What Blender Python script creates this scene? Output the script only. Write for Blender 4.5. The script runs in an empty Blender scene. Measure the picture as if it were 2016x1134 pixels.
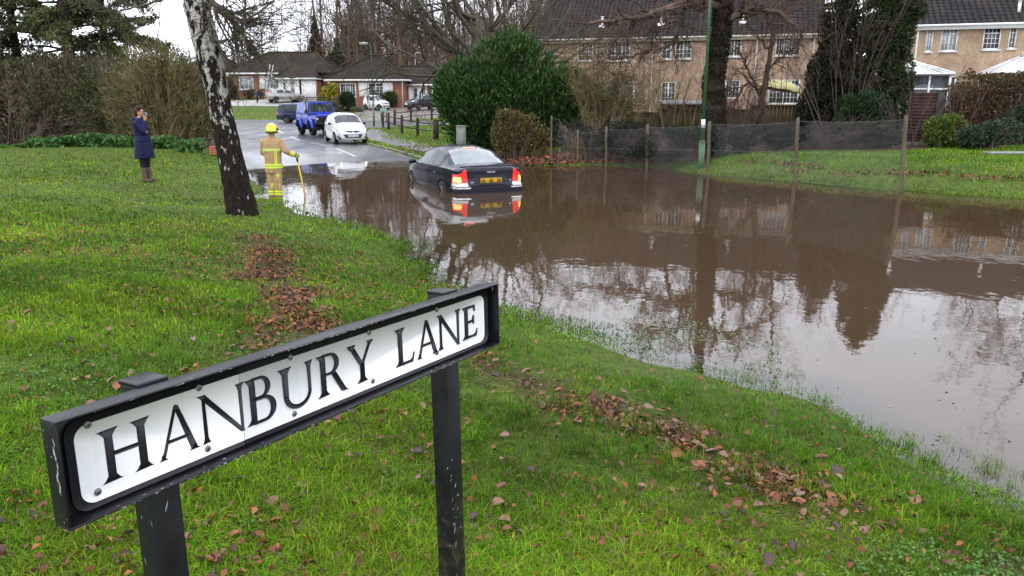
import bpy, bmesh, math, random
import numpy as np
from mathutils import Vector, Matrix

S = bpy.context.scene
COL = S.collection
R = math.radians
# ------------------------------------------------------------------ camera, sky, sun, exposure
CAM_H, FPX, HORIZON = 2.2, 1500.0, 200.0
PITCH = math.atan((567 - HORIZON) / FPX)
cam_data = bpy.data.cameras.new("camera")
cam_data.sensor_width = 36.0
cam_data.lens = FPX / 2016 * 36
cam_data.clip_start = 0.05
cam_data.clip_end = 3000
cam = bpy.data.objects.new("camera", cam_data)
cam.location = (0, 0, CAM_H)
cam.rotation_euler = (math.pi / 2 - PITCH, 0, 0)
COL.objects.link(cam)
S.camera = cam

SUN_EL, SUN_AZ = R(48), R(200)
world = bpy.data.worlds.new("World")
S.world = world
world.use_nodes = True
wn = world.node_tree
wn.nodes.clear()
w_out = wn.nodes.new("ShaderNodeOutputWorld")
w_bg = wn.nodes.new("ShaderNodeBackground")
w_sky = wn.nodes.new("ShaderNodeTexSky")
w_sky.sky_type = 'NISHITA'
w_sky.sun_disc = False
w_sky.sun_elevation = SUN_EL
w_sky.sun_rotation = SUN_AZ
w_sky.air_density = 1.0
w_sky.dust_density = 1.0
w_sky.ozone_density = 1.0
w_hsv = wn.nodes.new("ShaderNodeHueSaturation")      # an overcast sky is nearly colourless
w_hsv.inputs['Saturation'].default_value = 0.10
w_tc = wn.nodes.new("ShaderNodeTexCoord")
w_map = wn.nodes.new("ShaderNodeMapping")
w_map.inputs['Scale'].default_value = (1.0, 1.0, 2.6)
w_noise = wn.nodes.new("ShaderNodeTexNoise")
w_noise.inputs['Scale'].default_value = 2.2
w_noise.inputs['Detail'].default_value = 5
w_ramp = wn.nodes.new("ShaderNodeMapRange")
w_ramp.inputs['From Min'].default_value = 0.3
w_ramp.inputs['From Max'].default_value = 0.7
w_ramp.inputs['To Min'].default_value = 0.86
w_ramp.inputs['To Max'].default_value = 1.12
w_mul = wn.nodes.new("ShaderNodeMix")
w_mul.data_type = 'RGBA'
w_mul.blend_type = 'MULTIPLY'
w_mul.inputs['Factor'].default_value = 1.0
wn.links.new(w_tc.outputs['Generated'], w_map.inputs['Vector'])
wn.links.new(w_map.outputs['Vector'], w_noise.inputs['Vector'])
wn.links.new(w_noise.outputs['Fac'], w_ramp.inputs['Value'])
wn.links.new(w_sky.outputs['Color'], w_hsv.inputs['Color'])
w_cloud = wn.nodes.new("ShaderNodeMix")               # a closed cloud sheet over it
w_cloud.data_type = 'RGBA'
w_cloud.inputs['Factor'].default_value = 0.8
w_cloud.inputs['B'].default_value = (6.85, 7.2, 8.1, 1)
wn.links.new(w_hsv.outputs['Color'], w_cloud.inputs['A'])
wn.links.new(w_cloud.outputs['Result'], w_mul.inputs['A'])
wn.links.new(w_ramp.outputs['Result'], w_mul.inputs['B'])
wn.links.new(w_mul.outputs['Result'], w_bg.inputs['Color'])
w_bg.inputs['Strength'].default_value = 0.13
wn.links.new(w_bg.outputs['Background'], w_out.inputs['Surface'])

sun_data = bpy.data.lights.new("sun", 'SUN')
sun_data.energy = 0.5
sun_data.angle = R(120)
sun_data.color = (1.0, 0.97, 0.93)
sun = bpy.data.objects.new("sun", sun_data)
sun.rotation_euler = (math.pi / 2 - SUN_EL, 0, math.pi - SUN_AZ)
COL.objects.link(sun)

S.view_settings.view_transform = 'Standard'
S.view_settings.look = 'None'
S.view_settings.exposure = 1.4
S.view_settings.gamma = 1
S.cycles.max_bounces = 8
S.cycles.transparent_max_bounces = 16
S.cycles.caustics_reflective = False
S.cycles.caustics_refractive = False
S.cycles.sample_clamp_indirect = 4

# ------------------------------------------------------------------ picking points of the place
_F = np.array([0, math.cos(PITCH), -math.sin(PITCH)])
_U = np.array([0, math.sin(PITCH), math.cos(PITCH)])
def ray(px, py):
    return _F + (px - 1008) / FPX * np.array([1., 0, 0]) - (py - 567) / FPX * _U
def atY(px, py, Y):
    d = ray(px, py)
    return np.array([0, 0, CAM_H]) + d * (Y / d[1])
def atZ(px, py, z=0.0):
    d = ray(px, py)
    return np.array([0, 0, CAM_H]) + d * ((z - CAM_H) / d[2])

# ------------------------------------------------------------------ materials
def new_mat(name):
    m = bpy.data.materials.new(name)
    m.use_nodes = True
    nt = m.node_tree
    return m, nt, nt.nodes['Principled BSDF']
def L(nt, a, b):
    nt.links.new(a, b)
def coord(nt, kind='Object', scale=None):
    t = nt.nodes.new('ShaderNodeTexCoord')
    if scale is None:
        return t.outputs[kind]
    m = nt.nodes.new('ShaderNodeMapping')
    m.inputs['Scale'].default_value = scale
    L(nt, t.outputs[kind], m.inputs['Vector'])
    return m.outputs['Vector']
def noise(nt, vec, scale, detail=4, rough=0.55):
    n = nt.nodes.new('ShaderNodeTexNoise')
    n.inputs['Scale'].default_value = scale
    n.inputs['Detail'].default_value = detail
    n.inputs['Roughness'].default_value = rough
    L(nt, vec, n.inputs['Vector'])
    return n.outputs['Fac']
def ramp(nt, fac, stops, interp='LINEAR'):
    r = nt.nodes.new('ShaderNodeValToRGB')
    r.color_ramp.interpolation = interp
    e = r.color_ramp.elements
    while len(e) < len(stops):
        e.new(0.5)
    for i, (p, c) in enumerate(stops):
        e[i].position = p
        if not isinstance(c, (tuple, list)):
            c = (c, c, c)
        e[i].color = (*c[:3], 1)
    L(nt, fac, r.inputs['Fac'])
    return r.outputs['Color']
def mixc(nt, fac, a, b, mode='MIX'):
    m = nt.nodes.new('ShaderNodeMix')
    m.data_type = 'RGBA'
    m.blend_type = mode
    for sock, v in (('Factor', fac), ('A', a), ('B', b)):
        if isinstance(v, (int, float)):
            m.inputs[sock].default_value = v
        elif isinstance(v, tuple):
            m.inputs[sock].default_value = (*v[:3], 1)
        else:
            L(nt, v, m.inputs[sock])
    return m.outputs['Result']
def mth(nt, op, a, b=None, clamp=False):
    m = nt.nodes.new('ShaderNodeMath')
    m.operation = op
    m.use_clamp = clamp
    for i, v in enumerate((a, b)):
        if v is None:
            continue
        if isinstance(v, (int, float)):
            m.inputs[i].default_value = v
        else:
            L(nt, v, m.inputs[i])
    return m.outputs[0]
def bump(nt, bsdf, height, strength=0.3, dist=0.02):
    b = nt.nodes.new('ShaderNodeBump')
    b.inputs['Strength'].default_value = strength
    b.inputs['Distance'].default_value = dist
    L(nt, height, b.inputs['Height'])
    L(nt, b.outputs['Normal'], bsdf.inputs['Normal'])
def simple(name, c1, c2=None, scale=8, rough=0.6, metal=0.0, bmp=0.0, bscale=None, coat=0.0, spec=0.3, kind='Object', stretch=None, rough2=None):
    m, nt, b = new_mat(name)
    v = coord(nt, kind, stretch)
    f = noise(nt, v, scale)
    if c2 is None:
        c2 = tuple(x * 0.8 for x in c1)
    L(nt, ramp(nt, f, [(0.32, c1), (0.68, c2)]), b.inputs['Base Color'])
    b.inputs['Roughness'].default_value = rough
    if rough2 is not None:
        L(nt, ramp(nt, noise(nt, v, scale * 1.7), [(0.35, rough), (0.65, rough2)]), b.inputs['Roughness'])
    b.inputs['Metallic'].default_value = metal
    b.inputs['Specular IOR Level'].default_value = spec
    b.inputs['Coat Weight'].default_value = coat
    b.inputs['Coat Roughness'].default_value = 0.05
    if bmp:
        bump(nt, b, noise(nt, v, bscale or scale * 4, 3), bmp)
    return m
def attr_mat(name, rough=0.6, trans=0.0, spec=0.1, mottle=None, attr='Col'):
    """colour carried by each blade or leaf (its own colour, as grown)"""
    m, nt, b = new_mat(name)
    a = nt.nodes.new('ShaderNodeAttribute')
    a.attribute_name = attr
    c = a.outputs['Color']
    if mottle:
        f = noise(nt, coord(nt, 'Object'), mottle, 3)
        c = mixc(nt, 1.0, c, ramp(nt, f, [(0.3, 0.75), (0.7, 1.2)]), 'MULTIPLY')
    L(nt, c, b.inputs['Base Color'])
    b.inputs['Roughness'].default_value = rough
    b.inputs['Specular IOR Level'].default_value = spec
    if trans:
        t = nt.nodes.new('ShaderNodeBsdfTranslucent')
        L(nt, c, t.inputs['Color'])
        mx = nt.nodes.new('ShaderNodeMixShader')
        mx.inputs['Fac'].default_value = trans
        L(nt, b.outputs['BSDF'], mx.inputs[1])
        L(nt, t.outputs['BSDF'], mx.inputs[2])
        L(nt, mx.outputs['Shader'], nt.nodes['Material Output'].inputs['Surface'])
    return m

# ------------------------------------------------------------------ mesh building
def rot_z(a):
    c, s = math.cos(a), math.sin(a)
    return np.array([[c, -s, 0], [s, c, 0], [0, 0, 1.]])
def frame_of(d):
    d = np.asarray(d, float)
    d = d / (np.linalg.norm(d, axis=-1, keepdims=True) + 1e-9)
    up = np.where(np.abs(d[..., 2:3]) > 0.95, np.array([1., 0, 0]), np.array([0, 0, 1.]))
    u = np.cross(up, d)
    u /= np.linalg.norm(u, axis=-1, keepdims=True) + 1e-9
    return d, u, np.cross(d, u)
class MB:
    def __init__(s):
        s.V, s.Q, s.T, s.n = [], [], [], 0
        s.qm, s.tm, s.C = [], [], []
    def add(s, V, Q=None, T=None, mi=0, col=None):
        V = np.asarray(V, float).reshape(-1, 3)
        if Q is not None and len(Q):
            Q = np.asarray(Q, int).reshape(-1, 4)
            s.Q.append(Q + s.n)
            s.qm.append(np.full(len(Q), mi) if np.isscalar(mi) else np.asarray(mi))
        if T is not None and len(T):
            T = np.asarray(T, int).reshape(-1, 3)
            s.T.append(T + s.n)
            s.tm.append(np.full(len(T), mi if np.isscalar(mi) else 0))
        s.V.append(V)
        if col is None:
            col = (1, 1, 1)
        col = np.asarray(col, float)
        s.C.append(np.broadcast_to(col, (len(V), 3)) if col.ndim == 1 else col)
        s.n += len(V)
    def box(s, c, d, rot=None, mi=0, col=None, taper=1.0):
        x, y, z = np.array(d) / 2.0
        V = np.array([[-x, -y, -z], [x, -y, -z], [x, y, -z], [-x, y, -z],
                      [-x * taper, -y * taper, z], [x * taper, -y * taper, z], [x * taper, y * taper, z], [-x * taper, y * taper, z]])
        if rot is not None:
            V = V @ np.asarray(rot).T
        s.add(V + np.array(c), [[0, 3, 2, 1], [4, 5, 6, 7], [0, 1, 5, 4], [1, 2, 6, 5], [2, 3, 7, 6], [3, 0, 4, 7]], mi=mi, col=col)
    def bbox(s, c, d, b=0.01, rot=None, mi=0):
        """a box with bevelled edges"""
        bm = bmesh.new()
        bmesh.ops.create_cube(bm, size=1.0)
        for v in bm.verts:
            v.co = Vector((v.co.x * d[0], v.co.y * d[1], v.co.z * d[2]))
        bmesh.ops.bevel(bm, geom=bm.edges[:], offset=b, segments=2, affect='EDGES', profile=0.6)
        s.from_bm(bm, c, rot, mi)
    def from_bm(s, bm, c=(0, 0, 0), rot=None, mi=0):
        bmesh.ops.triangulate(bm, faces=[f for f in bm.faces if len(f.verts) > 4])
        bm.verts.index_update()
        V = np.array([v.co[:] for v in bm.verts])
        if rot is not None:
            V = V @ np.asarray(rot).T
        Q = [[v.index for v in f.verts] for f in bm.faces if len(f.verts) == 4]
        T = [[v.index for v in f.verts] for f in bm.faces if len(f.verts) == 3]
        s.add(V + np.array(c), Q, T, mi)
        bm.free()
    def tube(s, P, r, k=8, caps=True, mi=0, col=None, flat=1.0):
        P = np.asarray(P, float)
        n = len(P)
        r = np.broadcast_to(np.asarray(r, float), (n,))
        D = np.gradient(P, axis=0)
        d, u, v = frame_of(D)
        for i in range(1, n):                      # keep the frame from twisting
            uu = u[i - 1] - d[i] * np.dot(u[i - 1], d[i])
            u[i] = uu / (np.linalg.norm(uu) + 1e-9)
            v[i] = np.cross(d[i], u[i])
        a = np.arange(k) * 2 * math.pi / k
        ring = np.cos(a)[None, :, None] * u[:, None, :] + flat * np.sin(a)[None, :, None] * v[:, None, :]
        V = P[:, None, :] + ring * r[:, None, None]
        i, j = np.meshgrid(np.arange(n - 1), np.arange(k), indexing='ij')
        jn = (j + 1) % k
        Q = np.stack([i * k + j, i * k + jn, (i + 1) * k + jn, (i + 1) * k + j], -1).reshape(-1, 4)
        V = V.reshape(-1, 3)
        T = []
        if caps:
            V = np.vstack([V, P[0], P[-1]])
            for q in range(k):
                T.append([n * k, (q + 1) % k, q])
                T.append([n * k + 1, (n - 1) * k + q, (n - 1) * k + (q + 1) % k])
        s.add(V, Q, T, mi, col)
    def segs(s, P0, P1, r0, r1, k=4, mi=0, col=None):
        """many separate tapered sticks at once"""
        P0, P1 = np.asarray(P0, float), np.asarray(P1, float)
        n = len(P0)
        if not n:
            return
        d, u, v = frame_of(P1 - P0)
        a = np.arange(k) * 2 * math.pi / k
        ring = np.cos(a)[None, :, None] * u[:, None, :] + np.sin(a)[None, :, None] * v[:, None, :]
        V = np.concatenate([P0[:, None] + ring * np.asarray(r0).reshape(-1, 1, 1), P1[:, None] + ring * np.asarray(r1).reshape(-1, 1, 1)], 1)
        j = np.arange(k)
        q = np.stack([j, (j + 1) % k, (j + 1) % k + k, j + k], -1)
        Q = (np.arange(n)[:, None, None] * 2 * k + q[None]).reshape(-1, 4)
        if col is not None:
            col = np.asarray(col, float)
            if col.ndim == 2:
                col = np.repeat(col, 2 * k, 0)
        s.add(V.reshape(-1, 3), Q, None, mi, col)
    def lathe(s, prof, c=(0, 0, 0), k=20, axis='z', mi=0, rot=None, close=False):
        prof = np.asarray(prof, float)
        n = len(prof)
        a = np.arange(k) * 2 * math.pi / k
        V = np.stack([prof[:, 0:1] * np.cos(a), prof[:, 0:1] * np.sin(a), np.repeat(prof[:, 1:2], k, 1)], -1).reshape(-1, 3)
        if axis == 'y':
            V = V[:, [0, 2, 1]] * np.array([1, -1, 1])
        if axis == 'x':
            V = V[:, [2, 0, 1]]
        if rot is not None:
            V = V @ np.asarray(rot).T
        i, j = np.meshgrid(np.arange(n - 1), np.arange(k), indexing='ij')
        jn = (j + 1) % k
        Q = np.stack([i * k + j, i * k + jn, (i + 1) * k + jn, (i + 1) * k + j], -1).reshape(-1, 4)
        s.add(V + np.array(c), Q, None, mi)
    def prism(s, poly, y0, y1, mi=0, M=None):
        """outline in (x, z), thick along y from y0 to y1"""
        poly = [(float(a), float(b)) for a, b in poly]
        from mathutils.geometry import tessellate_polygon
        tris = tessellate_polygon([[Vector((a, b, 0)) for a, b in poly]])
        n = len(poly)
        V = np.array([(a, y0, b) for a, b in poly] + [(a, y1, b) for a, b in poly])
        T = [t for t in tris] + [tuple(i + n for i in t[::-1]) for t in tris]
        Q = [(i, (i + 1) % n, (i + 1) % n + n, i + n) for i in range(n)]
        if M is not None:
            V = V @ np.asarray(M)[:3, :3].T + np.asarray(M)[:3, 3]
        s.add(V, Q, T, mi)
    def poly(s, pts, mi=0):
        """one flat polygon"""
        from mathutils.geometry import tessellate_polygon
        tris = tessellate_polygon([[Vector(p) for p in pts]])
        s.add(pts, None, list(tris), mi)
    def cards(s, C, size, asp=1.0, nrm=None, rng=None, col=None, bend=0.0, axis=None, mi=0):
        """many small leaf faces; nrm/axis steer them"""
        n = len(C)
        size = np.broadcast_to(np.asarray(size, float), (n,))
        if axis is None:
            axis = rng.normal(size=(n, 3))
        axis = axis / (np.linalg.norm(axis, axis=1, keepdims=True) + 1e-9)
        if nrm is None:
            nrm = rng.normal(size=(n, 3))
        b = np.cross(nrm, axis)
        b /= np.linalg.norm(b, axis=1, keepdims=True) + 1e-9
        h = size[:, None]
        V = np.stack([C - axis * h * .5, C + b * h * .5 * asp, C + axis * h * .5, C - b * h * .5 * asp], 1)
        if bend:
            nn = np.cross(axis, b)
            V[:, 1] += nn * h * bend
            V[:, 3] += nn * h * bend
        Q = np.arange(4 * n).reshape(n, 4)
        if col is not None:
            col = np.asarray(col, float)
            if col.ndim == 2:
                col = np.repeat(col, 4, 0)
        s.add(V.reshape(-1, 3), Q, None, mi, col)
    def build(s, name, mats, parent=None, smooth=False, col=False):
        me = bpy.data.meshes.new(name)
        V = np.concatenate(s.V) if s.V else np.zeros((0, 3))
        Q = np.concatenate(s.Q) if s.Q else np.zeros((0, 4), int)
        T = np.concatenate(s.T) if s.T else np.zeros((0, 3), int)
        me.vertices.add(len(V))
        me.vertices.foreach_set('co', V.astype(np.float32).ravel())
        me.loops.add(Q.size + T.size)
        me.loops.foreach_set('vertex_index', np.concatenate([Q.ravel(), T.ravel()]).astype(np.int32))
        me.polygons.add(len(Q) + len(T))
        st = np.concatenate([np.arange(len(Q)) * 4, Q.size + np.arange(len(T)) * 3]).astype(np.int32)
        me.polygons.foreach_set('loop_start', st)
        mi = np.concatenate([np.concatenate(s.qm) if s.qm else np.zeros(0), np.concatenate(s.tm) if s.tm else np.zeros(0)]).astype(np.int32)
        if not isinstance(mats, (list, tuple)):
            mats = [mats]
        for m in mats:
            me.materials.append(m)
        me.polygons.foreach_set('material_index', mi)
        if col:
            a = me.attributes.new('Col', 'FLOAT_COLOR', 'POINT')
            c = np.ones((len(V), 4), np.float32)
            c[:, :3] = np.concatenate(s.C)
            a.data.foreach_set('color', c.ravel())
        me.update(calc_edges=True)
        if smooth:
            me.polygons.foreach_set('use_smooth', np.ones(len(me.polygons), bool))
        o = bpy.data.objects.new(name, me)
        COL.objects.link(o)
        if parent is not None:
            o.parent = parent
        return o
def sharpen(o, ang=35):
    me = o.data
    me.polygons.foreach_set('use_smooth', np.ones(len(me.polygons), bool))
    me.set_sharp_from_angle(angle=R(ang))
    return o
def tag(o, label, cat, group=None, kind=None):
    o['label'] = label
    o['category'] = cat
    if group:
        o['group'] = group
    if kind:
        o['kind'] = kind
    return o
def struct(o, kind='structure'):
    o['kind'] = kind
    return o
def thing(name, label, cat, loc=(0, 0, 0), rz=0.0, group=None):
    o = bpy.data.objects.new(name, None)
    o.empty_display_size = 0.2
    COL.objects.link(o)
    o.location = loc
    o.rotation_euler = (0, 0, rz)
    return tag(o, label, cat, group)
def copy_thing(o, loc, rz=0.0, scale=1.0, label=None):
    kids = [(c, list(c.children)) for c in o.children]
    c = o.copy()
    COL.objects.link(c)
    c.location, c.rotation_euler = loc, (0, 0, rz)
    c.scale = (scale,) * 3 if np.isscalar(scale) else scale
    if label:
        c['label'] = label
    for k, gk in kids:
        d = k.copy()
        COL.objects.link(d)
        d.parent = c
        for g in gk:
            e = g.copy()
            COL.objects.link(e)
            e.parent = d
    return c
# ================================================================== the lie of the land
LEFT_WL = [(485,340),(492,349),(505,362),(520,378),(535,392),(560,405),(600,425),(640,432),(700,455),(760,478),(790,490),(775,500),(815,535),(830,555),(880,575),(940,600),(1000,625),(1100,660),(1200,690),(1300,720),(1400,745),(1480,765),(1560,785),(1620,808),(1700,852),(1760,893),(1800,921),(1900,970),(2016,1022)]
FAR_WL = [(485,330),(560,326),(640,321),(740,318),(835,317)]
RIGHT_WL = [(900,318),(1000,322),(1050,326),(1200,326),(1290,329),(1370,339),(1470,348),(1570,358),(1780,374),(2016,391)]
lw = np.array([atZ(*p)[:2] for p in LEFT_WL])
fw = np.array([atZ(*p)[:2] for p in FAR_WL])
rw = np.array([atZ(*p)[:2] for p in RIGHT_WL])
lw = np.vstack([lw, [(3.4, 3.0), (4.2, 1.2), (5.4, -1.5)]])
rw = np.vstack([rw, [(15.5, 15.0), (20, 10), (24, 2)]])
def _normals(P):
    d = np.gradient(P, axis=0)
    n = np.stack([-d[:, 1], d[:, 0]], 1)
    return n / np.linalg.norm(n, axis=1, keepdims=True)
ln, rn = -_normals(lw), _normals(rw)          # landward
ctrl = [(x, y, 0.0) for x, y in np.vstack([lw, fw, rw])]
sc = np.clip(np.linalg.norm(lw, axis=1) * 0.07, .35, 1.3)
for (p, n, s_) in zip(lw[::2], ln[::2], sc[::2]):
    a, b = p - n * s_ * 1.2, p + n * s_
    if p[1] < 13:
        ctrl += [(a[0], a[1], -.035 - .05 * s_)]
    ctrl += [(b[0], b[1], .10 + .03 * s_)]
for p, n in zip(rw[3:], rn[3:]):
    a, b, c = p - n * 1.5, p + n * 1.0, p + n * 3.5
    ctrl += [(a[0], a[1], -.2), (b[0], b[1], .26), (c[0], c[1], .52)]
ctrl += [(-.4, 1.8, .60), (0, 2.5, .50), (-1.9, 2.5, .62), (0, 0, .66), (1.9, 2.6, .36), (-4.92, 13.83, .20), (-8.75, 18.36, .33), (-19.7, 29.8, .45), (-10.95, 27.4, .42),
         (-12, 20, .45), (-8, 10, .5), (-15, 10, .6), (-4, 6, .5), (-2.2, 8, .30), (-30, 20, .7), (-6, 0, .75), (3, -3, .6), (-5.69, 18.37, -.10), (-3, 10.5, .28), (-1.2, 4.5, .52), (1.2, 4.2, .27),
         (-1, 19, -.3), (3, 15, -.4), (4.5, 9, -.3), (0, 12.5, -.25), (4, 20, -.4), (8, 15, -.4), (0, 24, -.3), (6, 5, -.3), (10, 10, -.4), (15, 10, -.35), (9, 0, -.35), (-3.2, 19, -.22), (-3, 26, -.12), (-6, 24, -.10), (14, 0, -.35),
         (-14, 40, .12), (-8, 40, .12), (-3, 40, .16), (-17, 50, .20), (-10, 50, .20), (-4, 50, .28), (-25, 60, .40), (-15, 60, .40), (-6, 60, .44), (6, 60, .6), (-40, 60, .5),
         (-45, 72, .55), (-30, 72, .52), (-15, 72, .50), (-5, 73, .55), (8, 72, .7), (-30, 80, 1.45), (-20, 80, 1.05), (-10, 79, .95),
         (-30, 92, 2.55), (-24, 90, 2.35), (-20, 90, 1.95), (-15, 87, 1.62), (-8, 87, 1.55), (-25, 86.5, 2.02), (-45, 92, 2.8), (5, 88, 1.6),
         (-20, 110, 2.5), (-50, 130, 3.5), (20, 130, 3.), (-20, 200, 6), (60, 200, 6), (-120, 200, 7), (3, 35, .42), (8, 34, .6), (0, 33, .25), (10, 23.6, .5), (12.7, 21.6, .56), (17, 21.5, .62), (8, 26, .46), (16.5, 25, .6), (24, 26, .7),
         (3, 52, 1.3), (19, 48, 1.3), (22, 42.5, 1.2), (34, 40, 1.2), (14, 38, .95), (60, 40, 1.5), (60, 0, 1.), (30, -30, .8), (-60, -30, 1.2), (-60, 60, 1.), (0, -60, 1.), (200, 100, 4), (-200, 60, 3), (-300, 400, 14), (300, 400, 14), (0, 420, 15), (-300, -200, 2), (300, -200, 2)]
ctrl = np.array(ctrl)
def _tps(r2):
    return 0.5 * r2 * np.log(r2 + 1e-9)
_n = len(ctrl)
_d2 = ((ctrl[:, None, :2] - ctrl[None, :, :2]) ** 2).sum(-1)
_A = np.zeros((_n + 3, _n + 3))
_A[:_n, :_n] = _tps(_d2) + np.eye(_n) * 0.04
_A[:_n, _n] = 1
_A[:_n, _n + 1:] = ctrl[:, :2]
_A[_n:, :_n] = _A[:_n, _n:].T
_w = np.linalg.solve(_A, np.concatenate([ctrl[:, 2], [0, 0, 0]]))
def ground_z(x, y):
    x, y = np.asarray(x, float), np.asarray(y, float)
    sh = x.shape
    P = np.stack([x.ravel(), y.ravel()], 1)
    out = np.empty(len(P))
    for i in range(0, len(P), 20000):
        p = P[i:i + 20000]
        d2 = ((p[:, None] - ctrl[None, :, :2]) ** 2).sum(-1)
        out[i:i + 20000] = _tps(d2) @ _w[:_n] + _w[_n] + p @ _w[_n + 1:]
    bumps = .012 * np.sin(P[:, 0] * 3.1 + 1.3 * np.sin(P[:, 1] * 1.7)) * np.sin(P[:, 1] * 2.7 + np.sin(P[:, 0] * 1.9))
    rr = np.hypot(P[:, 0], P[:, 1])
    out += bumps * np.clip((26 - rr) / 10, 0, 1)
    return out.reshape(sh)
def gz(x, y):
    return float(ground_z(np.array([x]), np.array([y]))[0])
def hit(px, py):
    """the spot on the ground seen at a picture point"""
    d = ray(px, py)
    t = np.concatenate([np.linspace(1.5, 40, 600), np.linspace(40.2, 160, 600)])
    P = np.array([0, 0, CAM_H]) + d[None] * t[:, None]
    g = np.maximum(ground_z(P[:, 0], P[:, 1]), -9)
    k = np.argmax(P[:, 2] < g)
    return np.array([P[k, 0], P[k, 1], g[k]])
def inside(poly, x, y):
    poly = np.asarray(poly)
    x, y = np.asarray(x), np.asarray(y)
    r = np.zeros(x.shape, bool)
    j = len(poly) - 1
    for i in range(len(poly)):
        xi, yi, xj, yj = *poly[i], *poly[j]
        c = ((yi > y) != (yj > y)) & (x < (xj - xi) * (y - yi) / (yj - yi + 1e-12) + xi)
        r ^= c
        j = i
    return r

# road outlines on the ground
ROAD = [(-6.2, 19.5), (-7.9, 22.8), (-9.6, 27.6), (-13.2, 37), (-17.2, 47), (-21.0, 55), (-25, 59.5), (-32, 61.5), (-48, 62.5), (-70, 62.5), (-70, 73.5), (-40, 73.2), (-24, 72.6), (-10, 71.5), (10, 71.5), (40, 73), (40, 63), (10, 61), (-3, 60.3), (-8, 58.8), (-10.4, 55.5), (-10.7, 51.5), (-9.9, 46), (-7.7, 39.5), (-5.6, 34.3), (-3.9, 30.2), (-1.8, 27), (0.2, 25.2), (6, 20.5), (6, 19), (2, 16), (-2, 16)]
def ring_pts(P, step=1.0):
    P = np.asarray(P, float)
    out = []
    for a, b in zip(P, np.roll(P, -1, 0)):
        n = max(1, int(np.linalg.norm(b - a) / step))
        out += [a + (b - a) * t for t in np.arange(n) / n]
    return np.array(out)

# ---- one ground sheet, fine near the viewpoint and reaching the horizon
nr, na = 250, 288
rr_ = np.concatenate([[0.05], np.geomspace(0.5, 900, nr - 1)])
aa_ = np.arange(na) * 2 * math.pi / na
gx = rr_[:, None] * np.sin(aa_)[None]
gy = rr_[:, None] * np.cos(aa_)[None] + 0.4
gzv = ground_z(gx, gy)
far = np.clip((np.hypot(gx, gy) - 330) / 200, 0, 1)
gzv = gzv * (1 - far) + 12 * far
gzv = np.where(inside(ROAD, gx, gy), gzv - 0.05, gzv)
# ground cover mask: bare leaf mould under hedge and left shrubs
MOULD = [(-.6, 27.9), (1.5, 27.3), (3.6, 27.6), (4.8, 27.2), (5.2, 28.2), (9, 26.6), (13, 26.0), (17, 28.4), (26, 29.6), (26, 37), (16, 47), (-1, 47), (-1.5, 36), (-1.4, 30.5)]
SHRUB_FLOOR = [(-40, 31.5), (-22, 30.5), (-14, 30.2), (-11.4, 28.6), (-11.0, 31), (-12.5, 36), (-16, 45), (-20, 53), (-24, 58), (-60, 58), (-60, 31)]
g = MB()
i, j = np.meshgrid(np.arange(nr - 1), np.arange(na), indexing='ij')
jn = (j + 1) % na
Q = np.stack([i * na + j, (i + 1) * na + j, (i + 1) * na + jn, i * na + jn], -1).reshape(-1, 4)
mould = (inside(MOULD, gx, gy) | inside(SHRUB_FLOOR, gx, gy)).astype(float)
wood = (gy > 100).astype(float)
wet = np.clip(1 - np.abs(gzv) / .12, 0, 1) * (np.hypot(gx, gy) < 32)
g.add(np.stack([gx, gy, gzv], -1), Q, col=np.stack([np.maximum(mould, wood).ravel(), wet.ravel(), np.zeros(gx.size)], 1))
def ground_material():
    m, nt, b = new_mat("grass_and_soil")
    v = coord(nt, 'Object')
    a = nt.nodes.new('ShaderNodeAttribute')
    a.attribute_name = 'Col'
    sep = nt.nodes.new('ShaderNodeSeparateColor')
    L(nt, a.outputs['Color'], sep.inputs['Color'])
    big = noise(nt, v, 0.35, 4)
    fine = noise(nt, v, 9, 6, 0.7)
    grass = mixc(nt, big, ramp(nt, fine, [(0.3, (.020, .036, .004)), (0.5, (.048, .086, .006)), (0.72, (.10, .145, .013))]),
                 ramp(nt, fine, [(0.3, (.026, .036, .005)), (0.5, (.066, .092, .009)), (0.72, (.125, .140, .020))]))
    soil = ramp(nt, noise(nt, v, 14, 5, .7), [(0.3, (.018, .012, .007)), (0.55, (.05, .030, .016)), (0.75, (.11, .052, .026))])
    patch = ramp(nt, noise(nt, v, 1.3, 5, .62), [(0.60, 0.0), (0.74, 0.55)])
    f = mth(nt, 'MAXIMUM', patch, sep.outputs['Red'])
    L(nt, mixc(nt, f, grass, soil), b.inputs['Base Color'])
    b.inputs['Roughness'].default_value = 0.85
    b.inputs['Specular IOR Level'].default_value = 0.25
    bump(nt, b, noise(nt, v, 22, 5, .7), 0.7, 0.05)
    return m
ground = struct(g.build("ground", ground_material(), smooth=True, col=True))

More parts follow.
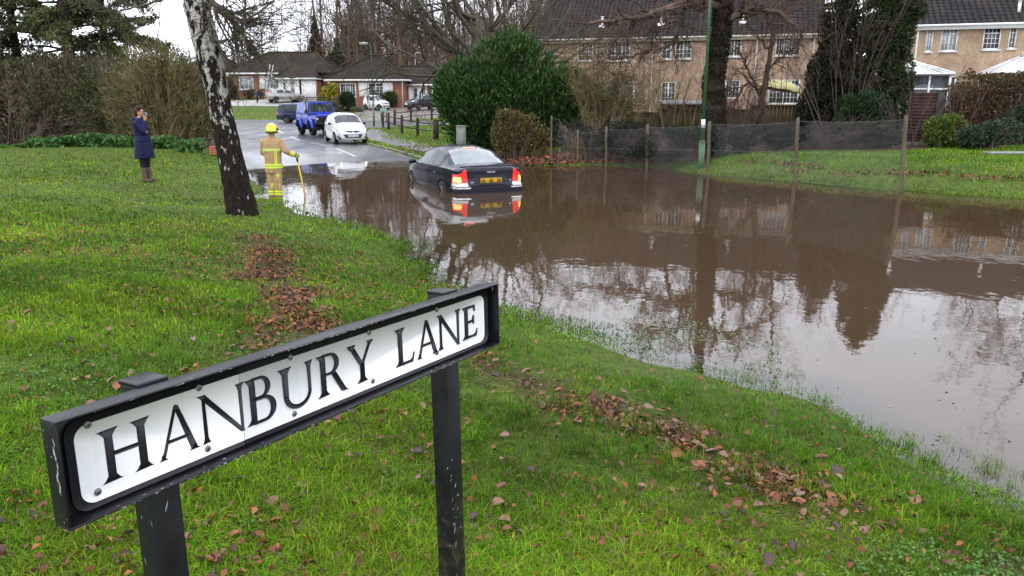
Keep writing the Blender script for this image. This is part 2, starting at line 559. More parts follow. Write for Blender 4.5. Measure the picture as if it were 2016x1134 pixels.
# ---- sheets laid on the ground (road, footpath, drives)
def sheet(name, outline, m, dz, step=1.0, clipz=None):
    """a flat-lying sheet cut to an outline, draped on the ground"""
    bm = bmesh.new()
    ring = ring_pts(outline, step)
    vs = [bm.verts.new((x, y, 0)) for x, y in ring]
    f = bm.faces.new(vs)
    bmesh.ops.triangulate(bm, faces=[f], ngon_method='EAR_CLIP')
    lo, hi = ring.min(0), ring.max(0)
    for ax in (0, 1):
        for c in np.arange(math.floor(lo[ax]), hi[ax], step):
            n = Vector((1, 0, 0)) if ax == 0 else Vector((0, 1, 0))
            bmesh.ops.bisect_plane(bm, geom=bm.verts[:] + bm.edges[:] + bm.faces[:], plane_co=n * c, plane_no=n, dist=1e-5)
    V = np.array([v.co[:] for v in bm.verts])
    z = ground_z(V[:, 0], V[:, 1])
    for v, zz in zip(bm.verts, z):
        v.co.z = zz + dz
    bmesh.ops.recalc_face_normals(bm, faces=bm.faces[:])
    if sum(f.normal.z for f in bm.faces) < 0:
        bmesh.ops.reverse_faces(bm, faces=bm.faces[:])
    me = bpy.data.meshes.new(name)
    bm.to_mesh(me)
    bm.free()
    me.materials.append(m)
    me.polygons.foreach_set('use_smooth', np.ones(len(me.polygons), bool))
    o = bpy.data.objects.new(name, me)
    COL.objects.link(o)
    return struct(o)
def wet_asphalt():
    m, nt, b = new_mat("wet_asphalt")
    v = coord(nt, 'Object')
    tr = noise(nt, coord(nt, 'Object', (.45, .06, 1)), 3, 4)
    c = mixc(nt, noise(nt, v, 60, 3, .7), (.030, .030, .034), (.062, .062, .068))
    c = mixc(nt, ramp(nt, tr, [(0.42, 0.), (0.62, .5)]), c, (.030, .029, .030))
    L(nt, c, b.inputs['Base Color'])
    L(nt, ramp(nt, noise(nt, v, .8, 5, .6), [(0.30, .30), (0.52, .42), (0.7, .55)]), b.inputs['Roughness'])
    b.inputs['Specular IOR Level'].default_value = 0.4
    b.inputs['Coat Weight'].default_value = 0.45
    L(nt, ramp(nt, tr, [(0.35, .08), (0.65, .28)]), b.inputs['Coat Roughness'])
    b.inputs['Coat IOR'].default_value = 1.33
    bump(nt, b, noise(nt, v, 130, 2), 0.12, 0.01)
    return m
ASPHALT = wet_asphalt()
road = sheet("road", ROAD, ASPHALT, 0.004)
PATHM = simple("wet_footpath", (.10, .096, .098), (.16, .15, .152), 5, .35, coat=.25, rough2=.5)
KERB = [(-10.45, 51.5), (-9.65, 46), (-7.45, 39.5), (-5.35, 34.3), (-3.6, 30.4), (-1.4, 27.6)]
fp_in = [(-9.9, 54), (-9.6, 51), (-8.2, 44.5), (-6.1, 38.6), (-4.2, 33.8), (-2.4, 29.9)]
fp_out = [(-1.7, 30.3), (-3.35, 34.1), (-5.25, 38.8), (-7.35, 44.7), (-8.8, 51.1), (-9.2, 54.1)]
sheet("footpath", fp_in + fp_out, PATHM, 0.008, .8)
sheet("verge_footway", [(4, 59.9), (-2.6, 59.2), (-4.6, 57.9), (-4.2, 57.0), (-2.2, 58.0), (4, 58.7)], PATHM, 0.010)
DRIVE = simple("drive_paving", (.15, .125, .115), (.24, .21, .19), 3, .4, coat=.3, rough2=.7)
sheet("driveway", [(-14.6, 71.7), (-10.4, 71.3), (-8.0, 76), (-4, 80), (1, 84), (1, 88.2), (-17.2, 88.2), (-17.0, 84.0), (-14.5, 80), (-13.0, 76)], DRIVE, 0.010)
sheet("drive_path", [(-40, 80.3), (-33, 81.6), (-28.3, 83.6), (-21.5, 84.6), (-21.2, 90.6), (-27.2, 90.6), (-27.6, 87.6), (-29, 84.9), (-33, 82.8), (-40, 81.4)], simple("pale_drive", (.26, .25, .23), (.36, .34, .31), 2, .6), 0.012)
# kerb stones along the near side of the road
kb = MB()
kp = ring_pts(KERB + KERB[::-1], .9)
kp = kp[:len(kp) // 2]
for a, b in zip(kp[:-1], kp[1:]):
    d = b - a
    c = (a + b) / 2
    kb.bbox((c[0], c[1], gz(*c) - .02), (np.linalg.norm(d) - .012, .125, .14), .012, rot_z(math.atan2(d[1], d[0])))
struct(kb.build("kerb", simple("kerb_concrete", (.22, .21, .20), (.13, .125, .11), 6, .6)))
# centre dashes and the give-way line
rm = MB()
dl = [((-6.2, 30.55), (-7.86, 34.35)), ((-8.95, 37.04), (-10.61, 40.66)), ((-11.9, 43.5), (-13.4, 47)), ((-14.7, 50), (-16.0, 53.2)), ((-5.2, 28.2), (-5.5, 29.0)), ((-18, 66.6), (-23, 67.2)), ((-26, 67.5), (-31, 67.8)), ((-9, 66.2), (-14, 66.3))]
for a, b in dl:
    a, b = np.array(a), np.array(b)
    d = (b - a) / np.linalg.norm(b - a)
    n = np.array([-d[1], d[0]]) * .055
    k = 8
    t = np.linspace(0, 1, k)[:, None]
    lo, hi = a + (b - a) * t - n, a + (b - a) * t + n
    P = np.vstack([lo, hi])
    z = ground_z(P[:, 0], P[:, 1]) + .009
    q = np.arange(k - 1)
    rm.add(np.column_stack([P, z]), np.stack([q, q + 1, q + 1 + k, q + k], -1))
struct(rm.build("road_markings", simple("road_paint", (.62, .62, .60), (.36, .36, .35), 30, .35)))

# ---- flood water: murky, mirror-smooth with slow ripples, thin and clear at its edge
wx = np.arange(-13, 40.1, .16)
wy = np.concatenate([np.arange(-12, 3, .3), np.arange(3, 31.5, .14)])
X_, Y_ = np.meshgrid(wx, wy)
gd = ground_z(X_, Y_)
gd = np.where(inside(ROAD, X_, Y_) & (Y_ > 24), gd + .002, gd)
keep = gd < 0.05
fq = keep[:-1, :-1] | keep[1:, :-1] | keep[:-1, 1:] | keep[1:, 1:]
far_side = (Y_ > 31.2) | ((X_ < -11.5))
fq &= ~far_side[:-1, :-1]
ny, nx = X_.shape
ii, jj = np.nonzero(fq)
Q = np.stack([ii * nx + jj, ii * nx + jj + 1, (ii + 1) * nx + jj + 1, (ii + 1) * nx + jj], -1)
used = np.unique(Q)
remap = np.full(nx * ny, -1)
remap[used] = np.arange(len(used))
wmb = MB()
dep = np.clip(-gd, 0, 1).ravel()[used]
wmb.add(np.stack([X_.ravel()[used], Y_.ravel()[used], np.zeros(len(used))], -1), remap[Q], col=np.stack([dep] * 3, 1))
def water_material():
    m, nt, b = new_mat("flood_water")
    nt.nodes.remove(b)
    a = nt.nodes.new('ShaderNodeAttribute')
    a.attribute_name = 'Col'
    sep = nt.nodes.new('ShaderNodeSeparateColor')
    L(nt, a.outputs['Color'], sep.inputs['Color'])
    v = coord(nt, 'Object')
    n1 = noise(nt, coord(nt, 'Object', (1, .55, 1)), 1.1, 3, .5)
    n2 = noise(nt, v, 7, 2, .5)
    h = mth(nt, 'ADD', mth(nt, 'MULTIPLY', n1, 0.9), mth(nt, 'MULTIPLY', n2, 0.10))
    bp = nt.nodes.new('ShaderNodeBump')
    bp.inputs['Strength'].default_value = 0.065
    bp.inputs['Distance'].default_value = 0.10
    L(nt, h, bp.inputs['Height'])
    dif = nt.nodes.new('ShaderNodeBsdfDiffuse')
    L(nt, ramp(nt, noise(nt, v, .25, 3), [(0.35, (.056, .034, .0185)), (0.65, (.067, .043, .026))]), dif.inputs['Color'])
    tr = nt.nodes.new('ShaderNodeBsdfTransparent')
    tr.inputs['Color'].default_value = (.93, .88, .80, 1)
    murk = nt.nodes.new('ShaderNodeMapRange')
    murk.interpolation_type = 'SMOOTHSTEP'
    murk.inputs['From Min'].default_value = 0.0
    murk.inputs['From Max'].default_value = 0.085
    murk.inputs['To Min'].default_value = 0.08
    L(nt, sep.outputs['Red'], murk.inputs['Value'])
    body = nt.nodes.new('ShaderNodeMixShader')
    L(nt, murk.outputs['Result'], body.inputs['Fac'])
    L(nt, tr.outputs[0], body.inputs[1])
    L(nt, dif.outputs[0], body.inputs[2])
    gl = nt.nodes.new('ShaderNodeBsdfGlossy')
    gl.inputs['Roughness'].default_value = 0.025
    L(nt, bp.outputs['Normal'], gl.inputs['Normal'])
    fr = nt.nodes.new('ShaderNodeFresnel')
    fr.inputs['IOR'].default_value = 1.65
    L(nt, bp.outputs['Normal'], fr.inputs['Normal'])
    mx = nt.nodes.new('ShaderNodeMixShader')
    L(nt, fr.outputs[0], mx.inputs['Fac'])
    L(nt, body.outputs[0], mx.inputs[1])
    L(nt, gl.outputs[0], mx.inputs[2])
    L(nt, mx.outputs[0], nt.nodes['Material Output'].inputs['Surface'])
    return m
water = struct(wmb.build("flood_water", water_material(), smooth=True, col=True))
# ================================================================== houses
def brick_mat(name, c1, c2, c3, mortar, stain=None):
    m, nt, b = new_mat(name)
    v = coord(nt, 'Object')
    sp = nt.nodes.new('ShaderNodeSeparateXYZ')
    L(nt, v, sp.inputs[0])
    cb = nt.nodes.new('ShaderNodeCombineXYZ')
    L(nt, mth(nt, 'ADD', sp.outputs['X'], sp.outputs['Y']), cb.inputs['X'])
    L(nt, sp.outputs['Z'], cb.inputs['Y'])
    bt = nt.nodes.new('ShaderNodeTexBrick')
    bt.inputs['Color1'].default_value = (*c1, 1)
    bt.inputs['Color2'].default_value = (*c2, 1)
    bt.inputs['Mortar'].default_value = (*mortar, 1)
    bt.inputs['Scale'].default_value = 1.0
    bt.inputs['Brick Width'].default_value = .225
    bt.inputs['Row Height'].default_value = .075
    bt.inputs['Mortar Size'].default_value = .009
    L(nt, cb.outputs[0], bt.inputs['Vector'])
    f = noise(nt, v, 1.1, 5, .65)
    c = mixc(nt, ramp(nt, noise(nt, v, 4.5, 4, .7), [(.4, 0.), (.65, .8)]), bt.outputs['Color'], c3)
    c = mixc(nt, 1.0, c, ramp(nt, f, [(.3, .60), (.7, 1.22)]), 'MULTIPLY')
    L(nt, c, b.inputs['Base Color'])
    b.inputs['Roughness'].default_value = .85
    bump(nt, b, bt.outputs['Fac'], .4, .01)
    return m
def tile_mat(name, c1, c2, moss, row=.33):
    m, nt, b = new_mat(name)
    v = coord(nt, 'Object')
    sp = nt.nodes.new('ShaderNodeSeparateXYZ')
    L(nt, v, sp.inputs[0])
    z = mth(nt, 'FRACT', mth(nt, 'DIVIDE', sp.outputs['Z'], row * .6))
    xw = nt.nodes.new('ShaderNodeTexWave')
    xw.inputs['Scale'].default_value = 1.05
    xw.bands_direction = 'X'
    xw.inputs['Distortion'].default_value = .0
    L(nt, coord(nt, 'Object', (1, 1, 0.0001)), xw.inputs['Vector'])
    f = noise(nt, v, 5, 5, .7)
    c = ramp(nt, f, [(.3, c1), (.7, c2)])
    c = mixc(nt, ramp(nt, noise(nt, v, .6, 5, .65), [(.45, 0.), (.72, .65)]), c, moss)
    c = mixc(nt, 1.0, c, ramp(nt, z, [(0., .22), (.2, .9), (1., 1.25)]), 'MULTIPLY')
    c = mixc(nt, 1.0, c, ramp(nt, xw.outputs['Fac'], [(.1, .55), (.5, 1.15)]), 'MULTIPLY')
    L(nt, c, b.inputs['Base Color'])
    b.inputs['Roughness'].default_value = .85
    b.inputs['Specular IOR Level'].default_value = .1
    h = mth(nt, 'ADD', mth(nt, 'MULTIPLY', z, .6), mth(nt, 'MULTIPLY', xw.outputs['Fac'], .35))
    bump(nt, b, h, .8, .05)
    return m
TAN_BRICK = brick_mat("buff_brick", (.35, .222, .148), (.45, .30, .205), (.26, .158, .108), (.37, .30, .23))
BUFF_BRICK = brick_mat("yellow_brick", (.36, .245, .150), (.44, .31, .20), (.30, .195, .115), (.36, .295, .225))
RED_BRICK = brick_mat("red_brick", (.20, .062, .032), (.27, .092, .045), (.15, .05, .030), (.22, .15, .11))
SLATE_TILE = tile_mat("grey_roof_tile", (.016, .015, .018), (.038, .034, .036), (.056, .046, .034))
BROWN_TILE = tile_mat("brown_roof_tile", (.024, .019, .017), (.050, .040, .034), (.064, .056, .034), .3)
WHITE_PAINT = simple("white_joinery", (.74, .74, .72), (.62, .62, .60), 3, .4)
CREAM_PAINT = simple("cream_fascia", (.50, .46, .37), (.36, .33, .26), 2, .5)
CURTAIN = simple("net_curtain", (.45, .45, .44), (.25, .25, .25), 9, .9, stretch=(6, 6, .3))
def glass_mat(name, base, rough=.03):
    m, nt, b = new_mat(name)
    f = noise(nt, coord(nt, 'Object'), 1.6, 3)
    L(nt, ramp(nt, f, [(.35, base), (.65, tuple(x * 2.4 + .01 for x in base))]), b.inputs['Base Color'])
    b.inputs['Roughness'].default_value = rough
    b.inputs['Specular IOR Level'].default_value = .5
    bump(nt, b, f, .05, .01)
    return m
PANE = glass_mat("window_pane", (.028, .033, .038))
PANE_PALE = glass_mat("curtained_pane", (.16, .17, .18))
def wall_face(mb, x0, x1, z0, z1, y, holes, depth=.11, slope=None):
    """a wall in the local plane y with real openings and reveals"""
    xs = sorted({x0, x1, *[h[0] for h in holes], *[h[1] for h in holes]})
    zs = sorted({z0, z1, *[h[2] for h in holes], *[h[3] for h in holes]})
    for a, b in zip(xs[:-1], xs[1:]):
        for c, d in zip(zs[:-1], zs[1:]):
            mx, mz = (a + b) / 2, (c + d) / 2
            if any(h[0] < mx < h[1] and h[2] < mz < h[3] for h in holes):
                continue
            mb.add([(a, y, c), (b, y, c), (b, y, d), (a, y, d)], [[0, 1, 2, 3]])
    for a, b, c, d in holes:
        e = y + depth
        mb.add([(a, y, c), (a, e, c), (a, e, d), (a, y, d)], [[0, 1, 2, 3]])
        mb.add([(b, y, c), (b, e, c), (b, e, d), (b, y, d)], [[3, 2, 1, 0]])
        mb.add([(a, y, d), (b, y, d), (b, e, d), (a, e, d)], [[3, 2, 1, 0]])
        mb.add([(a, y, c), (b, y, c), (b, e, c), (a, e, c)], [[0, 1, 2, 3]])
def window(parent, x0, x1, z0, z1, y, lights=2, bars=(2, 4), pane=None, top=None, name="window", sill=True, fw=.07, frame_m=None):
    """joinery set back in its opening: outer frame, mullions, glazing bars; the glass is its own piece"""
    f = MB()
    fy = y + .05
    def bar(a, b, c, d, yy=fy, t=.06):
        f.box(((a + b) / 2, yy, (c + d) / 2), (b - a, t, d - c))
    bar(x0, x0 + fw, z0, z1); bar(x1 - fw, x1, z0, z1)
    bar(x0 + fw, x1 - fw, z1 - fw, z1); bar(x0 + fw, x1 - fw, z0, z0 + fw)
    w = (x1 - x0 - 2 * fw) / lights
    for i in range(lights):
        a, b = x0 + fw + i * w, x0 + fw + (i + 1) * w
        if i:
            bar(a - .035, a + .035, z0 + fw, z1 - fw, fy - .004)
        zt = z1 - fw
        if top is not None and i in top:
            zt = z1 - (z1 - z0) * .27
            bar(a + .036, b - .036, zt - .03, zt + .03, fy - .002)
        nx_, nz_ = bars
        for k in range(1, nx_):
            xx = a + (b - a) * k / nx_
            bar(xx - .012, xx + .012, z0 + fw, z1 - fw, fy + .004, .03)
        for k in range(1, nz_):
            zz = z0 + fw + (z1 - z0 - 2 * fw) * k / nz_
            bar(a + .036, b - .036, zz - .012, zz + .012, fy + .006, .028)
    if sill:
        f.box(((x0 + x1) / 2, y - .02, z0 - .035), (x1 - x0 + .1, .16, .066))
    fo = f.build(name, frame_m or WHITE_PAINT, parent)
    p = MB()
    p.box(((x0 + x1) / 2, fy + .022, (z0 + z1) / 2), (x1 - x0 - .02, .012, z1 - z0 - .02))
    p.build("pane", pane or PANE, fo)
    return fo
def downpipe(parent, x, z0, z1, y, kick=False):
    p = MB()
    P = [(x, y - .07, z0), (x, y - .07, z1 - .35), (x + (.12 if kick else 0), y - .12, z1 - .15), (x + (.35 if kick else 0), y - .26, z1)]
    p.tube(P, .045, 8)
    for z in (z0 + .4, (z0 + z1) / 2, z1 - .5):
        p.box((x, y - .045, z), (.13, .07, .05))
    return p.build("downpipe", WHITE_PAINT, parent)
def local_frame(o):
    c, s = math.cos(o.rotation_euler.z), math.sin(o.rotation_euler.z)
    lx, ly, lz = o.location
    def px(u, v):
        """picture point on the facade plane -> (along the facade, height above its base)"""
        d = ray(u, v)
        C = np.array([0, 0, CAM_H])
        n = np.array([-s, c, 0])
        t = ((np.array([lx, ly, 0]) - C) @ n) / (d @ n)
        w = C + d * t
        return (w[0] - lx) * c + (w[1] - ly) * s, w[2] - lz
    return px
def gable_roof(parent, x0, x1, ye, yr, yb, ze, zr, m, over=.3, t=.14):
    """a pitched roof running along x with thick tiled slopes"""
    r = MB()
    for y0, y1 in ((ye, yr), (yb, yr)):
        n = 24
        for k in range(n):                       # courses lap one over the next
            f0, f1 = k / n, (k + 1) / n
            a = np.array([y0 + (y1 - y0) * f0, ze + (zr - ze) * f0])
            b = np.array([y0 + (y1 - y0) * f1, ze + (zr - ze) * f1])
            lip = .035
            r.add([(x0 - over, a[0], a[1] + lip), (x1 + over, a[0], a[1] + lip), (x1 + over, b[0], b[1]), (x0 - over, b[0], b[1]),
                   (x0 - over, a[0], a[1] - .05), (x1 + over, a[0], a[1] - .05)],
                  [[0, 1, 2, 3], [4, 5, 1, 0]] if y0 < y1 else [[1, 0, 3, 2], [5, 4, 0, 1]])
    xs = np.arange(x0 - over, x1 + over, .45)
    for a in xs:
        r.tube([(a, yr, zr + .02), (min(a + .44, x1 + over), yr, zr + .03)], [.13, .12], 8)
    return r.build("roof", m, parent)

# ---- long two-storey terrace behind the fence
A0, A1 = atY(1062, 200, 53.2), atY(1604, 200, 48.4)
yaw1 = math.atan2(A1[1] - A0[1], A1[0] - A0[0])
len1 = float(np.hypot(A1[0] - A0[0], A1[1] - A0[1]))
terrace = thing("terraced_house", "long two-storey tan brick terrace with grey tiled roof seen through bare branches", "house", (A0[0], A0[1], 1.30), yaw1)
P1 = local_frame(terrace)
def rect1(u0, u1, v0, v1):
    a, b = P1(u0, v1), P1(u1, v0)
    return a[0], b[0], a[1], b[1]
eave1 = P1(1330, 74)[1]
W1 = [(rect1(1136, 1168, 84, 120), 2, (2, 4), (0,)), (rect1(1194, 1241, 81, 120), 3, (2, 4), (1,)), (rect1(1302, 1323, 79, 117), 1, (2, 4), (0,)), (rect1(1328, 1363, 78, 116), 2, (2, 4), None),
      (rect1(1395, 1412, 74, 112), 1, (2, 4), None), (rect1(1430, 1461, 72, 112), 2, (2, 4), None), (rect1(1525, 1578, 69, 110), 3, (3, 4), (1,)),
      (rect1(1150, 1180, 171, 222), 2, (1, 1), None), (rect1(1190, 1250, 167, 223), 2, (1, 1), None), (rect1(1300, 1331, 161, 204), 2, (2, 4), None), (rect1(1412, 1458, 157, 194), 3, (2, 3), None), (rect1(1510, 1576, 156, 206), 4, (2, 4), None)]
wm = MB()
wall_face(wm, 0, len1, -1.2, eave1, 0, [w[0] for w in W1])
wm.add([(0, 9, -1.2), (0, 0, -1.2), (0, 0, eave1), (0, 4.4, eave1 + 3.3), (0, 9, eave1)], None, [[0, 1, 2], [0, 2, 4], [2, 3, 4]])
wm.add([(len1, 0, -1.2), (len1, 9, -1.2), (len1, 9, eave1), (len1, 4.4, eave1 + 3.3), (len1, 0, eave1)], None, [[0, 1, 2], [0, 2, 4], [2, 3, 4]])
wm.add([(0, 9, -1.2), (len1, 9, -1.2), (len1, 9, eave1), (0, 9, eave1)], [[1, 0, 3, 2]])
wm.build("wall", TAN_BRICK, terrace)
for k, (r_, n_, b_, t_) in enumerate(W1):
    fo = window(terrace, *r_, 0, n_, b_, PANE, t_, sill=k < 7, fw=.11 if k in (8, 11) else .075, name="patio_door" if k in (8, 11) else "window")
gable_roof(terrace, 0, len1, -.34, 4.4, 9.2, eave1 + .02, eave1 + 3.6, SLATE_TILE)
fa = MB()
fa.box((len1 / 2, -.29, eave1 - .10), (len1 + .5, .025, .2))
fa.box((len1 / 2, -.15, eave1 - .21), (len1 + .5, .3, .02))
fa.tube([(-.2, -.36, eave1 - .02), (len1 + .2, -.36, eave1 - .02)], .06, 8)
fa.build("gutter", CREAM_PAINT, terrace)
for u, k in ((1173, True), (1283, False), (1486, False), (1597, False)):
    downpipe(terrace, P1(u, 150)[0], -.6, eave1, 0, k)
for u, v0, v1 in ((1181, 70, 49), (1299, 60, 42), (1462, 52, 34)):
    x, h0 = P1(u, v0)
    vb = MB()
    fr = .24
    zz = eave1 + 3.6 * fr
    yy = -.34 + 4.74 * fr
    vb.tube([(x, yy, zz - .15), (x, yy, zz + .55)], .07, 10)
    vb.tube([(x, yy, zz + .56), (x, yy, zz + .62)], [.10, .09], 10)
    vb.box((x, yy - .1, zz + .0), (.42, .3, .05), np.array([[1, 0, 0], [0, .8, -.6], [0, .6, .8]]))
    vb.build("roof_vent", WHITE_PAINT, terrace)
lm = MB()
lm.bbox((P1(1292, 178)[0], -.1, P1(1292, 178)[1]), (.12, .14, .3), .03)
lm.build("wall_light", simple("black_metal_lantern", (.02, .02, .02), None, 5, .4), terrace)

# ---- second house at the right edge
B0, B1 = atY(1786, 200, 42.6), atY(2016, 200, 41.0)
yaw2 = math.atan2(B1[1] - B0[1], B1[0] - B0[0])
house2 = thing("brick_house", "yellow-brick two-storey house with white windows behind the brown hedge", "house", (B0[0], B0[1], 1.2), yaw2)
P2 = local_frame(house2)
def rect2(u0, u1, v0, v1):
    a, b = P2(u0, v1), P2(u1, v0)
    return a[0], b[0], a[1], b[1]
len2 = 14.0
eave2 = P2(1900, 49)[1]
W2 = [(rect2(1820, 1840, 55, 102), 1, (2, 4), (0,), PANE_PALE), (rect2(1849, 1889, 54, 101), 2, (2, 3), (1,), PANE_PALE), (rect2(1932, 1974, 53, 98), 1, (4, 4), (0,), PANE), (rect2(1983, 2005, 52, 96), 1, (2, 4), (0,), PANE),
      (rect2(1856, 1884, 150, 196), 2, (1, 2), None, PANE)]
x_ = rect2(2040, 2075, 52, 96)
W2.append((x_, 2, (2, 4), None, PANE))
wm = MB()
wall_face(wm, 0, len2, -1.2, eave2, 0, [w[0] for w in W2])
wm.add([(0, 9, -1.2), (0, 0, -1.2), (0, 0, eave2), (0, 4.4, eave2 + 2.9), (0, 9, eave2)], None, [[0, 1, 2], [0, 2, 4], [2, 3, 4]])
wm.add([(len2, 0, -1.2), (len2, 9, -1.2), (len2, 9, eave2), (len2, 4.4, eave2 + 2.9), (len2, 0, eave2)], None, [[0, 1, 2], [0, 2, 4], [2, 3, 4]])
wm.add([(0, 9, -1.2), (len2, 9, -1.2), (len2, 9, eave2), (0, 9, eave2)], [[1, 0, 3, 2]])
wm.build("wall", BUFF_BRICK, house2)
for r_, n_, b_, t_, p_ in W2:
    window(house2, *r_, 0, n_, b_, p_, t_)
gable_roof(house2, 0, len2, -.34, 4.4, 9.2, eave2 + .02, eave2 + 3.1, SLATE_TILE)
fa = MB()
fa.box((len2 / 2, -.29, eave2 - .10), (len2 + .5, .025, .22))
fa.box((len2 / 2, -.15, eave2 - .22), (len2 + .5, .3, .02))
fa.tube([(-.2, -.36, eave2 - .02), (len2 + .2, -.36, eave2 - .02)], .06, 8)
fa.build("gutter", WHITE_PAINT, house2)
downpipe(house2, .12, -.6, eave2, 0)
for u, fr in ((1817, .22), (2012, .20)):
    x = P2(u, 30)[0]
    vb = MB()
    zz, yy = eave2 + 3.1 * fr, -.34 + 4.74 * fr
    vb.tube([(x, yy, zz - .15), (x, yy, zz + .5)], .075, 10)
    vb.tube([(x, yy, zz + .51), (x, yy, zz + .56)], [.10, .09], 10)
    vb.build("roof_vent", WHITE_PAINT, house2)
CLEAR_ROOF = glass_mat("conservatory_roof_sheet", (.30, .32, .34), .12)
def conservatory(label, x0, x1, yd, z0, zw, za, apex_x):
    """white framed garden room leaning on the back wall of the house"""
    c, s = math.cos(yaw2), math.sin(yaw2)
    o = thing("conservatory", label, "conservatory", (B0[0] + x0 * c, B0[1] + x0 * s, 1.2 + z0), yaw2, "conservatories behind the yellow house")
    w = x1 - x0
    f, g, r, rb = MB(), MB(), MB(), MB()
    n = max(2, int(w / .75))
    for k in range(n + 1):
        f.box((w * k / n, -yd, zw / 2), (.085, .07, zw))
    for z in (.04, zw * .72, zw - .05):
        f.box((w / 2, -yd + .003, z), (w, .06, .09))
    for xx in (0, w):
        for yy in (-yd / 2, -.06):
            f.box((xx, yy, zw / 2), (.07, .07, zw))
        for z in (.04, zw - .05):
            f.box((xx, -yd / 2 - .02, z), (.06, yd - .1, .09))
    f.build("frame", WHITE_PAINT, o)
    g.box((w / 2, -yd + .03, zw / 2), (w - .1, .012, zw - .1))
    for xx in (.0, w):
        g.box((xx, -yd / 2, zw / 2), (.012, yd - .1, zw - .1))
    g.build("glazing", PANE, o)
    ax = apex_x - x0
    E = [(-.15, -yd - .15, zw), (w + .15, -yd - .15, zw), (w + .15, -.04, zw), (-.15, -.04, zw)]
    Aa, Ab = (ax, -yd * .45, za), (ax, -.04, za)
    for pts in ([E[0], E[1], Aa], [E[1], E[2], Ab, Aa], [E[3], E[0], Aa, Ab]):
        r.poly(pts)
    r.build("roof", CLEAR_ROOF, o)
    lift = np.array([0, 0, .035])
    for a, b in ((E[0], Aa), (E[1], Aa), (Aa, Ab), (E[2], Ab), (E[3], Ab)):
        rb.tube([np.array(a) + lift, np.array(b) + lift], .045, 6)
    for k in range(1, 5):
        for (p, q, u) in ((E[0], E[1], Aa),):
            a = np.array(p) + (np.array(q) - np.array(p)) * k / 5
            b = a + (np.array(u) - a) * .96
            rb.tube([a + lift, b + lift], .028, 6)
    for z_a, z_b in ((E[0], E[1]), (E[1], E[2]), (E[3], E[0])):
        rb.tube([z_a, z_b], .05, 6)
    for k in range(4):
        rb.box((ax, -.1 - yd * .1 * k, za + .14), (.03, .05, .14))
    rb.build("roof_bar", WHITE_PAINT, o)
    return o
l0 = P2(1775, 140)[0]; l1 = P2(1849, 140)[0]
conservatory("white-framed conservatory with low pale roof beside the brown garden panel", l0, l1, 2.6, -.3, P2(1820, 143)[1] + .15, P2(1800, 119)[1] + .2, P2(1787, 119)[0])
r0 = P2(1930, 137)[0]; r1 = P2(2110, 137)[0]
conservatory("pale hipped conservatory roof showing above the clipped brown hedge", r0, r1, 3.0, -.3, P2(1960, 137)[1] + .05, P2(2012, 103)[1] + .1, P2(2012, 103)[0])

# ---- brick bungalows beyond the road
def hip(mb, E, ridge, n=16, lip=.03):
    """tiled slopes from an eaves rectangle (x0,x1,y0,y1,z) up to a ridge ((xa,ya),(xb,yb),z)"""
    x0, x1, y0, y1, ze = E
    (xa, ya), (xb, yb), zr = ridge
    A, B, C, D = (x0, y0, ze), (x1, y0, ze), (x1, y1, ze), (x0, y1, ze)
    Ra, Rb = (xa, ya, zr), (xb, yb, zr)
    for p, q, u, v in ((A, B, Rb, Ra), (B, C, Rb, Rb), (C, D, Ra, Rb), (D, A, Ra, Ra)):
        p, q, u, v = map(np.array, (p, q, u, v))
        for k in range(n):
            f0, f1 = k / n, (k + 1) / n
            a0, b0 = p + (v - p) * f0, q + (u - q) * f0
            a1, b1 = p + (v - p) * f1, q + (u - q) * f1
            up = np.array([0, 0, lip])
            mb.add([a0 + up, b0 + up, b1, a1, a0 - up, b0 - up], [[0, 1, 2, 3], [4, 5, 1, 0]])
    for a, b in ((A, Ra), (B, Rb), (C, Rb), (D, Ra), (Ra, Rb)):
        a, b = np.array(a), np.array(b)
        if np.linalg.norm(b - a) > .1:
            mb.tube([a + [0, 0, .06], b + [0, 0, .06]], .11, 6)
def bungalow(label, x, y, z):
    return thing("bungalow", label, "bungalow", (x, y, z), 0, "brick bungalows across the road")
def fascia(mb, x0, x1, y0, y1, z, sides="fblr"):
    if 'f' in sides: mb.box(((x0 + x1) / 2, y0, z), (x1 - x0, .04, .22))
    if 'l' in sides: mb.box((x0, (y0 + y1) / 2, z + .002), (.04, y1 - y0, .22))
    if 'r' in sides: mb.box((x1, (y0 + y1) / 2, z + .002), (.04, y1 - y0, .22))
# right bungalow: red brick front, shuttered window, white porch and garage wing
bz = 1.62
b1 = bungalow("red-brick bungalow with white shutters and white porch behind the small two-seat car", -20.1, 86.6, bz)
W = 8.4
wm = MB()
H = 2.95
wall_face(wm, 0, W, -.8, H, 0, [(1.15, 2.95, 1.05, 2.55), (4.25, 6.0, 1.15, 2.6)], .1)
wm.box((.02, 5, 1.1), (.03, 10, 3.7)); wm.box((W - .02, 5, 1.1), (.03, 10, 3.7))
wm.box((W + 2.45, 1.8, 1.1), (.5, .2, 3.0))
wm.build("wall", RED_BRICK, b1)
r = MB()
hip(r, (-.45, W + .45, -.5, 10, H + .02), ((4.6, 3.6), (4.6, 4.2), H + 2.85))
hip(r, (W - 3.0, W + 8.5, 1.1, 9, H - .45), ((W - 1.0, 4.6), (W + 7, 4.6), H + 1.55), 12)
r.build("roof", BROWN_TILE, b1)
f = MB()
fascia(f, -.43, W + .43, -.48, 10, H - .08)
fascia(f, W + .0, W + 8.4, 1.12, 9, H - .55, "f")
f.build("gutter", WHITE_PAINT, b1)
window(b1, 1.15, 2.95, 1.05, 2.55, 0, 3, (2, 4), PANE, (1,), fw=.12)
window(b1, 4.25, 6.0, 1.15, 2.6, 0, 2, (2, 4), PANE, (1,), fw=.12)
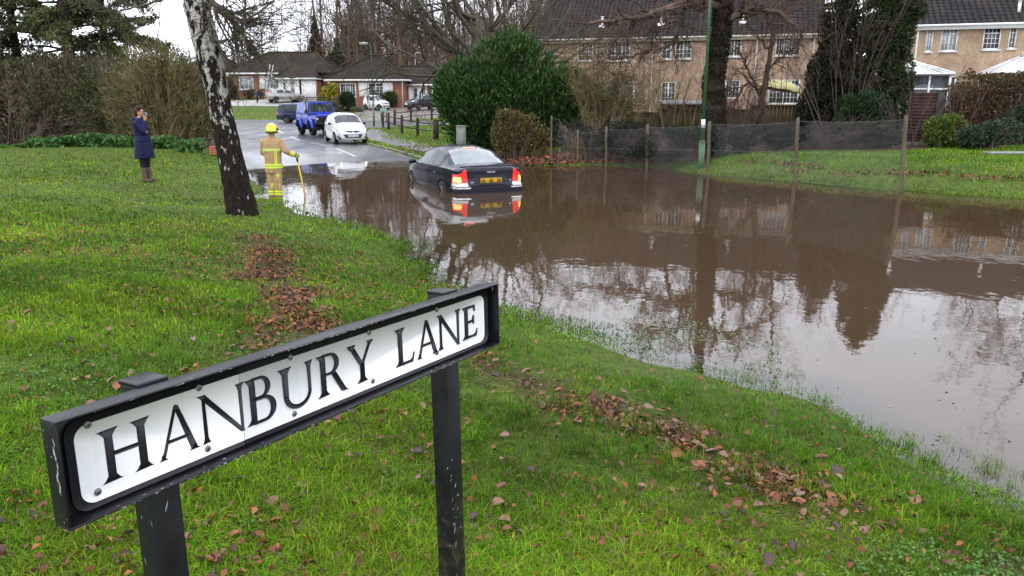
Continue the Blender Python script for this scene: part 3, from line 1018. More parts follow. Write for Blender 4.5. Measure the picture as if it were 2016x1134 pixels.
for x0 in (3.25, 6.03):
    sh = MB()
    sh.box((x0 + .48, -.03, 1.87), (.95, .06, 1.5))
    for k in range(14):
        sh.box((x0 + .48, -.066, 1.2 + k * .1), (.8, .012, .05))
    sh.build("shutter", WHITE_PAINT, b1)
downpipe(b1, W - .35, -.2, H, 0, True)
po = MB()
wall_face(po, W + .1, W + 2.2, -.5, H - .6, 1.6, [(W + .55, W + 1.25, .0, 2.15), (W + 1.55, W + 2.0, 1.0, 2.1)], .08)
wall_face(po, W + 2.7, W + 5.6, -.5, H - .6, 1.6, [], .08)
po.build("porch_wall", simple("white_boarding", (.74, .74, .73), (.66, .66, .65), 4, .5, stretch=(5, 1, .2)), b1)
d = MB(); d.box((W + .9, 1.65, 1.07), (.68, .05, 2.1)); d.box((W + .9, 1.62, .45), (.5, .02, .5))
do = d.build("door", WHITE_PAINT, b1)
d = MB(); d.box((W + .9, 1.61, 1.5), (.36, .03, 1.0)); d.build("pane", PANE, do)
window(b1, W + 1.55, W + 2.0, 1.0, 2.1, 1.6, 1, (2, 2), PANE, fw=.05)
# middle bungalow: dark mossy roof, ladder at the window, garage
b2z = 2.5
b2 = bungalow("brown-roofed bungalow with long white garage door and ladder at its window", -33.0, 92.0, b2z)
W = 7.6
H = 2.95
wm = MB()
wall_face(wm, 0, W, -.9, H, 0, [(1.15, 2.85, 1.05, 2.55), (4.3, 6.0, 1.15, 2.6)], .1)
wm.box((.02, 5, 1.0), (.03, 10, 3.8)); wm.box((W - .02, 3, 1.0), (.03, 6, 3.8))
wm.box((W + 3.2, -.3, .6), (.04, 5, 3.6)); wm.box((W + 4.0, .1, .9), (1.4, .04, 4.1)); wm.box((W + 4.7, 4, .9), (.04, 7.8, 4.1))
wm.box((W + 1.42, -2.72, .8), (.22, .05, 3.2))
wm.build("wall", RED_BRICK, b2)
r = MB()
hip(r, (-.45, 12.4, -.5, 10, H + .02), ((3.7, 4.2), (9.2, 4.6), H + 2.5))
hip(r, (W - 1.3, W + 3.45, -3.1, 9, H - .62), ((W - .2, 3.0), (W + 1.6, 3.4), H + 1.4), 12)
r.build("roof", BROWN_TILE, b2)
f = MB()
fascia(f, -.43, W + .43, -.48, 10, H - .08)
fascia(f, W - 1.25, W + 3.4, -3.08, 2, H - .72, "flr")
f.build("gutter", WHITE_PAINT, b2)
window(b2, 1.15, 2.85, 1.05, 2.55, 0, 3, (1, 2), PANE_PALE, (1,), fw=.12)
window(b2, 4.3, 6.0, 1.15, 2.6, 0, 2, (2, 1), PANE_PALE, (1,), fw=.12)
for x0 in (3.55, 6.03):
    sh = MB()
    sh.box((x0 + .36, -.03, 1.87), (.7, .06, 1.5))
    for k in range(14):
        sh.box((x0 + .36, -.066, 1.2 + k * .1), (.6, .012, .05))
    sh.build("shutter", WHITE_PAINT, b2)
downpipe(b2, W - .25, -.4, H, 0)
po = MB()
wall_face(po, W - 1.1, W + 1.3, -.6, H - .75, -2.6, [(W - .75, W - .1, -.1, 1.95), (W + .25, W + .75, .5, 1.95)], .06)
po.build("porch_wall", simple("white_porch_boards", (.72, .72, .71), (.62, .62, .61), 4, .5, stretch=(5, 1, .2)), b2)
d = MB(); d.box((W - .42, -2.56, .92), (.63, .05, 2.0))
do = d.build("door", WHITE_PAINT, b2)
d = MB(); d.box((W - .42, -2.6, 1.25), (.24, .03, 1.1)); d.build("pane", PANE, do)
window(b2, W + .25, W + .75, .5, 1.95, -2.6, 1, (1, 2), PANE_PALE, fw=.05)
gd_ = MB(); gd_.box((W + 2.3, -2.7, .85), (1.9, .06, 2.75))
for k in range(9):
    gd_.box((W + 1.45 + k * .21, -2.735, .85), (.17, .02, 2.65))
gd_.build("garage_door", WHITE_PAINT, b2)
lad = thing("ladder", "white aluminium ladder leaning on the bungalow wall under its shuttered window", "ladder", (-28.35, 90.6, gz(-28.35, 90.6)))
for sx in (-.19, .19):
    m_ = MB(); m_.tube([(sx, 0, 0), (sx + .55, 1.15, 3.9)], .035, 6); m_.build("rail", simple("ladder_aluminium", (.62, .62, .63), (.5, .5, .5), 5, .4), lad)
for k in range(13):
    t = (k + .7) / 13.6
    m_ = MB(); m_.tube([(-.19 + .55 * t, 1.15 * t, 3.9 * t), (.19 + .55 * t, 1.15 * t, 3.9 * t)], .016, 6); m_.build("rung", bpy.data.materials["ladder_aluminium"], lad)
# left bungalow, half hidden
b3 = bungalow("bungalow half hidden by the leaning birch with only roof and pale wall showing", -41.5, 97.5, 2.7)
wm = MB(); wall_face(wm, 0, 7.2, -.9, 2.7, 0, [(2.2, 3.8, 1.0, 2.3), (4.6, 6.4, 1.0, 2.3)], .1); wm.box((7.2, 4, .9), (.03, 8, 3.6)); wm.build("wall", RED_BRICK, b3)
r = MB(); hip(r, (-.45, 7.65, -.5, 8.5, 2.72), ((2.8, 4), (4.4, 4), 5.2), 12); r.build("roof", BROWN_TILE, b3)
f = MB(); fascia(f, -.43, 7.63, -.48, 8, 2.62); f.build("gutter", WHITE_PAINT, b3)
window(b3, 2.2, 3.8, 1.0, 2.3, 0, 2, (2, 2), PANE_PALE, fw=.12)
window(b3, 4.6, 6.4, 1.0, 2.3, 0, 2, (2, 2), PANE_PALE, fw=.12)
# ================================================================== trees and shrubs
def bark_mat(name, c1, c2, c3=None, sc=6, bmp=.8):
    m, nt, b = new_mat(name)
    v = coord(nt, 'Object', (1, 1, .25))
    f = noise(nt, v, sc, 6, .7)
    st = [(.3, c1), (.6, c2)]
    if c3:
        st.append((.75, c3))
    L(nt, ramp(nt, f, st), b.inputs['Base Color'])
    b.inputs['Roughness'].default_value = .9
    b.inputs['Specular IOR Level'].default_value = .2
    bump(nt, b, f, bmp, .05)
    return m
BARK_BROWN = bark_mat("brown_bark", (.030, .022, .017), (.085, .062, .046), (.11, .10, .06))
BARK_DARK = bark_mat("dark_bark", (.014, .011, .009), (.045, .034, .027))
BARK_GREY = bark_mat("greenish_grey_bark", (.040, .034, .024), (.105, .090, .062), (.13, .125, .075))
TWIG = bark_mat("brown_twigs", (.045, .030, .023), (.115, .078, .058), sc=2, bmp=.2)
TWIG_OLIVE = bark_mat("olive_twigs", (.085, .066, .030), (.21, .165, .085), sc=2, bmp=.2)
TWIG_PALE = bark_mat("pale_grey_twigs", (.10, .076, .052), (.24, .19, .135), sc=2, bmp=.2)
TWIG_PURPLE = bark_mat("purple_brown_twigs", (.045, .028, .027), (.11, .072, .068), sc=2, bmp=.2)
LEAF = attr_mat("leaf_faces", .55, .25, .14)
LEAF_DULL = attr_mat("dull_leaf_faces", .8, .2, .08)

def grow(rng, p, d, length, r, lvl, out, prm):
    """one branch and, along it, its smaller branches"""
    q = prm[min(lvl, len(prm) - 1)]
    n = q['n']
    d = np.array(d, float)
    d /= np.linalg.norm(d)
    p = np.array(p, float)
    st = length / n
    r_end = r * q.get('taper', .35)
    path = [p.copy()]
    for i in range(n):
        d = d + rng.normal(size=3) * q['wob'] + np.array([0, 0, q['up']]) * st
        d /= np.linalg.norm(d)
        p2 = p + d * st
        r0, r1 = r + (r_end - r) * i / n, r + (r_end - r) * (i + 1) / n
        out[lvl].append((p, p2, r0, r1))
        if lvl + 1 < len(prm):
            f = (i + 1) / n
            if f > q.get('first', .2):
                k = rng.poisson(q['kids'])
                for _ in range(k):
                    ax = rng.normal(size=3)
                    ax -= d * (ax @ d)
                    ax /= np.linalg.norm(ax) + 1e-9
                    a = R(rng.uniform(*q['ang']))
                    nd = d * math.cos(a) + ax * math.sin(a)
                    ln = length * rng.uniform(*q['len']) * (1 - .45 * f)
                    grow(rng, p2, nd, ln, max(r1 * q['rr'], q.get('rmin', .004)), lvl + 1, out, prm)
        p = p2
        path.append(p.copy())
    return path
def put_segs(mb, segs, k):
    if segs:
        a = np.array([s[0] for s in segs]); b = np.array([s[1] for s in segs])
        mb.segs(a, b, np.array([s[2] for s in segs]), np.array([s[3] for s in segs]), k)
def bare_tree(name, label, seed, height, r, prm, loc, bark=BARK_BROWN, twig=TWIG, lean=(0, 0, 1), cat="tree", group=None):
    rng = np.random.default_rng(seed)
    out = [[] for _ in prm]
    path = grow(rng, (0, 0, -.2), lean, height, r, 0, out, prm)
    t = thing(name, label, cat, loc, 0, group)
    tb = MB()
    rad = np.linspace(r, r * prm[0].get('taper', .35), len(path))
    rad[0] *= 1.35
    tb.tube(path, rad, 9)
    tb.build("trunk", bark, t, smooth=True)
    cb = MB()
    for l, sg in enumerate(out[1:]):
        put_segs(cb, sg, 5 if l == 0 else 3)
    cb.build("crown", twig, t)
    return t

# ---- the leaning silver birch on the near lawn
def birch_bark():
    m, nt, b = new_mat("birch_bark")
    v = coord(nt, 'Object')
    sp = nt.nodes.new('ShaderNodeSeparateXYZ')
    L(nt, v, sp.inputs[0])
    plates = noise(nt, coord(nt, 'Object', (1, 1, .42)), 10.5, 6, .68)
    fine = noise(nt, coord(nt, 'Object', (1, 1, .30)), 30, 5, .7)
    dark = ramp(nt, fine, [(.3, (.004, .0032, .003)), (.55, (.018, .014, .0115)), (.8, (.055, .047, .037))])
    lent = noise(nt, coord(nt, 'Object', (.6, .6, 3.2)), 12, 3, .6)
    white = mixc(nt, ramp(nt, lent, [(.56, 0.), (.64, .9)]), ramp(nt, fine, [(.3, (.22, .205, .175)), (.6, (.44, .42, .375))]), (.05, .04, .035))
    hgt = nt.nodes.new('ShaderNodeMapRange')
    hgt.inputs['From Min'].default_value = .2
    hgt.inputs['From Max'].default_value = 2.9
    hgt.inputs['To Min'].default_value = -.13
    hgt.inputs['To Max'].default_value = .030
    L(nt, sp.outputs['Z'], hgt.inputs['Value'])
    s = mth(nt, 'ADD', plates, hgt.outputs['Result'])
    w = ramp(nt, s, [(.505, 0.), (.53, 1.)])
    L(nt, mixc(nt, w, dark, white), b.inputs['Base Color'])
    b.inputs['Roughness'].default_value = .9
    b.inputs['Specular IOR Level'].default_value = .08
    bump(nt, b, mth(nt, 'ADD', mth(nt, 'MULTIPLY', fine, .5), mth(nt, 'MULTIPLY', w, .25)), 1.0, .03)
    return m
BY = 13.83
bpx = [(480, 440), (477, 415), (463, 350), (452, 300), (439, 240), (428, 180), (416, 130), (404, 80), (394, 40), (386, 0), (368, -90), (352, -190), (330, -330), (318, -480)]
bw = [29, 27, 23.5, 22, 21, 20.5, 22, 23, 22.5, 21.5, 19, 16, 11, 5]
bpath = np.array([atY(u, v, BY) for u, v in bpx])
birch = thing("silver_birch", "leaning silver birch with black and white bark at the lawn edge", "tree", tuple(np.array([bpath[1][0], BY, gz(bpath[1][0], BY)])))
o0 = np.array(birch.location)
n_ = 130
tt = np.linspace(0, len(bpx) - 1, n_)
sm = np.array([[np.interp(t, range(len(bpx)), bpath[:, k]) for k in range(3)] for t in tt])
for _ in range(4):
    sm[1:-1] = (sm[:-2] + 2 * sm[1:-1] + sm[2:]) / 4
rad = np.interp(tt, range(len(bpx)), np.array(bw) * BY / FPX * 1.02)
mb = MB()
k = 40
mb.tube(sm - o0, rad, k)
V = mb.V[0]
ang = np.tile(np.arange(k), n_) * 2 * math.pi / k
hh = np.repeat(sm[:, 2], k)
rng = np.random.default_rng(5)
rough_ = np.zeros(n_ * k)
for q in range(16):
    fa, fh, ph = rng.integers(3, 13), rng.uniform(2, 14), rng.uniform(0, 6.3, 2)
    rough_ += np.sin(fa * ang + ph[0] + 1.5 * np.sin(hh * fh * .4)) * np.sin(hh * fh + ph[1]) / 16
cen = np.repeat(sm - o0, k, 0)
amp = np.clip(1.5 - hh * .38, .35, 1.3)[:, None]
foot = np.clip(.55 - hh, 0, .55)[:, None] * .38 * (1 + .55 * np.sin(ang * 5 + 1)[:, None])
mb.V[0][:n_ * k] = cen + (V[:n_ * k] - cen) * (1 + .36 * rough_[:, None] * amp + foot)
mb.build("trunk", birch_bark(), birch, smooth=True)
rng = np.random.default_rng(11)
lp = [dict(n=7, wob=.10, up=.02, kids=1.0, ang=(25, 65), len=(.45, .8), rr=.55, taper=.3), dict(n=7, wob=.14, up=-.08, kids=.9, ang=(20, 60), len=(.4, .8), rr=.6, rmin=.005), dict(n=6, wob=.16, up=-.16, kids=.3, ang=(20, 50), len=(.5, .9), rr=.7, rmin=.0035), dict(n=4, wob=.15, up=-.2, kids=0, ang=(20, 40), len=(.5, .8), rr=.7, rmin=.003)]
cb = MB()
BL = BARK_GREY
limbs = [([(404, -30, 0), (420, 8, -.15), (440, 28, -.35), (470, 40, -.5), (497, 42, -.6)], .052, .018), ([(440, 28, -.35), (462, 45, -.4), (478, 66, -.45), (484, 84, -.5)], .035, .018), ([(484, 84, -.5), (500, 92, -.5), (525, 88, -.55), (545, 66, -.6)], .018, .007), ([(484, 84, -.5), (490, 110, -.5), (497, 128, -.55)], .015, .005),
         ([(413, 70, 0), (422, 80, -.2), (438, 82, -.35), (460, 78, -.45), (484, 82, -.5)], .030, .014), ([(478, 64, -.45), (484, 40, -.4), (482, 10, -.4), (490, -30, -.4)], .022, .012), ([(482, 40, -.4), (520, 20, -.3), (560, -20, -.2), (600, -60, 0)], .016, .008),
         ([(365, -100, 0), (450, -160, -.6), (560, -150, -1.2), (640, -90, -1.5)], .06, .015), ([(350, -190, 0), (300, -200, -.4), (240, -120, -.8), (180, -60, -1.0)], .05, .012), ([(372, -80, 0), (345, -30, .4), (318, 2, .6), (255, 18, .9), (190, 22, 1.1)], .035, .010),
         ([(340, -250, 0), (420, -330, 1), (520, -300, 2), (610, -200, 2.5), (690, -120, 3)], .05, .012)]
twigs = [[] for _ in lp]
for pts, ra, rb in limbs:
    P = np.array([atY(u, v, BY + dy) for u, v, dy in pts]) - o0
    t = np.linspace(0, len(P) - 1, len(P) * 5)
    Pm = np.array([[np.interp(s, range(len(P)), P[:, c]) for c in range(3)] for s in t])
    for _ in range(3):
        Pm[1:-1] = (Pm[:-2] + 2 * Pm[1:-1] + Pm[2:]) / 4
    Pm[1:-1] += rng.normal(size=(len(Pm) - 2, 3)) * .012
    rr2 = np.linspace(ra, rb, len(Pm))
    cb.tube(Pm, rr2, 7)
    for i in range(3, len(Pm)):
        for _ in range(rng.poisson(1.0)):
            d = Pm[i] - Pm[i - 1]
            d = d / np.linalg.norm(d) + rng.normal(size=3) * .6 + [0, 0, -.1]
            grow(rng, Pm[i], d, rng.uniform(.4, 1.2), rr2[i] * .5, 1, twigs, lp)
# fine hanging twigs of the upper crown
for _ in range(34):
    u, v, y = rng.uniform(548, 700), rng.uniform(-140, -20), BY + rng.uniform(-2, 1.5)
    p = atY(u, v, y) - o0
    grow(rng, p, (rng.normal() * .15, rng.normal() * .15, -1), rng.uniform(.5, 1.0) + max(0, (660 - abs(u - 630)) - 600) * .012, .006, 2, twigs, lp)
for l, sg in enumerate(twigs):
    put_segs(cb, sg, 4)
cb.build("crown", BL, birch, smooth=True)

# ---- spreading bare oak behind the conifer hedge
OAK = [dict(n=6, wob=.05, up=.0, kids=3.4, first=.42, ang=(48, 88), len=(1.6, 2.4), rr=.36, taper=.7), dict(n=9, wob=.20, up=.09, kids=1.0, first=.1, ang=(25, 60), len=(.35, .65), rr=.62, taper=.25), dict(n=7, wob=.22, up=.05, kids=.95, ang=(25, 60), len=(.4, .7), rr=.6, rmin=.02), dict(n=5, wob=.22, up=.02, kids=.9, ang=(25, 55), len=(.45, .8), rr=.65, rmin=.013), dict(n=4, wob=.2, up=0, kids=0, ang=(20, 50), len=(.5, .8), rr=.7, rmin=.009)]
ox = atY(912, 200, 41)[0]
bare_tree("oak_tree", "big bare oak with wide crooked limbs behind the green conifer hedge", 21, 6.4, .52, OAK, (ox, 41, gz(ox, 41)), BARK_GREY, BARK_GREY, (.08, 0, 1))

# ---- bare woodland behind the houses: a few grown trees, each copied
WOODP = [dict(n=10, wob=.03, up=.02, kids=1.7, first=.32, ang=(25, 60), len=(.22, .42), rr=.42, taper=.18), dict(n=6, wob=.12, up=.10, kids=1.1, first=.1, ang=(20, 50), len=(.35, .65), rr=.55, taper=.3), dict(n=5, wob=.14, up=.06, kids=1.0, first=.0, ang=(20, 50), len=(.4, .8), rr=.6, rmin=.018), dict(n=3, wob=.14, up=.04, kids=0, ang=(20, 50), len=(.5, .8), rr=.7, rmin=.014)]
wood_protos = []
WL = ["tall bare brown tree of the wood rising behind the houses"]
rng = np.random.default_rng(77)
spots = []
for k in range(150):
    y = rng.uniform(104, 150)
    u = (rng.uniform(425, 1120) if k < 60 else rng.uniform(690, 1120)) if k < 124 else rng.uniform(1120, 2200)
    x = (u - 1008) / FPX * y
    if k >= 124:
        y = rng.uniform(66, 90)
        x = (u - 1008) / FPX * y
    h = rng.uniform(.9, 1.2) * (.62 if u < 640 else 1.0)
    spots.append((x, y, h))
bshades = [bark_mat(f"woodland_bark_{n}", *c, sc=2, bmp=.2) for n, c in (("brown", ((.050, .034, .024), (.105, .072, .050))), ("grey", ((.060, .050, .040), (.125, .105, .083))), ("rust", ((.060, .036, .022), (.13, .082, .052))))]
for k, (x, y, h) in enumerate(spots):
    zz = gz(x, y)
    if k < 6:
        t = bare_tree("bare_tree", WL[0], 100 + k, 15 + k % 3 * 1.8, .19 + .03 * (k % 3), WOODP, (x, y, zz), bshades[k % 3], bshades[(k + 1) % 3], group="bare trees of the wood behind the houses")
        wood_protos.append(t)
        t.scale = (h,) * 3
    else:
        copy_thing(wood_protos[k % 6], (x, y, zz - .1), rng.uniform(0, 6.28), h)
# the far brushwood that reads as one brown mass
rng = np.random.default_rng(8)
n = 62000
y = rng.uniform(108, 165, n)
u = rng.uniform(380, 1180, n)
x = (u - 1008) / FPX * y
zb = ground_z(x, y)
zt = rng.power(1.4, n) * np.interp(u, [380, 560, 700, 1180], [3.5, 5.5, 15, 15])
p0 = np.stack([x, y, zb + zt * rng.uniform(0, .8, n)], 1)
d = rng.normal(size=(n, 3)) * [.35, .35, .3] + [0, 0, .8]
ln = rng.uniform(.8, 2.6, n)[:, None]
mb = MB()
cc = np.array([[.14, .092, .066], [.18, .122, .086], [.11, .084, .066], [.19, .145, .10], [.20, .115, .072]])[rng.integers(0, 5, n)]
mb.segs(p0, p0 + d * ln, rng.uniform(.018, .05, n), rng.uniform(.006, .02, n), 3, col=cc)
struct(mb.build("brushwood", attr_mat("brushwood_twigs", .9, 0, .1), col=True), 'stuff')

# ---- leafy things
def pick(rng, cols, n, jit=.25):
    c = np.array(cols)[rng.integers(0, len(cols), n)]
    return c * rng.uniform(1 - jit, 1 + jit, (n, 1)) * rng.uniform(.92, 1.08, (n, 3))
def lump_points(rng, lumps, n, shell=.5):
    """points through a crown made of overlapping ellipsoid lumps (x,y,z,rx,ry,rz), denser outwards, plus which way is out"""
    lumps = np.array(lumps, float)
    w = lumps[:, 3] * lumps[:, 4] + lumps[:, 3] * lumps[:, 5]
    k = rng.choice(len(lumps), n, p=w / w.sum())
    d = rng.normal(size=(n, 3))
    d /= np.linalg.norm(d, axis=1, keepdims=True)
    rr = rng.uniform(0, 1, n) ** (shell * .6)
    return lumps[k, :3] + d * lumps[k, 3:] * rr[:, None], d
def clumpy(rng, P, scale, keep):
    """thin the points with a lumpy pattern so that gaps and dense clumps form"""
    f = np.zeros(len(P))
    for q in range(5):
        w = rng.normal(size=3) / scale * (1 + q * .6)
        f += np.sin(P @ w + rng.uniform(0, 6.28)) / (1 + q * .5)
    return f > np.quantile(f, 1 - keep)
def bush(name, label, loc, lumps, n, size, cols, seed, asp=.6, stems=0, stem_m=None, stem_r=.02, keep=.75, clump=.5, shell=.6, cat="shrub", leaf=LEAF, group=None, twigs=0, droop=0., top_stems=1.0, updir=.5):
    rng = np.random.default_rng(seed)
    t = thing(name, label, cat, loc, 0, group)
    P, D = lump_points(rng, lumps, n, shell)
    ok = clumpy(rng, P, clump, keep) & (P[:, 2] > .02)
    P, D = P[ok], D[ok]
    f = MB()
    ax = D * .7 + rng.normal(size=P.shape) * .6 + [0, 0, updir - droop]
    f.cards(P, rng.uniform(.6, 1.3, len(P)) * size, asp, axis=ax, rng=rng, col=pick(rng, cols, len(P)), bend=.12)
    f.build("foliage", leaf, t, col=True)
    if stems:
        s = MB()
        lm = np.array(lumps)
        A, B, ra, rb = [], [], [], []
        for k in range(stems):
            e, _ = lump_points(rng, lumps, 1, .4)
            e = e[0] * [1, 1, top_stems]
            b = np.array([e[0] * .35 + rng.normal() * .15, e[1] * .35 + rng.normal() * .15, 0])
            mid = b * .4 + e * .6 + [0, 0, .25 * e[2]] + rng.normal(size=3) * .12
            pts = [b + (2 * (1 - q) * q) * (mid - b) * 1.0 + q * q * (e - b) for q in np.linspace(0, 1, 7)]
            for i in range(6):
                A.append(pts[i]); B.append(pts[i + 1])
                ra.append(stem_r * (1 - i / 7)); rb.append(stem_r * (1 - (i + 1) / 7))
                if i > 1:
                    for _ in range(twigs):
                        dd = (pts[i + 1] - pts[i]) + rng.normal(size=3) * .35 * np.linalg.norm(pts[i + 1] - pts[i]) * 1.8
                        A.append(pts[i + 1]); B.append(pts[i + 1] + dd)
                        ra.append(stem_r * .45); rb.append(stem_r * .15)
        s.segs(A, B, np.array(ra), np.array(rb), 4)
        s.build("stems", stem_m or TWIG, t)
    return t
def g3(u, v, Y):
    p = atY(u, v, Y)
    return p
# conifer hedge by the road: several soft peaks, sprays pointing up and out
hx, hy = atY(985, 200, 33)[0], 33.0
hz = gz(hx, hy)
def hl(u, vtop, r, ry=1.7, base=-.2):
    p = atY(u, vtop, 33)
    top = p[2] - hz
    return (p[0] - hx, 0, (top + base) / 2, r, ry, (top - base) / 2)
LEY = [hl(900, 116, 1.0, 1.5, .9), hl(925, 98, 1.15), hl(962, 76, 1.2), hl(1000, 62, 1.25), hl(1032, 66, 1.1), hl(1062, 92, 1.2), hl(1095, 108, 1.3), hl(1085, 150, 1.5, 1.8), hl(1128, 132, 1.2, 1.6), hl(1150, 165, 1.0, 1.4), hl(1005, 50, .5, .8), hl(886, 150, .75, 1.3, 1.0), hl(940, 140, 1.5, 2.1), hl(1010, 130, 1.7, 2.2)]
rng = np.random.default_rng(31)
ley = thing("conifer_hedge", "dense green conifer hedge clipped to a broad mound by the footpath", "hedge", (hx, hy, hz))
P, D = lump_points(rng, LEY, 88000, .30)
P[:14000] += D[:14000] * rng.uniform(.0, .30, (14000, 1))
ok = (P[:, 2] > .05) & clumpy(rng, P, .42, .70)
P, D = P[ok], D[ok]
f = MB()
ax = D * [1, 1, .5] * .8 + rng.normal(size=P.shape) * .28 + [0, 0, .55]
hi = np.clip((P[:, 2] - 1.8) / 3.6, 0, 1)[:, None]
cl = pick(rng, [(.034, .086, .022), (.060, .130, .028), (.020, .050, .017), (.085, .155, .036), (.018, .044, .016)], len(P))
f.cards(P, rng.uniform(.10, .30, len(P)), .30, axis=ax, rng=rng, col=cl, bend=.1)
f.build("foliage", LEAF, ley, col=True)
s = MB()
for q in LEY[:6]:
    s.tube([(q[0], 0, -.2), (q[0] * .98, .05, q[5] * 1.7)], [.13, .03], 7)
s.build("trunk", BARK_DARK, ley)
# the brown twiggy shrub against its right side
sx = atY(1180, 200, 31)[0]
bush("bare_shrub", "brown twiggy shrub leaning over the right end of the conifer hedge", (sx, 31.2, gz(sx, 31.2)), [(-.5, .2, 3.0, 1.0, 1.0, 1.5), (.3, 0, 2.2, 1.2, 1.0, 1.6), (.9, 0, 1.6, 1.1, 1, 1.2), (.3, 0, 1.2, 1.2, 1.1, 1.1)], 6500, .09, [(.05, .065, .024), (.09, .074, .036), (.105, .07, .04), (.036, .062, .02)], 32, stems=120, stem_m=TWIG_OLIVE, stem_r=.017, twigs=5, keep=.5, leaf=LEAF_DULL)

# left boundary: tall dark conifers with drooping sparse boughs, and the shrubs below them
def cedar(label, x, y, h, r, seed, spread, cols, n_b=60, lean=(0, 0), first=.1):
    rng = np.random.default_rng(seed)
    t = thing("dark_conifer", label, "tree", (x, y, gz(x, y)))
    tb = MB()
    zz = np.linspace(-.2, h, 14)
    P = np.stack([lean[0] * zz + .05 * np.sin(zz), lean[1] * zz, zz], 1)
    tb.tube(P, np.linspace(r, r * .25, 14), 10)
    tb.build("trunk", BARK_DARK, t, smooth=True)
    A, B, ra, rb, C, AX = [], [], [], [], [], []
    for k in range(n_b):
        z = h * (first + (1 - first) * rng.uniform() ** .9)
        a = rng.uniform(0, 6.28)
        ln = spread * (1.12 - .8 * z / h) * rng.uniform(.6, 1.15)
        p = np.array([lean[0] * z, lean[1] * z, z])
        d = np.array([math.cos(a), math.sin(a), rng.uniform(.0, .35)])
        n = 8
        for i in range(n):
            d = d + rng.normal(size=3) * .12 + [0, 0, -.055]
            d /= np.linalg.norm(d)
            p2 = p + d * ln / n
            A.append(p); B.append(p2)
            ra.append(.05 * (1 - i / n) + .008); rb.append(.05 * (1 - (i + 1) / n) + .008)
            if i > 1:
                for _ in range(5):
                    side = np.cross(d, [0, 0, 1]) * rng.choice([-1, 1]) + d * .8 + rng.normal(size=3) * .35 + [0, 0, -.25]
                    side /= np.linalg.norm(side)
                    sl = rng.uniform(.25, .75)
                    A.append(p2); B.append(p2 + side * sl); ra.append(.012); rb.append(.004)
                    m = 26
                    tq = rng.uniform(.15, 1.1, m)
                    C.append(p2 + side * sl * tq[:, None] + rng.normal(size=(m, 3)) * .07)
                    AX.append(side + rng.normal(size=(m, 3)) * .5 + [0, 0, -.35])
            p = p2
    cbm = MB()
    cbm.segs(A, B, np.array(ra), np.array(rb), 4)
    cbm.build("boughs", BARK_DARK, t)
    C, AX = np.concatenate(C), np.concatenate(AX)
    f = MB()
    f.cards(C, rng.uniform(.09, .19, len(C)), .40, axis=AX, rng=rng, col=pick(rng, cols, len(C)), bend=.1)
    f.build("foliage", LEAF_DULL, t, col=True)
    return t
DK = [(.058, .060, .032), (.078, .074, .040), (.105, .080, .052), (.046, .058, .026)]
DK2 = [(.068, .088, .036), (.098, .118, .044), (.125, .118, .055), (.058, .080, .034)]
def at_x(u, Y):
    return atY(u, 200, Y)[0]
cedar("dark sparse conifer with sky showing through, trunk furthest along the left shrubs", at_x(48, 35), 35, 13, .24, 41, 3.6, DK, 52, first=.18)
cedar("tall dark conifer with thick straight trunk behind the left shrubs", at_x(150, 34), 34, 14, .30, 42, 3.9, DK2, 78, first=.15)
cedar("olive-green conifer with drooping boughs nearest the leaning birch", at_x(222, 36), 36, 12, .22, 43, 3.2, DK2, 86, first=.15)
cedar("dark conifer cut by the photo's edge beyond the bramble tangle", at_x(-90, 33), 33, 12, .24, 44, 3.4, DK, 60, first=.2)
BR = [(.105, .080, .050), (.085, .088, .036), (.135, .098, .064), (.064, .076, .030)]
def lbush(label, u, Y, lumps, n, size, cols, seed, **k):
    x = at_x(u, Y)
    return bush(k.pop('name', "overgrown_shrub"), label, (x, Y, gz(x, Y)), lumps, n, size, cols, seed, **k)
lbush("reddish-brown bramble tangle at the left end of the lawn", 20, 31.5, [(-1.5, 0, 1.2, 2.0, 1.2, 1.5), (.3, 0, 1.5, 1.9, 1.2, 1.8), (1.4, .2, 1.1, 1.3, 1, 1.4), (-3.2, 0, 1.2, 1.8, 1.2, 1.6)], 15000, .13, [(.115, .082, .060), (.085, .082, .036), (.145, .10, .072), (.06, .072, .03)], 51, stems=300, stem_m=TWIG_PALE, stem_r=.016, twigs=5, keep=.6, leaf=LEAF_DULL, name="bramble_thicket")
lbush("dark brown-green thicket under the tall conifers", 125, 32, [(-1.1, 0, 1.3, 1.6, 1.1, 1.9), (.5, 0, 1.6, 1.7, 1.1, 2.1), (1.6, .1, 1.1, 1.2, 1, 1.5), (0, .4, 2.7, 1.7, .9, 1.1)], 21000, .13, BR, 52, stems=260, stem_m=TWIG_PALE, stem_r=.015, twigs=5, keep=.72, leaf=LEAF_DULL)
lbush("dark green leafy thicket behind the woman in the long coat", 235, 31.5, [(-1.0, 0, 1.2, 1.5, 1.0, 1.7), (.4, 0, 1.4, 1.5, 1.0, 1.8), (0, .5, 2.6, 1.6, .9, 1.1)], 20000, .12, [(.054, .078, .028), (.078, .096, .034), (.095, .090, .044), (.042, .062, .024)], 53, stems=200, stem_m=TWIG_PALE, stem_r=.014, twigs=5, keep=.75, leaf=LEAF_DULL)
lbush("big olive bush of arching bare stems between the woman and the birch", 318, 30.2, [(-.6, 0, 2.0, 1.5, 1.1, 1.7), (.6, 0, 1.9, 1.5, 1.1, 1.8), (.1, 0, 3.0, 1.2, .9, .9), (1.3, 0, 1.3, 1.0, 1.0, 1.5), (-1.3, .1, 1.3, 1., 1.0, 1.3)], 13500, .10, [(.090, .108, .034), (.13, .122, .048), (.066, .084, .026), (.15, .125, .06)], 54, stems=330, stem_m=TWIG_OLIVE, stem_r=.020, twigs=5, keep=.60, leaf=LEAF_DULL)
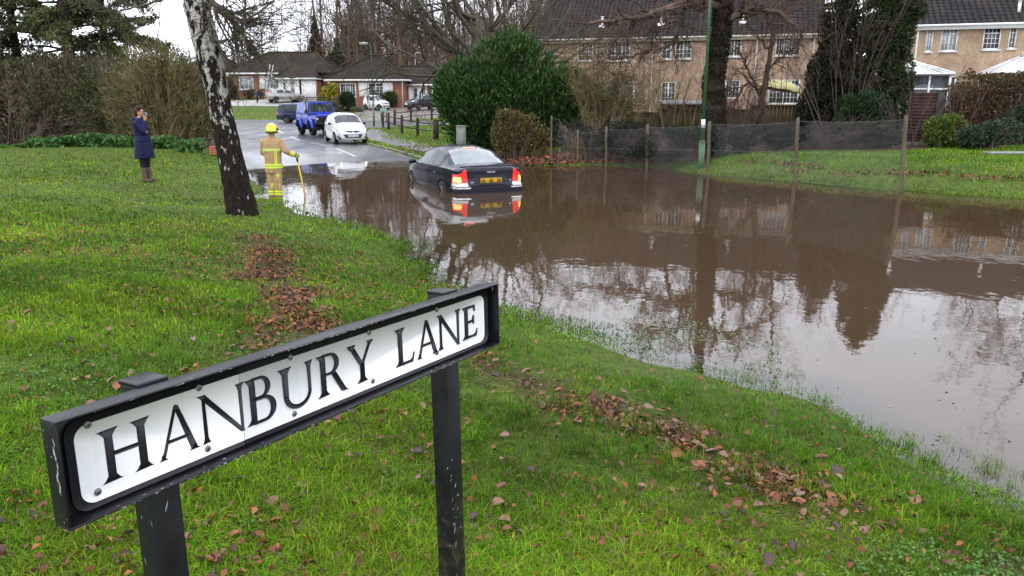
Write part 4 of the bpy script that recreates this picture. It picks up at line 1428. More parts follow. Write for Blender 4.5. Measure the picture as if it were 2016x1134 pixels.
lbush("bright evergreen bush top showing above the olive bush by the birch", 366, 33, [(-.3, 0, 2.6, 1.0, .9, 1.6), (.5, 0, 2.2, 1.1, .9, 1.6), (0, 0, 1.0, 1.3, 1.0, 1.2)], 12000, .12, [(.030, .066, .014), (.045, .088, .018), (.024, .05, .014)], 55, stems=30, keep=.78, name="evergreen_bush")
lbush("rough dark hedge behind the lawn's left edge beyond the thickets", -120, 32, [(0, 0, 1.6, 2.6, 1.2, 2.0), (-3, 0, 1.7, 2.4, 1.2, 2.1), (2.2, 0, 1.4, 1.6, 1.2, 1.8)], 18000, .15, BR, 56, stems=60, keep=.7, leaf=LEAF_DULL)
lbush("dark back hedge filling the gaps below the conifers", 150, 38, [(-6, 0, 2.0, 3.2, 1.0, 2.2), (-2, 0, 2.0, 3.0, 1.0, 2.4), (2, 0, 2.0, 2.8, 1.0, 2.3), (4.6, 0, 1.8, 1.8, 1.0, 2.1)], 26000, .19, [(.040, .044, .024), (.054, .050, .030), (.034, .042, .018)], 57, stems=60, keep=.85, leaf=LEAF_DULL, name="back_hedge", cat="hedge")
# nettles and low ground plants along the lawn's back edge
rng = np.random.default_rng(61)
n = 16000
u = rng.uniform(-60, 412, n)
Yb = np.interp(u, [-60, 60, 100, 250, 412], [30.6, 30.3, 29.6, 28.6, 27.4]) + rng.uniform(-.7, 1.3, n)
x = (u - 1008) / FPX * Yb
hgt = np.interp(u, [-60, 55, 85, 200, 330, 412], [.10, .10, .34, .38, .34, .30]) * rng.uniform(0.05, 1.05, n)
P = np.stack([x, Yb, ground_z(x, Yb) + hgt * (.45 + .75 * np.abs(np.sin(x * 1.7 + 2 * np.sin(x * .6))))], 1)
ok = clumpy(rng, P, .45, .6)
P = P[ok]
f = MB()
f.cards(P, rng.uniform(.06, .20, len(P)), .75, nrm=rng.normal(size=P.shape) * .6 + [0, -.3, 1], rng=rng, col=pick(rng, [(.050, .120, .030), (.070, .150, .042), (.040, .100, .026), (.090, .165, .042)], len(P)), bend=.1)
struct(f.build("nettle_patch", LEAF, col=True), 'stuff')

# ---- right bank and back gardens
def limb_tree(name, label, loc, trunk_px, trunk_w, Y, limbs, seed, bark, twig, lp, ntw=1.2, cat="tree", tl=(.5, 1.4)):
    rng = np.random.default_rng(seed)
    t = thing(name, label, cat, loc)
    o = np.array(loc)
    def smooth(pts, k=5, jit=.02):
        P = np.array([atY(u, v, Y + dy) for u, v, dy in pts]) - o
        s = np.linspace(0, len(P) - 1, len(P) * k)
        Pm = np.array([[np.interp(q, range(len(P)), P[:, c]) for c in range(3)] for q in s])
        for _ in range(3):
            Pm[1:-1] = (Pm[:-2] + 2 * Pm[1:-1] + Pm[2:]) / 4
        Pm[1:-1] += rng.normal(size=(len(Pm) - 2, 3)) * jit
        return Pm
    T = smooth([(u, v, 0) for u, v in trunk_px])
    w = np.interp(np.linspace(0, 1, len(T)), np.linspace(0, 1, len(trunk_w)), trunk_w) * Y / FPX / 2
    tb = MB()
    tb.tube(T, w * (1 + .12 * rng.normal(size=len(T))), 12)
    tb.build("trunk", bark, t, smooth=True)
    cb = MB()
    tw = [[] for _ in lp]
    for pts, w0, w1 in limbs:
        P = smooth(pts, 6, .03)
        rr3 = np.linspace(w0, w1, len(P)) * Y / FPX / 2
        cb.tube(P, rr3, 7)
        for i in range(3, len(P)):
            for _ in range(rng.poisson(ntw)):
                d = P[i] - P[i - 1]
                d = d / np.linalg.norm(d) + rng.normal(size=3) * .7 + [0, 0, .15]
                grow(rng, P[i], d, rng.uniform(*tl), max(rr3[i] * .5, .008), 1, tw, lp)
    for sg in tw:
        put_segs(cb, sg, 3)
    cb.build("crown", twig, t, smooth=True)
    return t
TW = [dict(n=6, wob=.15, up=.03, kids=1.0, ang=(25, 60), len=(.4, .7), rr=.6), dict(n=6, wob=.18, up=.05, kids=1.2, ang=(25, 60), len=(.45, .8), rr=.62, rmin=.009), dict(n=4, wob=.2, up=.03, kids=.8, ang=(20, 55), len=(.45, .8), rr=.7, rmin=.007), dict(n=3, wob=.2, up=.02, kids=0, ang=(20, 50), len=(.5, .8), rr=.7, rmin=.005)]
IY = 31.0
ix = at_x(1408, IY)
ivytree = limb_tree("ivy_clad_tree", "leaning dark tree wrapped in dead ivy with one long limb over the tan brick terrace", (ix, IY, gz(ix, IY)), [(1408, 262), (1405, 215), (1404, 165), (1412, 110), (1420, 60), (1424, 10), (1430, -80), (1434, -200)], [38, 35, 32, 31, 30, 29, 22, 12], IY,
    [([(1424, 15, 0), (1385, 5, -.4), (1345, 4, -.7), (1300, 22, -1), (1262, 34, -1.2), (1205, 40, -1.4), (1148, 47, -1.5)], 17, 5), ([(1400, -5, -.3), (1352, -6, -.4), (1343, 40, -.4), (1330, 78, -.4), (1312, 93, -.4)], 9, 5), ([(1312, 93, -.4), (1282, 92, -.4), (1250, 110, -.4), (1205, 118, -.3)], 5, 3), ([(1426, 45, 0), (1455, 25, -.3), (1490, 18, -.5), (1530, 22, -.7), (1560, 45, -.9), (1580, 72, -1)], 15, 4),
     ([(1428, -20, 0), (1390, -60, .3), (1340, -80, .5), (1270, -60, .6)], 14, 5), ([(1430, -60, 0), (1480, -90, .4), (1540, -70, .6), (1590, -20, .7)], 14, 5), ([(1432, -120, 0), (1440, -220, .2), (1400, -300, .4)], 12, 4), ([(1262, 34, -1.2), (1240, 52, -1.2), (1222, 66, -1.2)], 5, 2)], 71, BARK_DARK, TWIG, TW, 1.1, tl=(.5, 1.5))
rng = np.random.default_rng(72)
n = 5200
tpx = rng.uniform(0, 1, n)
vv = 255 - 290 * tpx
uu = np.interp(-vv, [-262, -215, -165, -110, -60, -10, 80], [1408, 1405, 1404, 1412, 1420, 1424, 1430])
an = rng.uniform(0, 6.28, n)
ra_ = np.interp(tpx, [0, 1], [.42, .33]) * rng.uniform(.75, 1.15, n)
C = np.array([atY(a, b, IY) for a, b in zip(uu, vv)]) - np.array(ivytree.location) + np.stack([np.cos(an) * ra_, np.sin(an) * ra_, np.zeros(n)], 1)
f = MB()
f.cards(C, rng.uniform(.08, .18, n), .5, axis=rng.normal(size=(n, 3)) * .5 + [0, 0, -1], rng=rng, col=pick(rng, [(.030, .024, .017), (.045, .034, .024), (.022, .028, .012), (.018, .015, .012)], n))
A = C[:1200] + rng.normal(size=(1200, 3)) * .05
f.build("ivy", LEAF_DULL, ivytree, col=True)
limb_tree("thin_bare_tree", "thin leaning bare tree in front of the yellow garden parasol", (at_x(1497, 33), 33, gz(at_x(1497, 33), 33)), [(1494, 245), (1502, 190), (1512, 130), (1520, 80), (1524, 40), (1528, -10)], [14, 12, 10, 8, 6, 4], 33,
    [([(1503, 180, 0), (1470, 160, -.2), (1452, 190, -.3), (1440, 225, -.3)], 5, 4), ([(1510, 140, 0), (1540, 110, .1), (1560, 100, .2)], 4, 2), ([(1516, 100, 0), (1490, 70, .1), (1470, 40, .2)], 4, 2), ([(1500, 200, 0), (1478, 150, .1), (1460, 110, .2), (1440, 80, .3)], 5, 2), ([(1520, 70, 0), (1545, 40, 0), (1560, 10, 0)], 3, 2)], 73, BARK_BROWN, TWIG, TW, .9)
def thicket(label, u, Y, wpx, top, seed, n=26, m=TWIG, r=.022, name="bare_shrub", fan=.35):
    """a clump of bare upright stems"""
    rng = np.random.default_rng(seed)
    x = at_x(u, Y)
    z0 = gz(x, Y)
    h = atY(u, top, Y)[2] - z0
    t = thing(name, label, "shrub", (x, Y, z0))
    prm = [dict(n=8, wob=.07, up=.03, kids=1.0, first=.25, ang=(15, 45), len=(.3, .55), rr=.5, taper=.25), dict(n=5, wob=.14, up=.06, kids=.9, first=.1, ang=(20, 50), len=(.4, .7), rr=.6, rmin=.006), dict(n=3, wob=.16, up=.04, kids=0, ang=(20, 50), len=(.5, .8), rr=.7, rmin=.005)]
    out = [[] for _ in prm]
    w = wpx * Y / FPX
    for k in range(n):
        b = (rng.uniform(-.5, .5) * w * .7, rng.uniform(-.4, .4), -.1)
        grow(rng, b, (b[0] / w * fan * 2 + rng.normal() * .13, rng.normal() * .12, 1), h * rng.uniform(.55, 1.05), r * rng.uniform(.6, 1.2), 0, out, prm)
    s = MB()
    put_segs(s, out[0], 5)
    s.build("stems", m, t, smooth=True)
    c = MB()
    for sg in out[1:]:
        put_segs(c, sg, 3)
    c.build("twigs", m, t)
    return t
thicket("upright bare brown shrub against the terrace beside its patio door", 1262, 37, 110, 95, 81, 30, TWIG_OLIVE)
thicket("low tangle of bare stems right of the conifer hedge", 1190, 34, 90, 135, 82, 26, TWIG)
thicket("bare multi-stemmed shrub at the foot of the ivy-wrapped tree", 1455, 32, 120, 120, 83, 30, TWIG)
thicket("bare shrub with mossy stems left of the green lamp post", 1345, 35, 90, 110, 84, 18, TWIG_OLIVE)
thicket("tall purple-brown bare tree clump between the terrace and the dark fir", 1650, 31, 80, -60, 85, 15, TWIG_PURPLE, .022, "bare_tree_clump", .5)
thicket("bare grey branches leaning over the brown garden panel", 1795, 28.5, 60, 105, 86, 10, TWIG_PURPLE, .02, fan=.7)
thicket("slender purple-twigged bare tree before the left end of the terrace roof", 1100, 36, 110, -50, 87, 12, TWIG_PURPLE, .026, "bare_tree_clump", .5)
thicket("fine-twigged bare tree against the terrace roof right of the ivy-wrapped trunk", 1570, 37, 90, -40, 88, 9, TWIG_PURPLE, .024, "bare_tree_clump", .5)
# dark fir and the ivy mass under it
fx = at_x(1733, 32)
bush("dark_fir", "tall dark green fir at the corner of the yellow house", (fx, 32, gz(fx, 32)), [(-.2, 0, 1.3, 1.05, 1.0, 1.3), (.05, 0, 2.6, 1.15, 1.0, 1.3), (-.1, 0, 3.9, 1.1, 1.0, 1.3), (.15, 0, 5.2, 1.05, .9, 1.3), (.1, 0, 6.3, .9, .8, 1.1), (.1, 0, 7.0, .45, .4, .8), (.5, 0, 4.9, .9, .8, .8), (-.7, 0, 2.2, .7, .7, 1.5), (-.5, 0, 4.6, .6, .6, 1.3), (.5, 0, 1.6, .8, .7, 1.5)], 64000, .15, [(.026, .044, .016), (.040, .064, .020), (.060, .076, .022), (.020, .034, .014)], 91, asp=.4, stems=24, stem_m=BARK_DARK, stem_r=.03, keep=.86, clump=.35, shell=.6, cat="tree")
ex = at_x(1622, 32)
bush("ivy_covered_stump_tree", "dark ivy-smothered tree with pale flecks right of the terrace", (ex, 32.5, gz(ex, 32.5)), [(0, 0, 1.0, .95, .9, 1.3), (.1, 0, 2.4, .75, .8, 1.3), (.5, 0, 3.2, .75, .7, 1.2), (.9, 0, 1.4, .9, .9, 1.5), (1.2, 0, 2.6, .6, .6, 1.4), (.3, 0, 4.4, .6, .6, 1.3), (.9, 0, 4.4, .5, .5, 1.4), (.5, 0, 5.6, .35, .35, .9)], 38000, .13, [(.018, .026, .013), (.026, .034, .015), (.040, .042, .022), (.014, .020, .011)], 92, stems=40, stem_m=TWIG_PURPLE, twigs=3, keep=.86, clump=.4, shell=.65, cat="tree")
gx_ = at_x(1700, 30)
bush("laurel_bush", "glossy green low bush in front of the dark fir", (gx_, 30.5, gz(gx_, 30.5)), [(-.2, 0, 1.0, .7, .6, .9), (.4, 0, 1.2, .7, .6, .8), (.9, .1, 1.0, .6, .6, .9)], 6000, .14, [(.022, .056, .020), (.034, .074, .024), (.018, .040, .018)], 93, stems=14, keep=.75)
# dark evergreen hedge standing behind the wire fence
hp = [atZ(1130, 309, .25)[:2], atZ(1290, 318, .35)[:2], atZ(1420, 312, .42)[:2], atZ(1570, 304, .5)[:2], atZ(1700, 300, .56)[:2], atZ(1795, 297, .6)[:2]]
hp = np.array(hp) + [.2, 1.5]
base = hp[2]
lum = []
rng = np.random.default_rng(94)
tops = [238, 240, 243, 238, 240, 244]
for k in range(len(hp) - 1):
    for f_ in np.linspace(0, 1, 1 + max(3, int(np.linalg.norm(hp[k + 1] - hp[k]) / .6)))[:-1]:
        p = hp[k] * (1 - f_) + hp[k + 1] * f_
        zg = gz(*p)
        top = atY(1400, 246 + rng.uniform(-4, 6), p[1])[2] - gz(*base)
        zl = zg - gz(*base)
        lum.append((p[0] - base[0], p[1] - base[1], (zl + top) / 2, .75, .55, (top - zl) / 2 + rng.uniform(-.02, .22)))
bush("evergreen_hedge", "dark low evergreen hedge right behind the wire fence", (base[0], base[1], gz(*base)), lum, 46000, .09, [(.014, .024, .016), (.022, .034, .022), (.032, .034, .024), (.012, .018, .013)], 95, stems=240, stem_m=TWIG_PURPLE, stem_r=.011, twigs=3, keep=.62, clump=.35, shell=.7, cat="hedge", leaf=LEAF_DULL)
# clipped brown beech hedge, seen at the right edge
qx0, qy = at_x(1882, 31), 31.0
h_top = atY(1900, 140, qy)[2]
zq = gz(qx0 + 2, qy)
rng = np.random.default_rng(96)
bt_ = thing("beech_hedge", "tall square-clipped brown beech hedge at the right edge of the garden", "hedge", (qx0 + 2.5, qy, zq))
n = 30000
P = np.stack([rng.uniform(-2.6, 5.5, n), rng.uniform(-.6, .8, n), rng.uniform(.15, h_top - zq, n)], 1)
P[:, 2] += .10 * np.sin(P[:, 0] * 2.3) * (P[:, 2] > h_top - zq - .4)
P = P[clumpy(rng, P, .5, .62)]
f = MB()
f.cards(P, rng.uniform(.08, .15, len(P)), .6, axis=rng.normal(size=P.shape) + [0, 0, -.4], rng=rng, col=pick(rng, [(.105, .060, .034), (.085, .050, .030), (.13, .078, .040), (.065, .050, .024), (.055, .058, .020)], len(P)))
f.build("foliage", LEAF_DULL, bt_, col=True)
n = 900
A = np.stack([rng.uniform(-2.6, 5.5, n), rng.uniform(-.4, .6, n), rng.uniform(0, .5, n)], 1)
B = A + np.stack([rng.normal(size=n) * .25, rng.normal(size=n) * .2, rng.uniform(.8, h_top - zq - .4, n)], 1)
s = MB(); s.segs(A, B, .02, .008, 4); s.build("stems", TWIG, bt_)
def rbush(name, label, u, v, Y, lumps, n, size, cols, seed, **k):
    x = at_x(u, Y)
    return bush(name, label, (x, Y, gz(x, Y)), lumps, n, size, cols, seed, **k)
rbush("yellow_green_shrub", "bright yellow-green shrub on the bank beside the brown garden panel", 1866, 290, 27.6, [(-.15, 0, .62, .62, .5, .55), (.25, 0, .75, .5, .5, .45), (0, 0, .3, .7, .55, .35)], 5200, .11, [(.085, .125, .020), (.11, .145, .028), (.055, .088, .018)], 97, stems=12, keep=.8)
rbush("grey_green_shrub", "low grey-green leafy shrub under the brown beech hedge", 1935, 300, 26.5, [(-.2, 0, .4, .55, .5, .42), (.45, 0, .52, .6, .5, .45), (1.0, 0, .6, .5, .5, .5)], 5200, .11, [(.035, .060, .032), (.055, .080, .045), (.026, .046, .025)], 98, stems=16, keep=.75)
rbush("dark_green_bush", "dark green bush at the right edge beside the pale paving", 2010, 290, 28.2, [(-.3, 0, .6, .5, .5, .65), (.4, 0, .8, .7, .5, .8)], 4800, .11, [(.024, .040, .018), (.034, .052, .022), (.045, .048, .022)], 99, stems=14, keep=.75)
# bare tree beyond the right edge whose branches reach into view and lie in the water's mirror
RT = [dict(n=8, wob=.06, up=.02, kids=1.9, first=.2, ang=(35, 75), len=(.38, .62), rr=.5, taper=.25), dict(n=8, wob=.16, up=.05, kids=1.2, first=.1, ang=(25, 60), len=(.4, .7), rr=.6, taper=.3), dict(n=6, wob=.17, up=.03, kids=1.0, ang=(20, 55), len=(.4, .75), rr=.62, rmin=.009), dict(n=4, wob=.18, up=.02, kids=0, ang=(20, 50), len=(.5, .8), rr=.7, rmin=.006)]
bare_tree("bare_garden_tree", "bare tree at the right edge reaching branches across the yellow house", 63, 9.0, .16, RT, (21.6, 27.5, gz(21.6, 27.5)), BARK_BROWN, TWIG, (-.06, 0, 1))
# garden plants in front of the bungalows
def fb(name, label, u, Y, lumps, n, size, cols, seed, **k):
    x = at_x(u, Y)
    return bush(name, label, (x, Y, gz(x, Y)), lumps, n, size, cols, seed, **k)
fb("golden_shrub", "bright golden-yellow variegated shrub at the corner of the red-brick bungalow", 647, 85.6, [(0, 0, 1.25, 1.0, .8, 1.1), (.35, 0, 2.0, .8, .7, .8), (-.3, 0, .8, .9, .8, .8)], 3600, .28, [(.42, .34, .03), (.34, .30, .035), (.22, .22, .03), (.10, .13, .03)], 111, stems=8, keep=.8, shell=.5)
fb("clipped_yew_bush", "dark green clipped barrel-shaped bush in front of the red-brick bungalow", 684, 82.5, [(0, 0, 1.1, .85, .8, .75), (0, 0, .7, .85, .8, .75), (0, 0, 1.45, .75, .7, .5)], 5200, .17, [(.016, .036, .012), (.022, .046, .015), (.012, .028, .010)], 112, keep=.95, shell=.3, stems=6)
fb("heather_clump", "low grey-pink plant clump left of the clipped barrel bush", 664, 81.5, [(0, 0, .35, .9, .6, .4), (-.3, 0, .9, .5, .5, .6)], 1600, .16, [(.13, .11, .085), (.17, .15, .12), (.08, .09, .05)], 113, stems=4)
fb("silver_plant", "low silvery plant clump right of the clipped barrel bush", 702, 81.5, [(0, 0, .25, .8, .5, .3)], 900, .16, [(.15, .14, .12), (.10, .11, .07)], 114, stems=3)
fb("wall_shrub", "green shrub trained on the bungalow wall behind the small two-seat car", 760, 86.0, [(0, 0, 1.0, .9, .4, 1.0), (.7, 0, .9, .6, .4, .9)], 2600, .2, [(.05, .07, .022), (.034, .054, .018)], 115, stems=6)
fb("reddish_garden_shrub", "rusty-red low shrub below the bungalow's left window", 500, 90.4, [(0, 0, .6, 1.2, .5, .6)], 1500, .2, [(.12, .06, .035), (.06, .06, .03)], 116, stems=4)
fb("dark_garden_shrub", "dark bare shrub at the left corner of the middle bungalow", 462, 90, [(0, 0, 1.2, 1.0, .6, 1.4), (-1.4, 0, .8, 1.2, .6, 1.0)], 3000, .2, [(.045, .042, .024), (.07, .05, .03)], 117, stems=40, stem_m=TWIG, stem_r=.04, keep=.6)
# far conifers over the bungalow roofs
def far_fir(label, u, Y, vtop, w, seed, cols):
    x = at_x(u, Y)
    z0 = gz(x, Y)
    h = atY(u, vtop, Y)[2] - z0
    lum = [(0, 0, h * (.1 + .13 * k), w * (1 - .12 * k), w * (1 - .12 * k), h * .13) for k in range(8)]
    return bush("far_conifer", label, (x, Y, z0), lum, 6500, .5, cols, seed, asp=.45, stems=8, stem_m=BARK_DARK, stem_r=.12, keep=.7, clump=1.0, cat="tree", leaf=LEAF_DULL)
FC = [(.026, .038, .020), (.036, .050, .024), (.045, .048, .026)]
far_fir("small dark fir left of the bungalow ridge, just right of the birch trunk", 448, 112, 100, 1.6, 121, FC)
far_fir("bushy green conifer above the ridge of the middle bungalow", 503, 112, 92, 3.0, 122, FC)
far_fir("rounded olive conifer standing beyond the middle bungalow", 628, 112, 48, 2.2, 123, [(.05, .046, .022), (.06, .052, .026)])
far_fir("broad dark pyramidal conifer between the two brick bungalows", 703, 118, 10, 5.0, 124, [(.045, .046, .022), (.06, .05, .03), (.036, .042, .018)])
far_fir("dark green pine with gaps beside the red-brick bungalow's ridge", 668, 104, 88, 3.2, 125, FC)
# ================================================================== grass, clover, fallen leaves
def ground_hits(px, py):
    """many spots on the ground at once"""
    D = _F[None] + (px[:, None] - 1008) / FPX * np.array([[1., 0, 0]]) - (py[:, None] - 567) / FPX * _U[None]
    z = np.full(len(px), .4)
    for _ in range(7):
        t = (z - CAM_H) / D[:, 2]
        P = D * t[:, None]
        z = .5 * z + .5 * ground_z(P[:, 0], P[:, 1])
    P = D * ((z - CAM_H) / D[:, 2])[:, None]
    P[:, 2] = z
    return P
def patchy(P, seed, sc):
    rng = np.random.default_rng(seed)
    f = np.zeros(len(P))
    for q in range(7):
        w = rng.normal(size=2) / sc * (1 + q * .45)
        f += np.sin(P[:, 0] * w[0] + P[:, 1] * w[1] + rng.uniform(0, 6.28) + 1.2 * np.sin(P[:, 1] * w[0] * .7 + q)) / (1 + .35 * q)
    return f / 2.2
DRIFT = [(500, 470), (535, 505), (520, 540), (575, 575), (570, 610), (600, 650), (590, 690), (520, 740)]
DRIFT2 = [(945, 705), (975, 730), (1075, 765), (1110, 800), (1190, 800), (1240, 835), (1320, 850), (1370, 880), (1400, 905), (1460, 925), (1545, 960), (1590, 985)]
def polydist(P, pts):
    best = np.full(len(P), 1e9)
    W = ground_hits(np.array([p[0] for p in pts], float), np.array([p[1] for p in pts], float))[:, :2]
    for a, b in zip(W[:-1], W[1:]):
        ab = b - a
        t = np.clip(((P[:, :2] - a) @ ab) / (ab @ ab), 0, 1)
        best = np.minimum(best, np.linalg.norm(P[:, :2] - a - ab * t[:, None], axis=1))
    return best
def on_lawn(P):
    return (P[:, 2] > -.05) & ~inside(ROAD, P[:, 0], P[:, 1])
def blades(mb, P, h, w, rng, col, bendmax=.6, seg=2, lay=None):
    n = len(P)
    a = rng.uniform(0, 2 * math.pi, n)
    lean = np.stack([np.cos(a), np.sin(a), np.zeros(n)], 1)
    side = np.stack([-np.sin(a), np.cos(a), np.zeros(n)], 1)
    tw = rng.uniform(-.7, .7, n)[:, None]
    side = side * np.cos(tw) + lean * np.sin(tw)
    bd = rng.uniform(.1, bendmax, n)[:, None]
    if lay is not None:
        bd = bd + lay[:, None]
    h, w = h[:, None], w[:, None]
    V = []
    for k in range(seg + 1):
        t = k / (seg + .6)
        c = P + np.array([0, 0, 1.]) * (h * t * (1 - .35 * bd * t)) + lean * (h * bd * t * t)
        ww = w * (1 - .45 * t)
        V += [c - side * ww * .5, c + side * ww * .5]
    tip = P + np.array([0, 0, 1.]) * (h * (1 - .45 * bd)) + lean * (h * bd * 1.08)
    V.append(tip)
    m = 2 * (seg + 1) + 1
    V = np.stack(V, 1).reshape(-1, 3)
    o = np.arange(n)[:, None] * m
    Q = np.concatenate([np.concatenate([o + 2 * k, o + 2 * k + 1, o + 2 * k + 3, o + 2 * k + 2], 1) for k in range(seg)])
    T = np.concatenate([o + 2 * seg, o + 2 * seg + 1, o + 2 * seg + 2], 1)
    mb.add(V, Q, T, 0, np.repeat(col, m, 0))
def grass_cols(rng, P, straw=.05):
    n = len(P)
    base = np.array([(.112, .220, .012), (.178, .292, .015), (.255, .325, .028), (.062, .145, .012), (.30, .295, .050)])
    f = patchy(P, 3, 1.4)
    yel = patchy(P, 4, 2.5) + .5 * np.clip(.35 - P[:, 2], -.3, .4) * 3
    i = np.clip(np.floor((f + rng.normal(size=n) * .7) * 1.1 + 1.2 + yel * .5), 0, 4).astype(int)
    i = np.array([3, 0, 1, 2, 4])[i]
    c = base[i] * rng.uniform(.55, 1.35, (n, 1))
    c = c * np.clip(1 + .30 * patchy(P, 61, .10) + .18 * patchy(P, 62, .9), .45, 1.5)[:, None]
    s = rng.uniform(size=n) < straw
    c[s] = np.array([.19, .145, .065]) * rng.uniform(.6, 1.2, (s.sum(), 1))
    return c
# worn, muddy spots and the mould under the drift lines
_gc = np.empty(len(ground.data.vertices) * 4, np.float32)
_gv = np.empty(len(ground.data.vertices) * 3, np.float32)
ground.data.attributes['Col'].data.foreach_get('color', _gc)
ground.data.vertices.foreach_get('co', _gv)
_gc, _gv = _gc.reshape(-1, 4), _gv.reshape(-1, 3).astype(float)
_near = np.hypot(_gv[:, 0], _gv[:, 1]) < 24
def mud_at(P):
    return np.clip((patchy(P, 51, .55) - .95) * 2.2, 0, 1)
_soil = np.maximum(mud_at(_gv[_near]) * .9, .85 * np.exp(-(np.minimum(polydist(_gv[_near], DRIFT), polydist(_gv[_near], DRIFT2) * 1.8) / .30) ** 2))
_gc[_near, 0] = np.maximum(_gc[_near, 0], _soil)
ground.data.attributes['Col'].data.foreach_set('color', _gc.ravel().astype(np.float32))
rng = np.random.default_rng(201)
GM = attr_mat("grass_blades", .8, .35, .04)
gb = MB()
# near turf
n = 400000
u, v = rng.uniform(-1000, 2850, n), 500 + rng.power(1.2, n) * 820
P = ground_hits(u, v)
dr = np.minimum(polydist(P, DRIFT), polydist(P, DRIFT2))
bare = patchy(P, 9, .5)
ok = on_lawn(P) & (rng.uniform(size=n) < np.clip((v - 500) / 110, 0, 1)) & (rng.uniform(size=n) < np.clip(.06 + dr * 2.2, 0, 1)) & (rng.uniform(size=n) < np.clip(1.5 + bare * .9, .5, 1)) & (rng.uniform(size=n) > mud_at(P) * .8)
P = P[ok]
d = np.hypot(P[:, 0], P[:, 1])
tall = np.clip(.5 + patchy(P, 6, .8), 0, 1.4)
h = rng.uniform(.022, .062, len(P)) * (.55 + .95 * tall) * np.clip(.35 + P[:, 2] * 2.4, .35, 1)
blades(gb, P, h, rng.uniform(.0022, .0046, len(P)) * np.clip(d / 3.2, 1, 3), rng, grass_cols(rng, P, .13), 1.8, 2)
# longer strappy tufts
n = 2600
u, v = rng.uniform(-200, 2300, n), 430 + rng.power(1.4, n) * 800
C = ground_hits(u, v)
C = C[on_lawn(C) & (patchy(C, 12, .7) > .15)]
k = 24
P = np.repeat(C, k, 0) + np.concatenate([rng.normal(size=(len(C) * k, 2)) * .03, np.zeros((len(C) * k, 1))], 1)
blades(gb, P, rng.uniform(.05, .12, len(P)), rng.uniform(.0025, .0045, len(P)), rng, grass_cols(rng, P, .03), 1.1, 3)
# middle distance
n = 290000
u, v = rng.uniform(-650, 2400, n), 284 + rng.power(1.2, n) * 420
P = ground_hits(u, v)
d = np.hypot(P[:, 0], P[:, 1])
dr = polydist(P, DRIFT)
ok = on_lawn(P) & (rng.uniform(size=n) < np.clip((704 - v) / 140, 0, 1)) & (d < 33) & (rng.uniform(size=n) < np.clip(.10 + dr * 1.5, 0, 1)) & ~inside(MOULD, P[:, 0], P[:, 1])
P, d = P[ok], d[ok]
tall = np.clip(.6 + patchy(P, 16, 1.5), .1, 1.5)
blades(gb, P, rng.uniform(.03, .07, len(P)) * (.55 + .6 * tall), np.clip(d * .0013, .004, .035) * rng.uniform(.7, 1.3, len(P)), rng, grass_cols(rng, P, .09), 1.6, 1)
# drowned grass standing through the edge of the flood
n = 42000
u, v = rng.uniform(480, 2300, n), rng.uniform(335, 1060, n)
P = ground_hits(u, v)
ok = (P[:, 2] < .03) & (P[:, 2] > -.032) & ~inside(ROAD, P[:, 0], P[:, 1]) & (rng.uniform(size=n) < np.clip(.65 + patchy(P, 19, .6), .05, 1))
P = P[ok]
d = np.hypot(P[:, 0], P[:, 1])
blades(gb, P, rng.uniform(.02, .055, len(P)), np.clip(d * .0008, .003, .02), rng, grass_cols(rng, P, .02), 1.2, 2)
# right bank
n = 42000
x, y = rng.uniform(1.5, 27, n), rng.uniform(15, 28.5, n)
P = np.stack([x, y, ground_z(x, y)], 1)
edge = (P[:, 2] > -.02) & ~((P[:, 2] > .17) & (P[:, 2] < .35) & (patchy(P, 44, .8) > .2) & (rng.uniform(size=n) < .7)) & ~inside(MOULD, x, y) & (patchy(P, 23, 1.0) > -.75)
P = P[edge]
blades(gb, P, rng.uniform(.05, .11, len(P)), rng.uniform(.012, .026, len(P)), rng, grass_cols(rng, P, .03), .9, 1)
# verges and front lawns across the road
n = 60000
x, y = rng.uniform(-34, 6, n), rng.uniform(29, 84, n)
ok = ~inside(ROAD, x, y)
x, y = x[ok], y[ok]
keepv = ~inside(SHRUB_FLOOR, x, y)
x, y = x[keepv], y[keepv]
P = np.stack([x, y, ground_z(x, y)], 1)
for o in bpy.data.objects:
    pass
FP = np.array(fp_in + fp_out); DW = [(-14.6, 71.7), (-10.4, 71.3), (-8.0, 76), (-4, 80), (1, 84), (1, 88.2), (-17.2, 88.2), (-17.0, 84.0), (-14.5, 80), (-13.0, 76)]
P = P[~inside(FP, x, y) & ~inside(DW, x, y)]
P = P[P[:, 1] < 80]
blades(gb, P, rng.uniform(.05, .11, len(P)), rng.uniform(.03, .07, len(P)), rng, grass_cols(rng, P, .02) * [1.7, 1.45, 1.2], .9, 1)
struct(gb.build("grass", GM, col=True), 'stuff')

# broad-leaved weeds: clover, buttercup and plantain rosettes low in the turf
n = 2600
u, v = rng.uniform(-300, 2200, n), 470 + rng.power(1.3, n) * 780
C = ground_hits(u, v)
C = C[on_lawn(C) & (C[:, 2] > -.03) & (patchy(C, 31, .55) > .22)]
k = 26
rad_ = rng.uniform(.02, .11, len(C))
off = rng.normal(size=(len(C) * k, 2)) * np.repeat(rad_, k)[:, None]
P = np.repeat(C, k, 0)
P[:, :2] += off
P[:, 2] = ground_z(P[:, 0], P[:, 1]) + rng.uniform(.012, .042, len(P))
f = MB()
cl = pick(rng, [(.058, .150, .012), (.082, .185, .016), (.044, .115, .012), (.105, .195, .020)], len(P))
f.cards(P, rng.uniform(.008, .020, len(P)), .95, nrm=rng.normal(size=P.shape) * .38 + [0, 0, 1], rng=rng, col=cl, bend=.12)
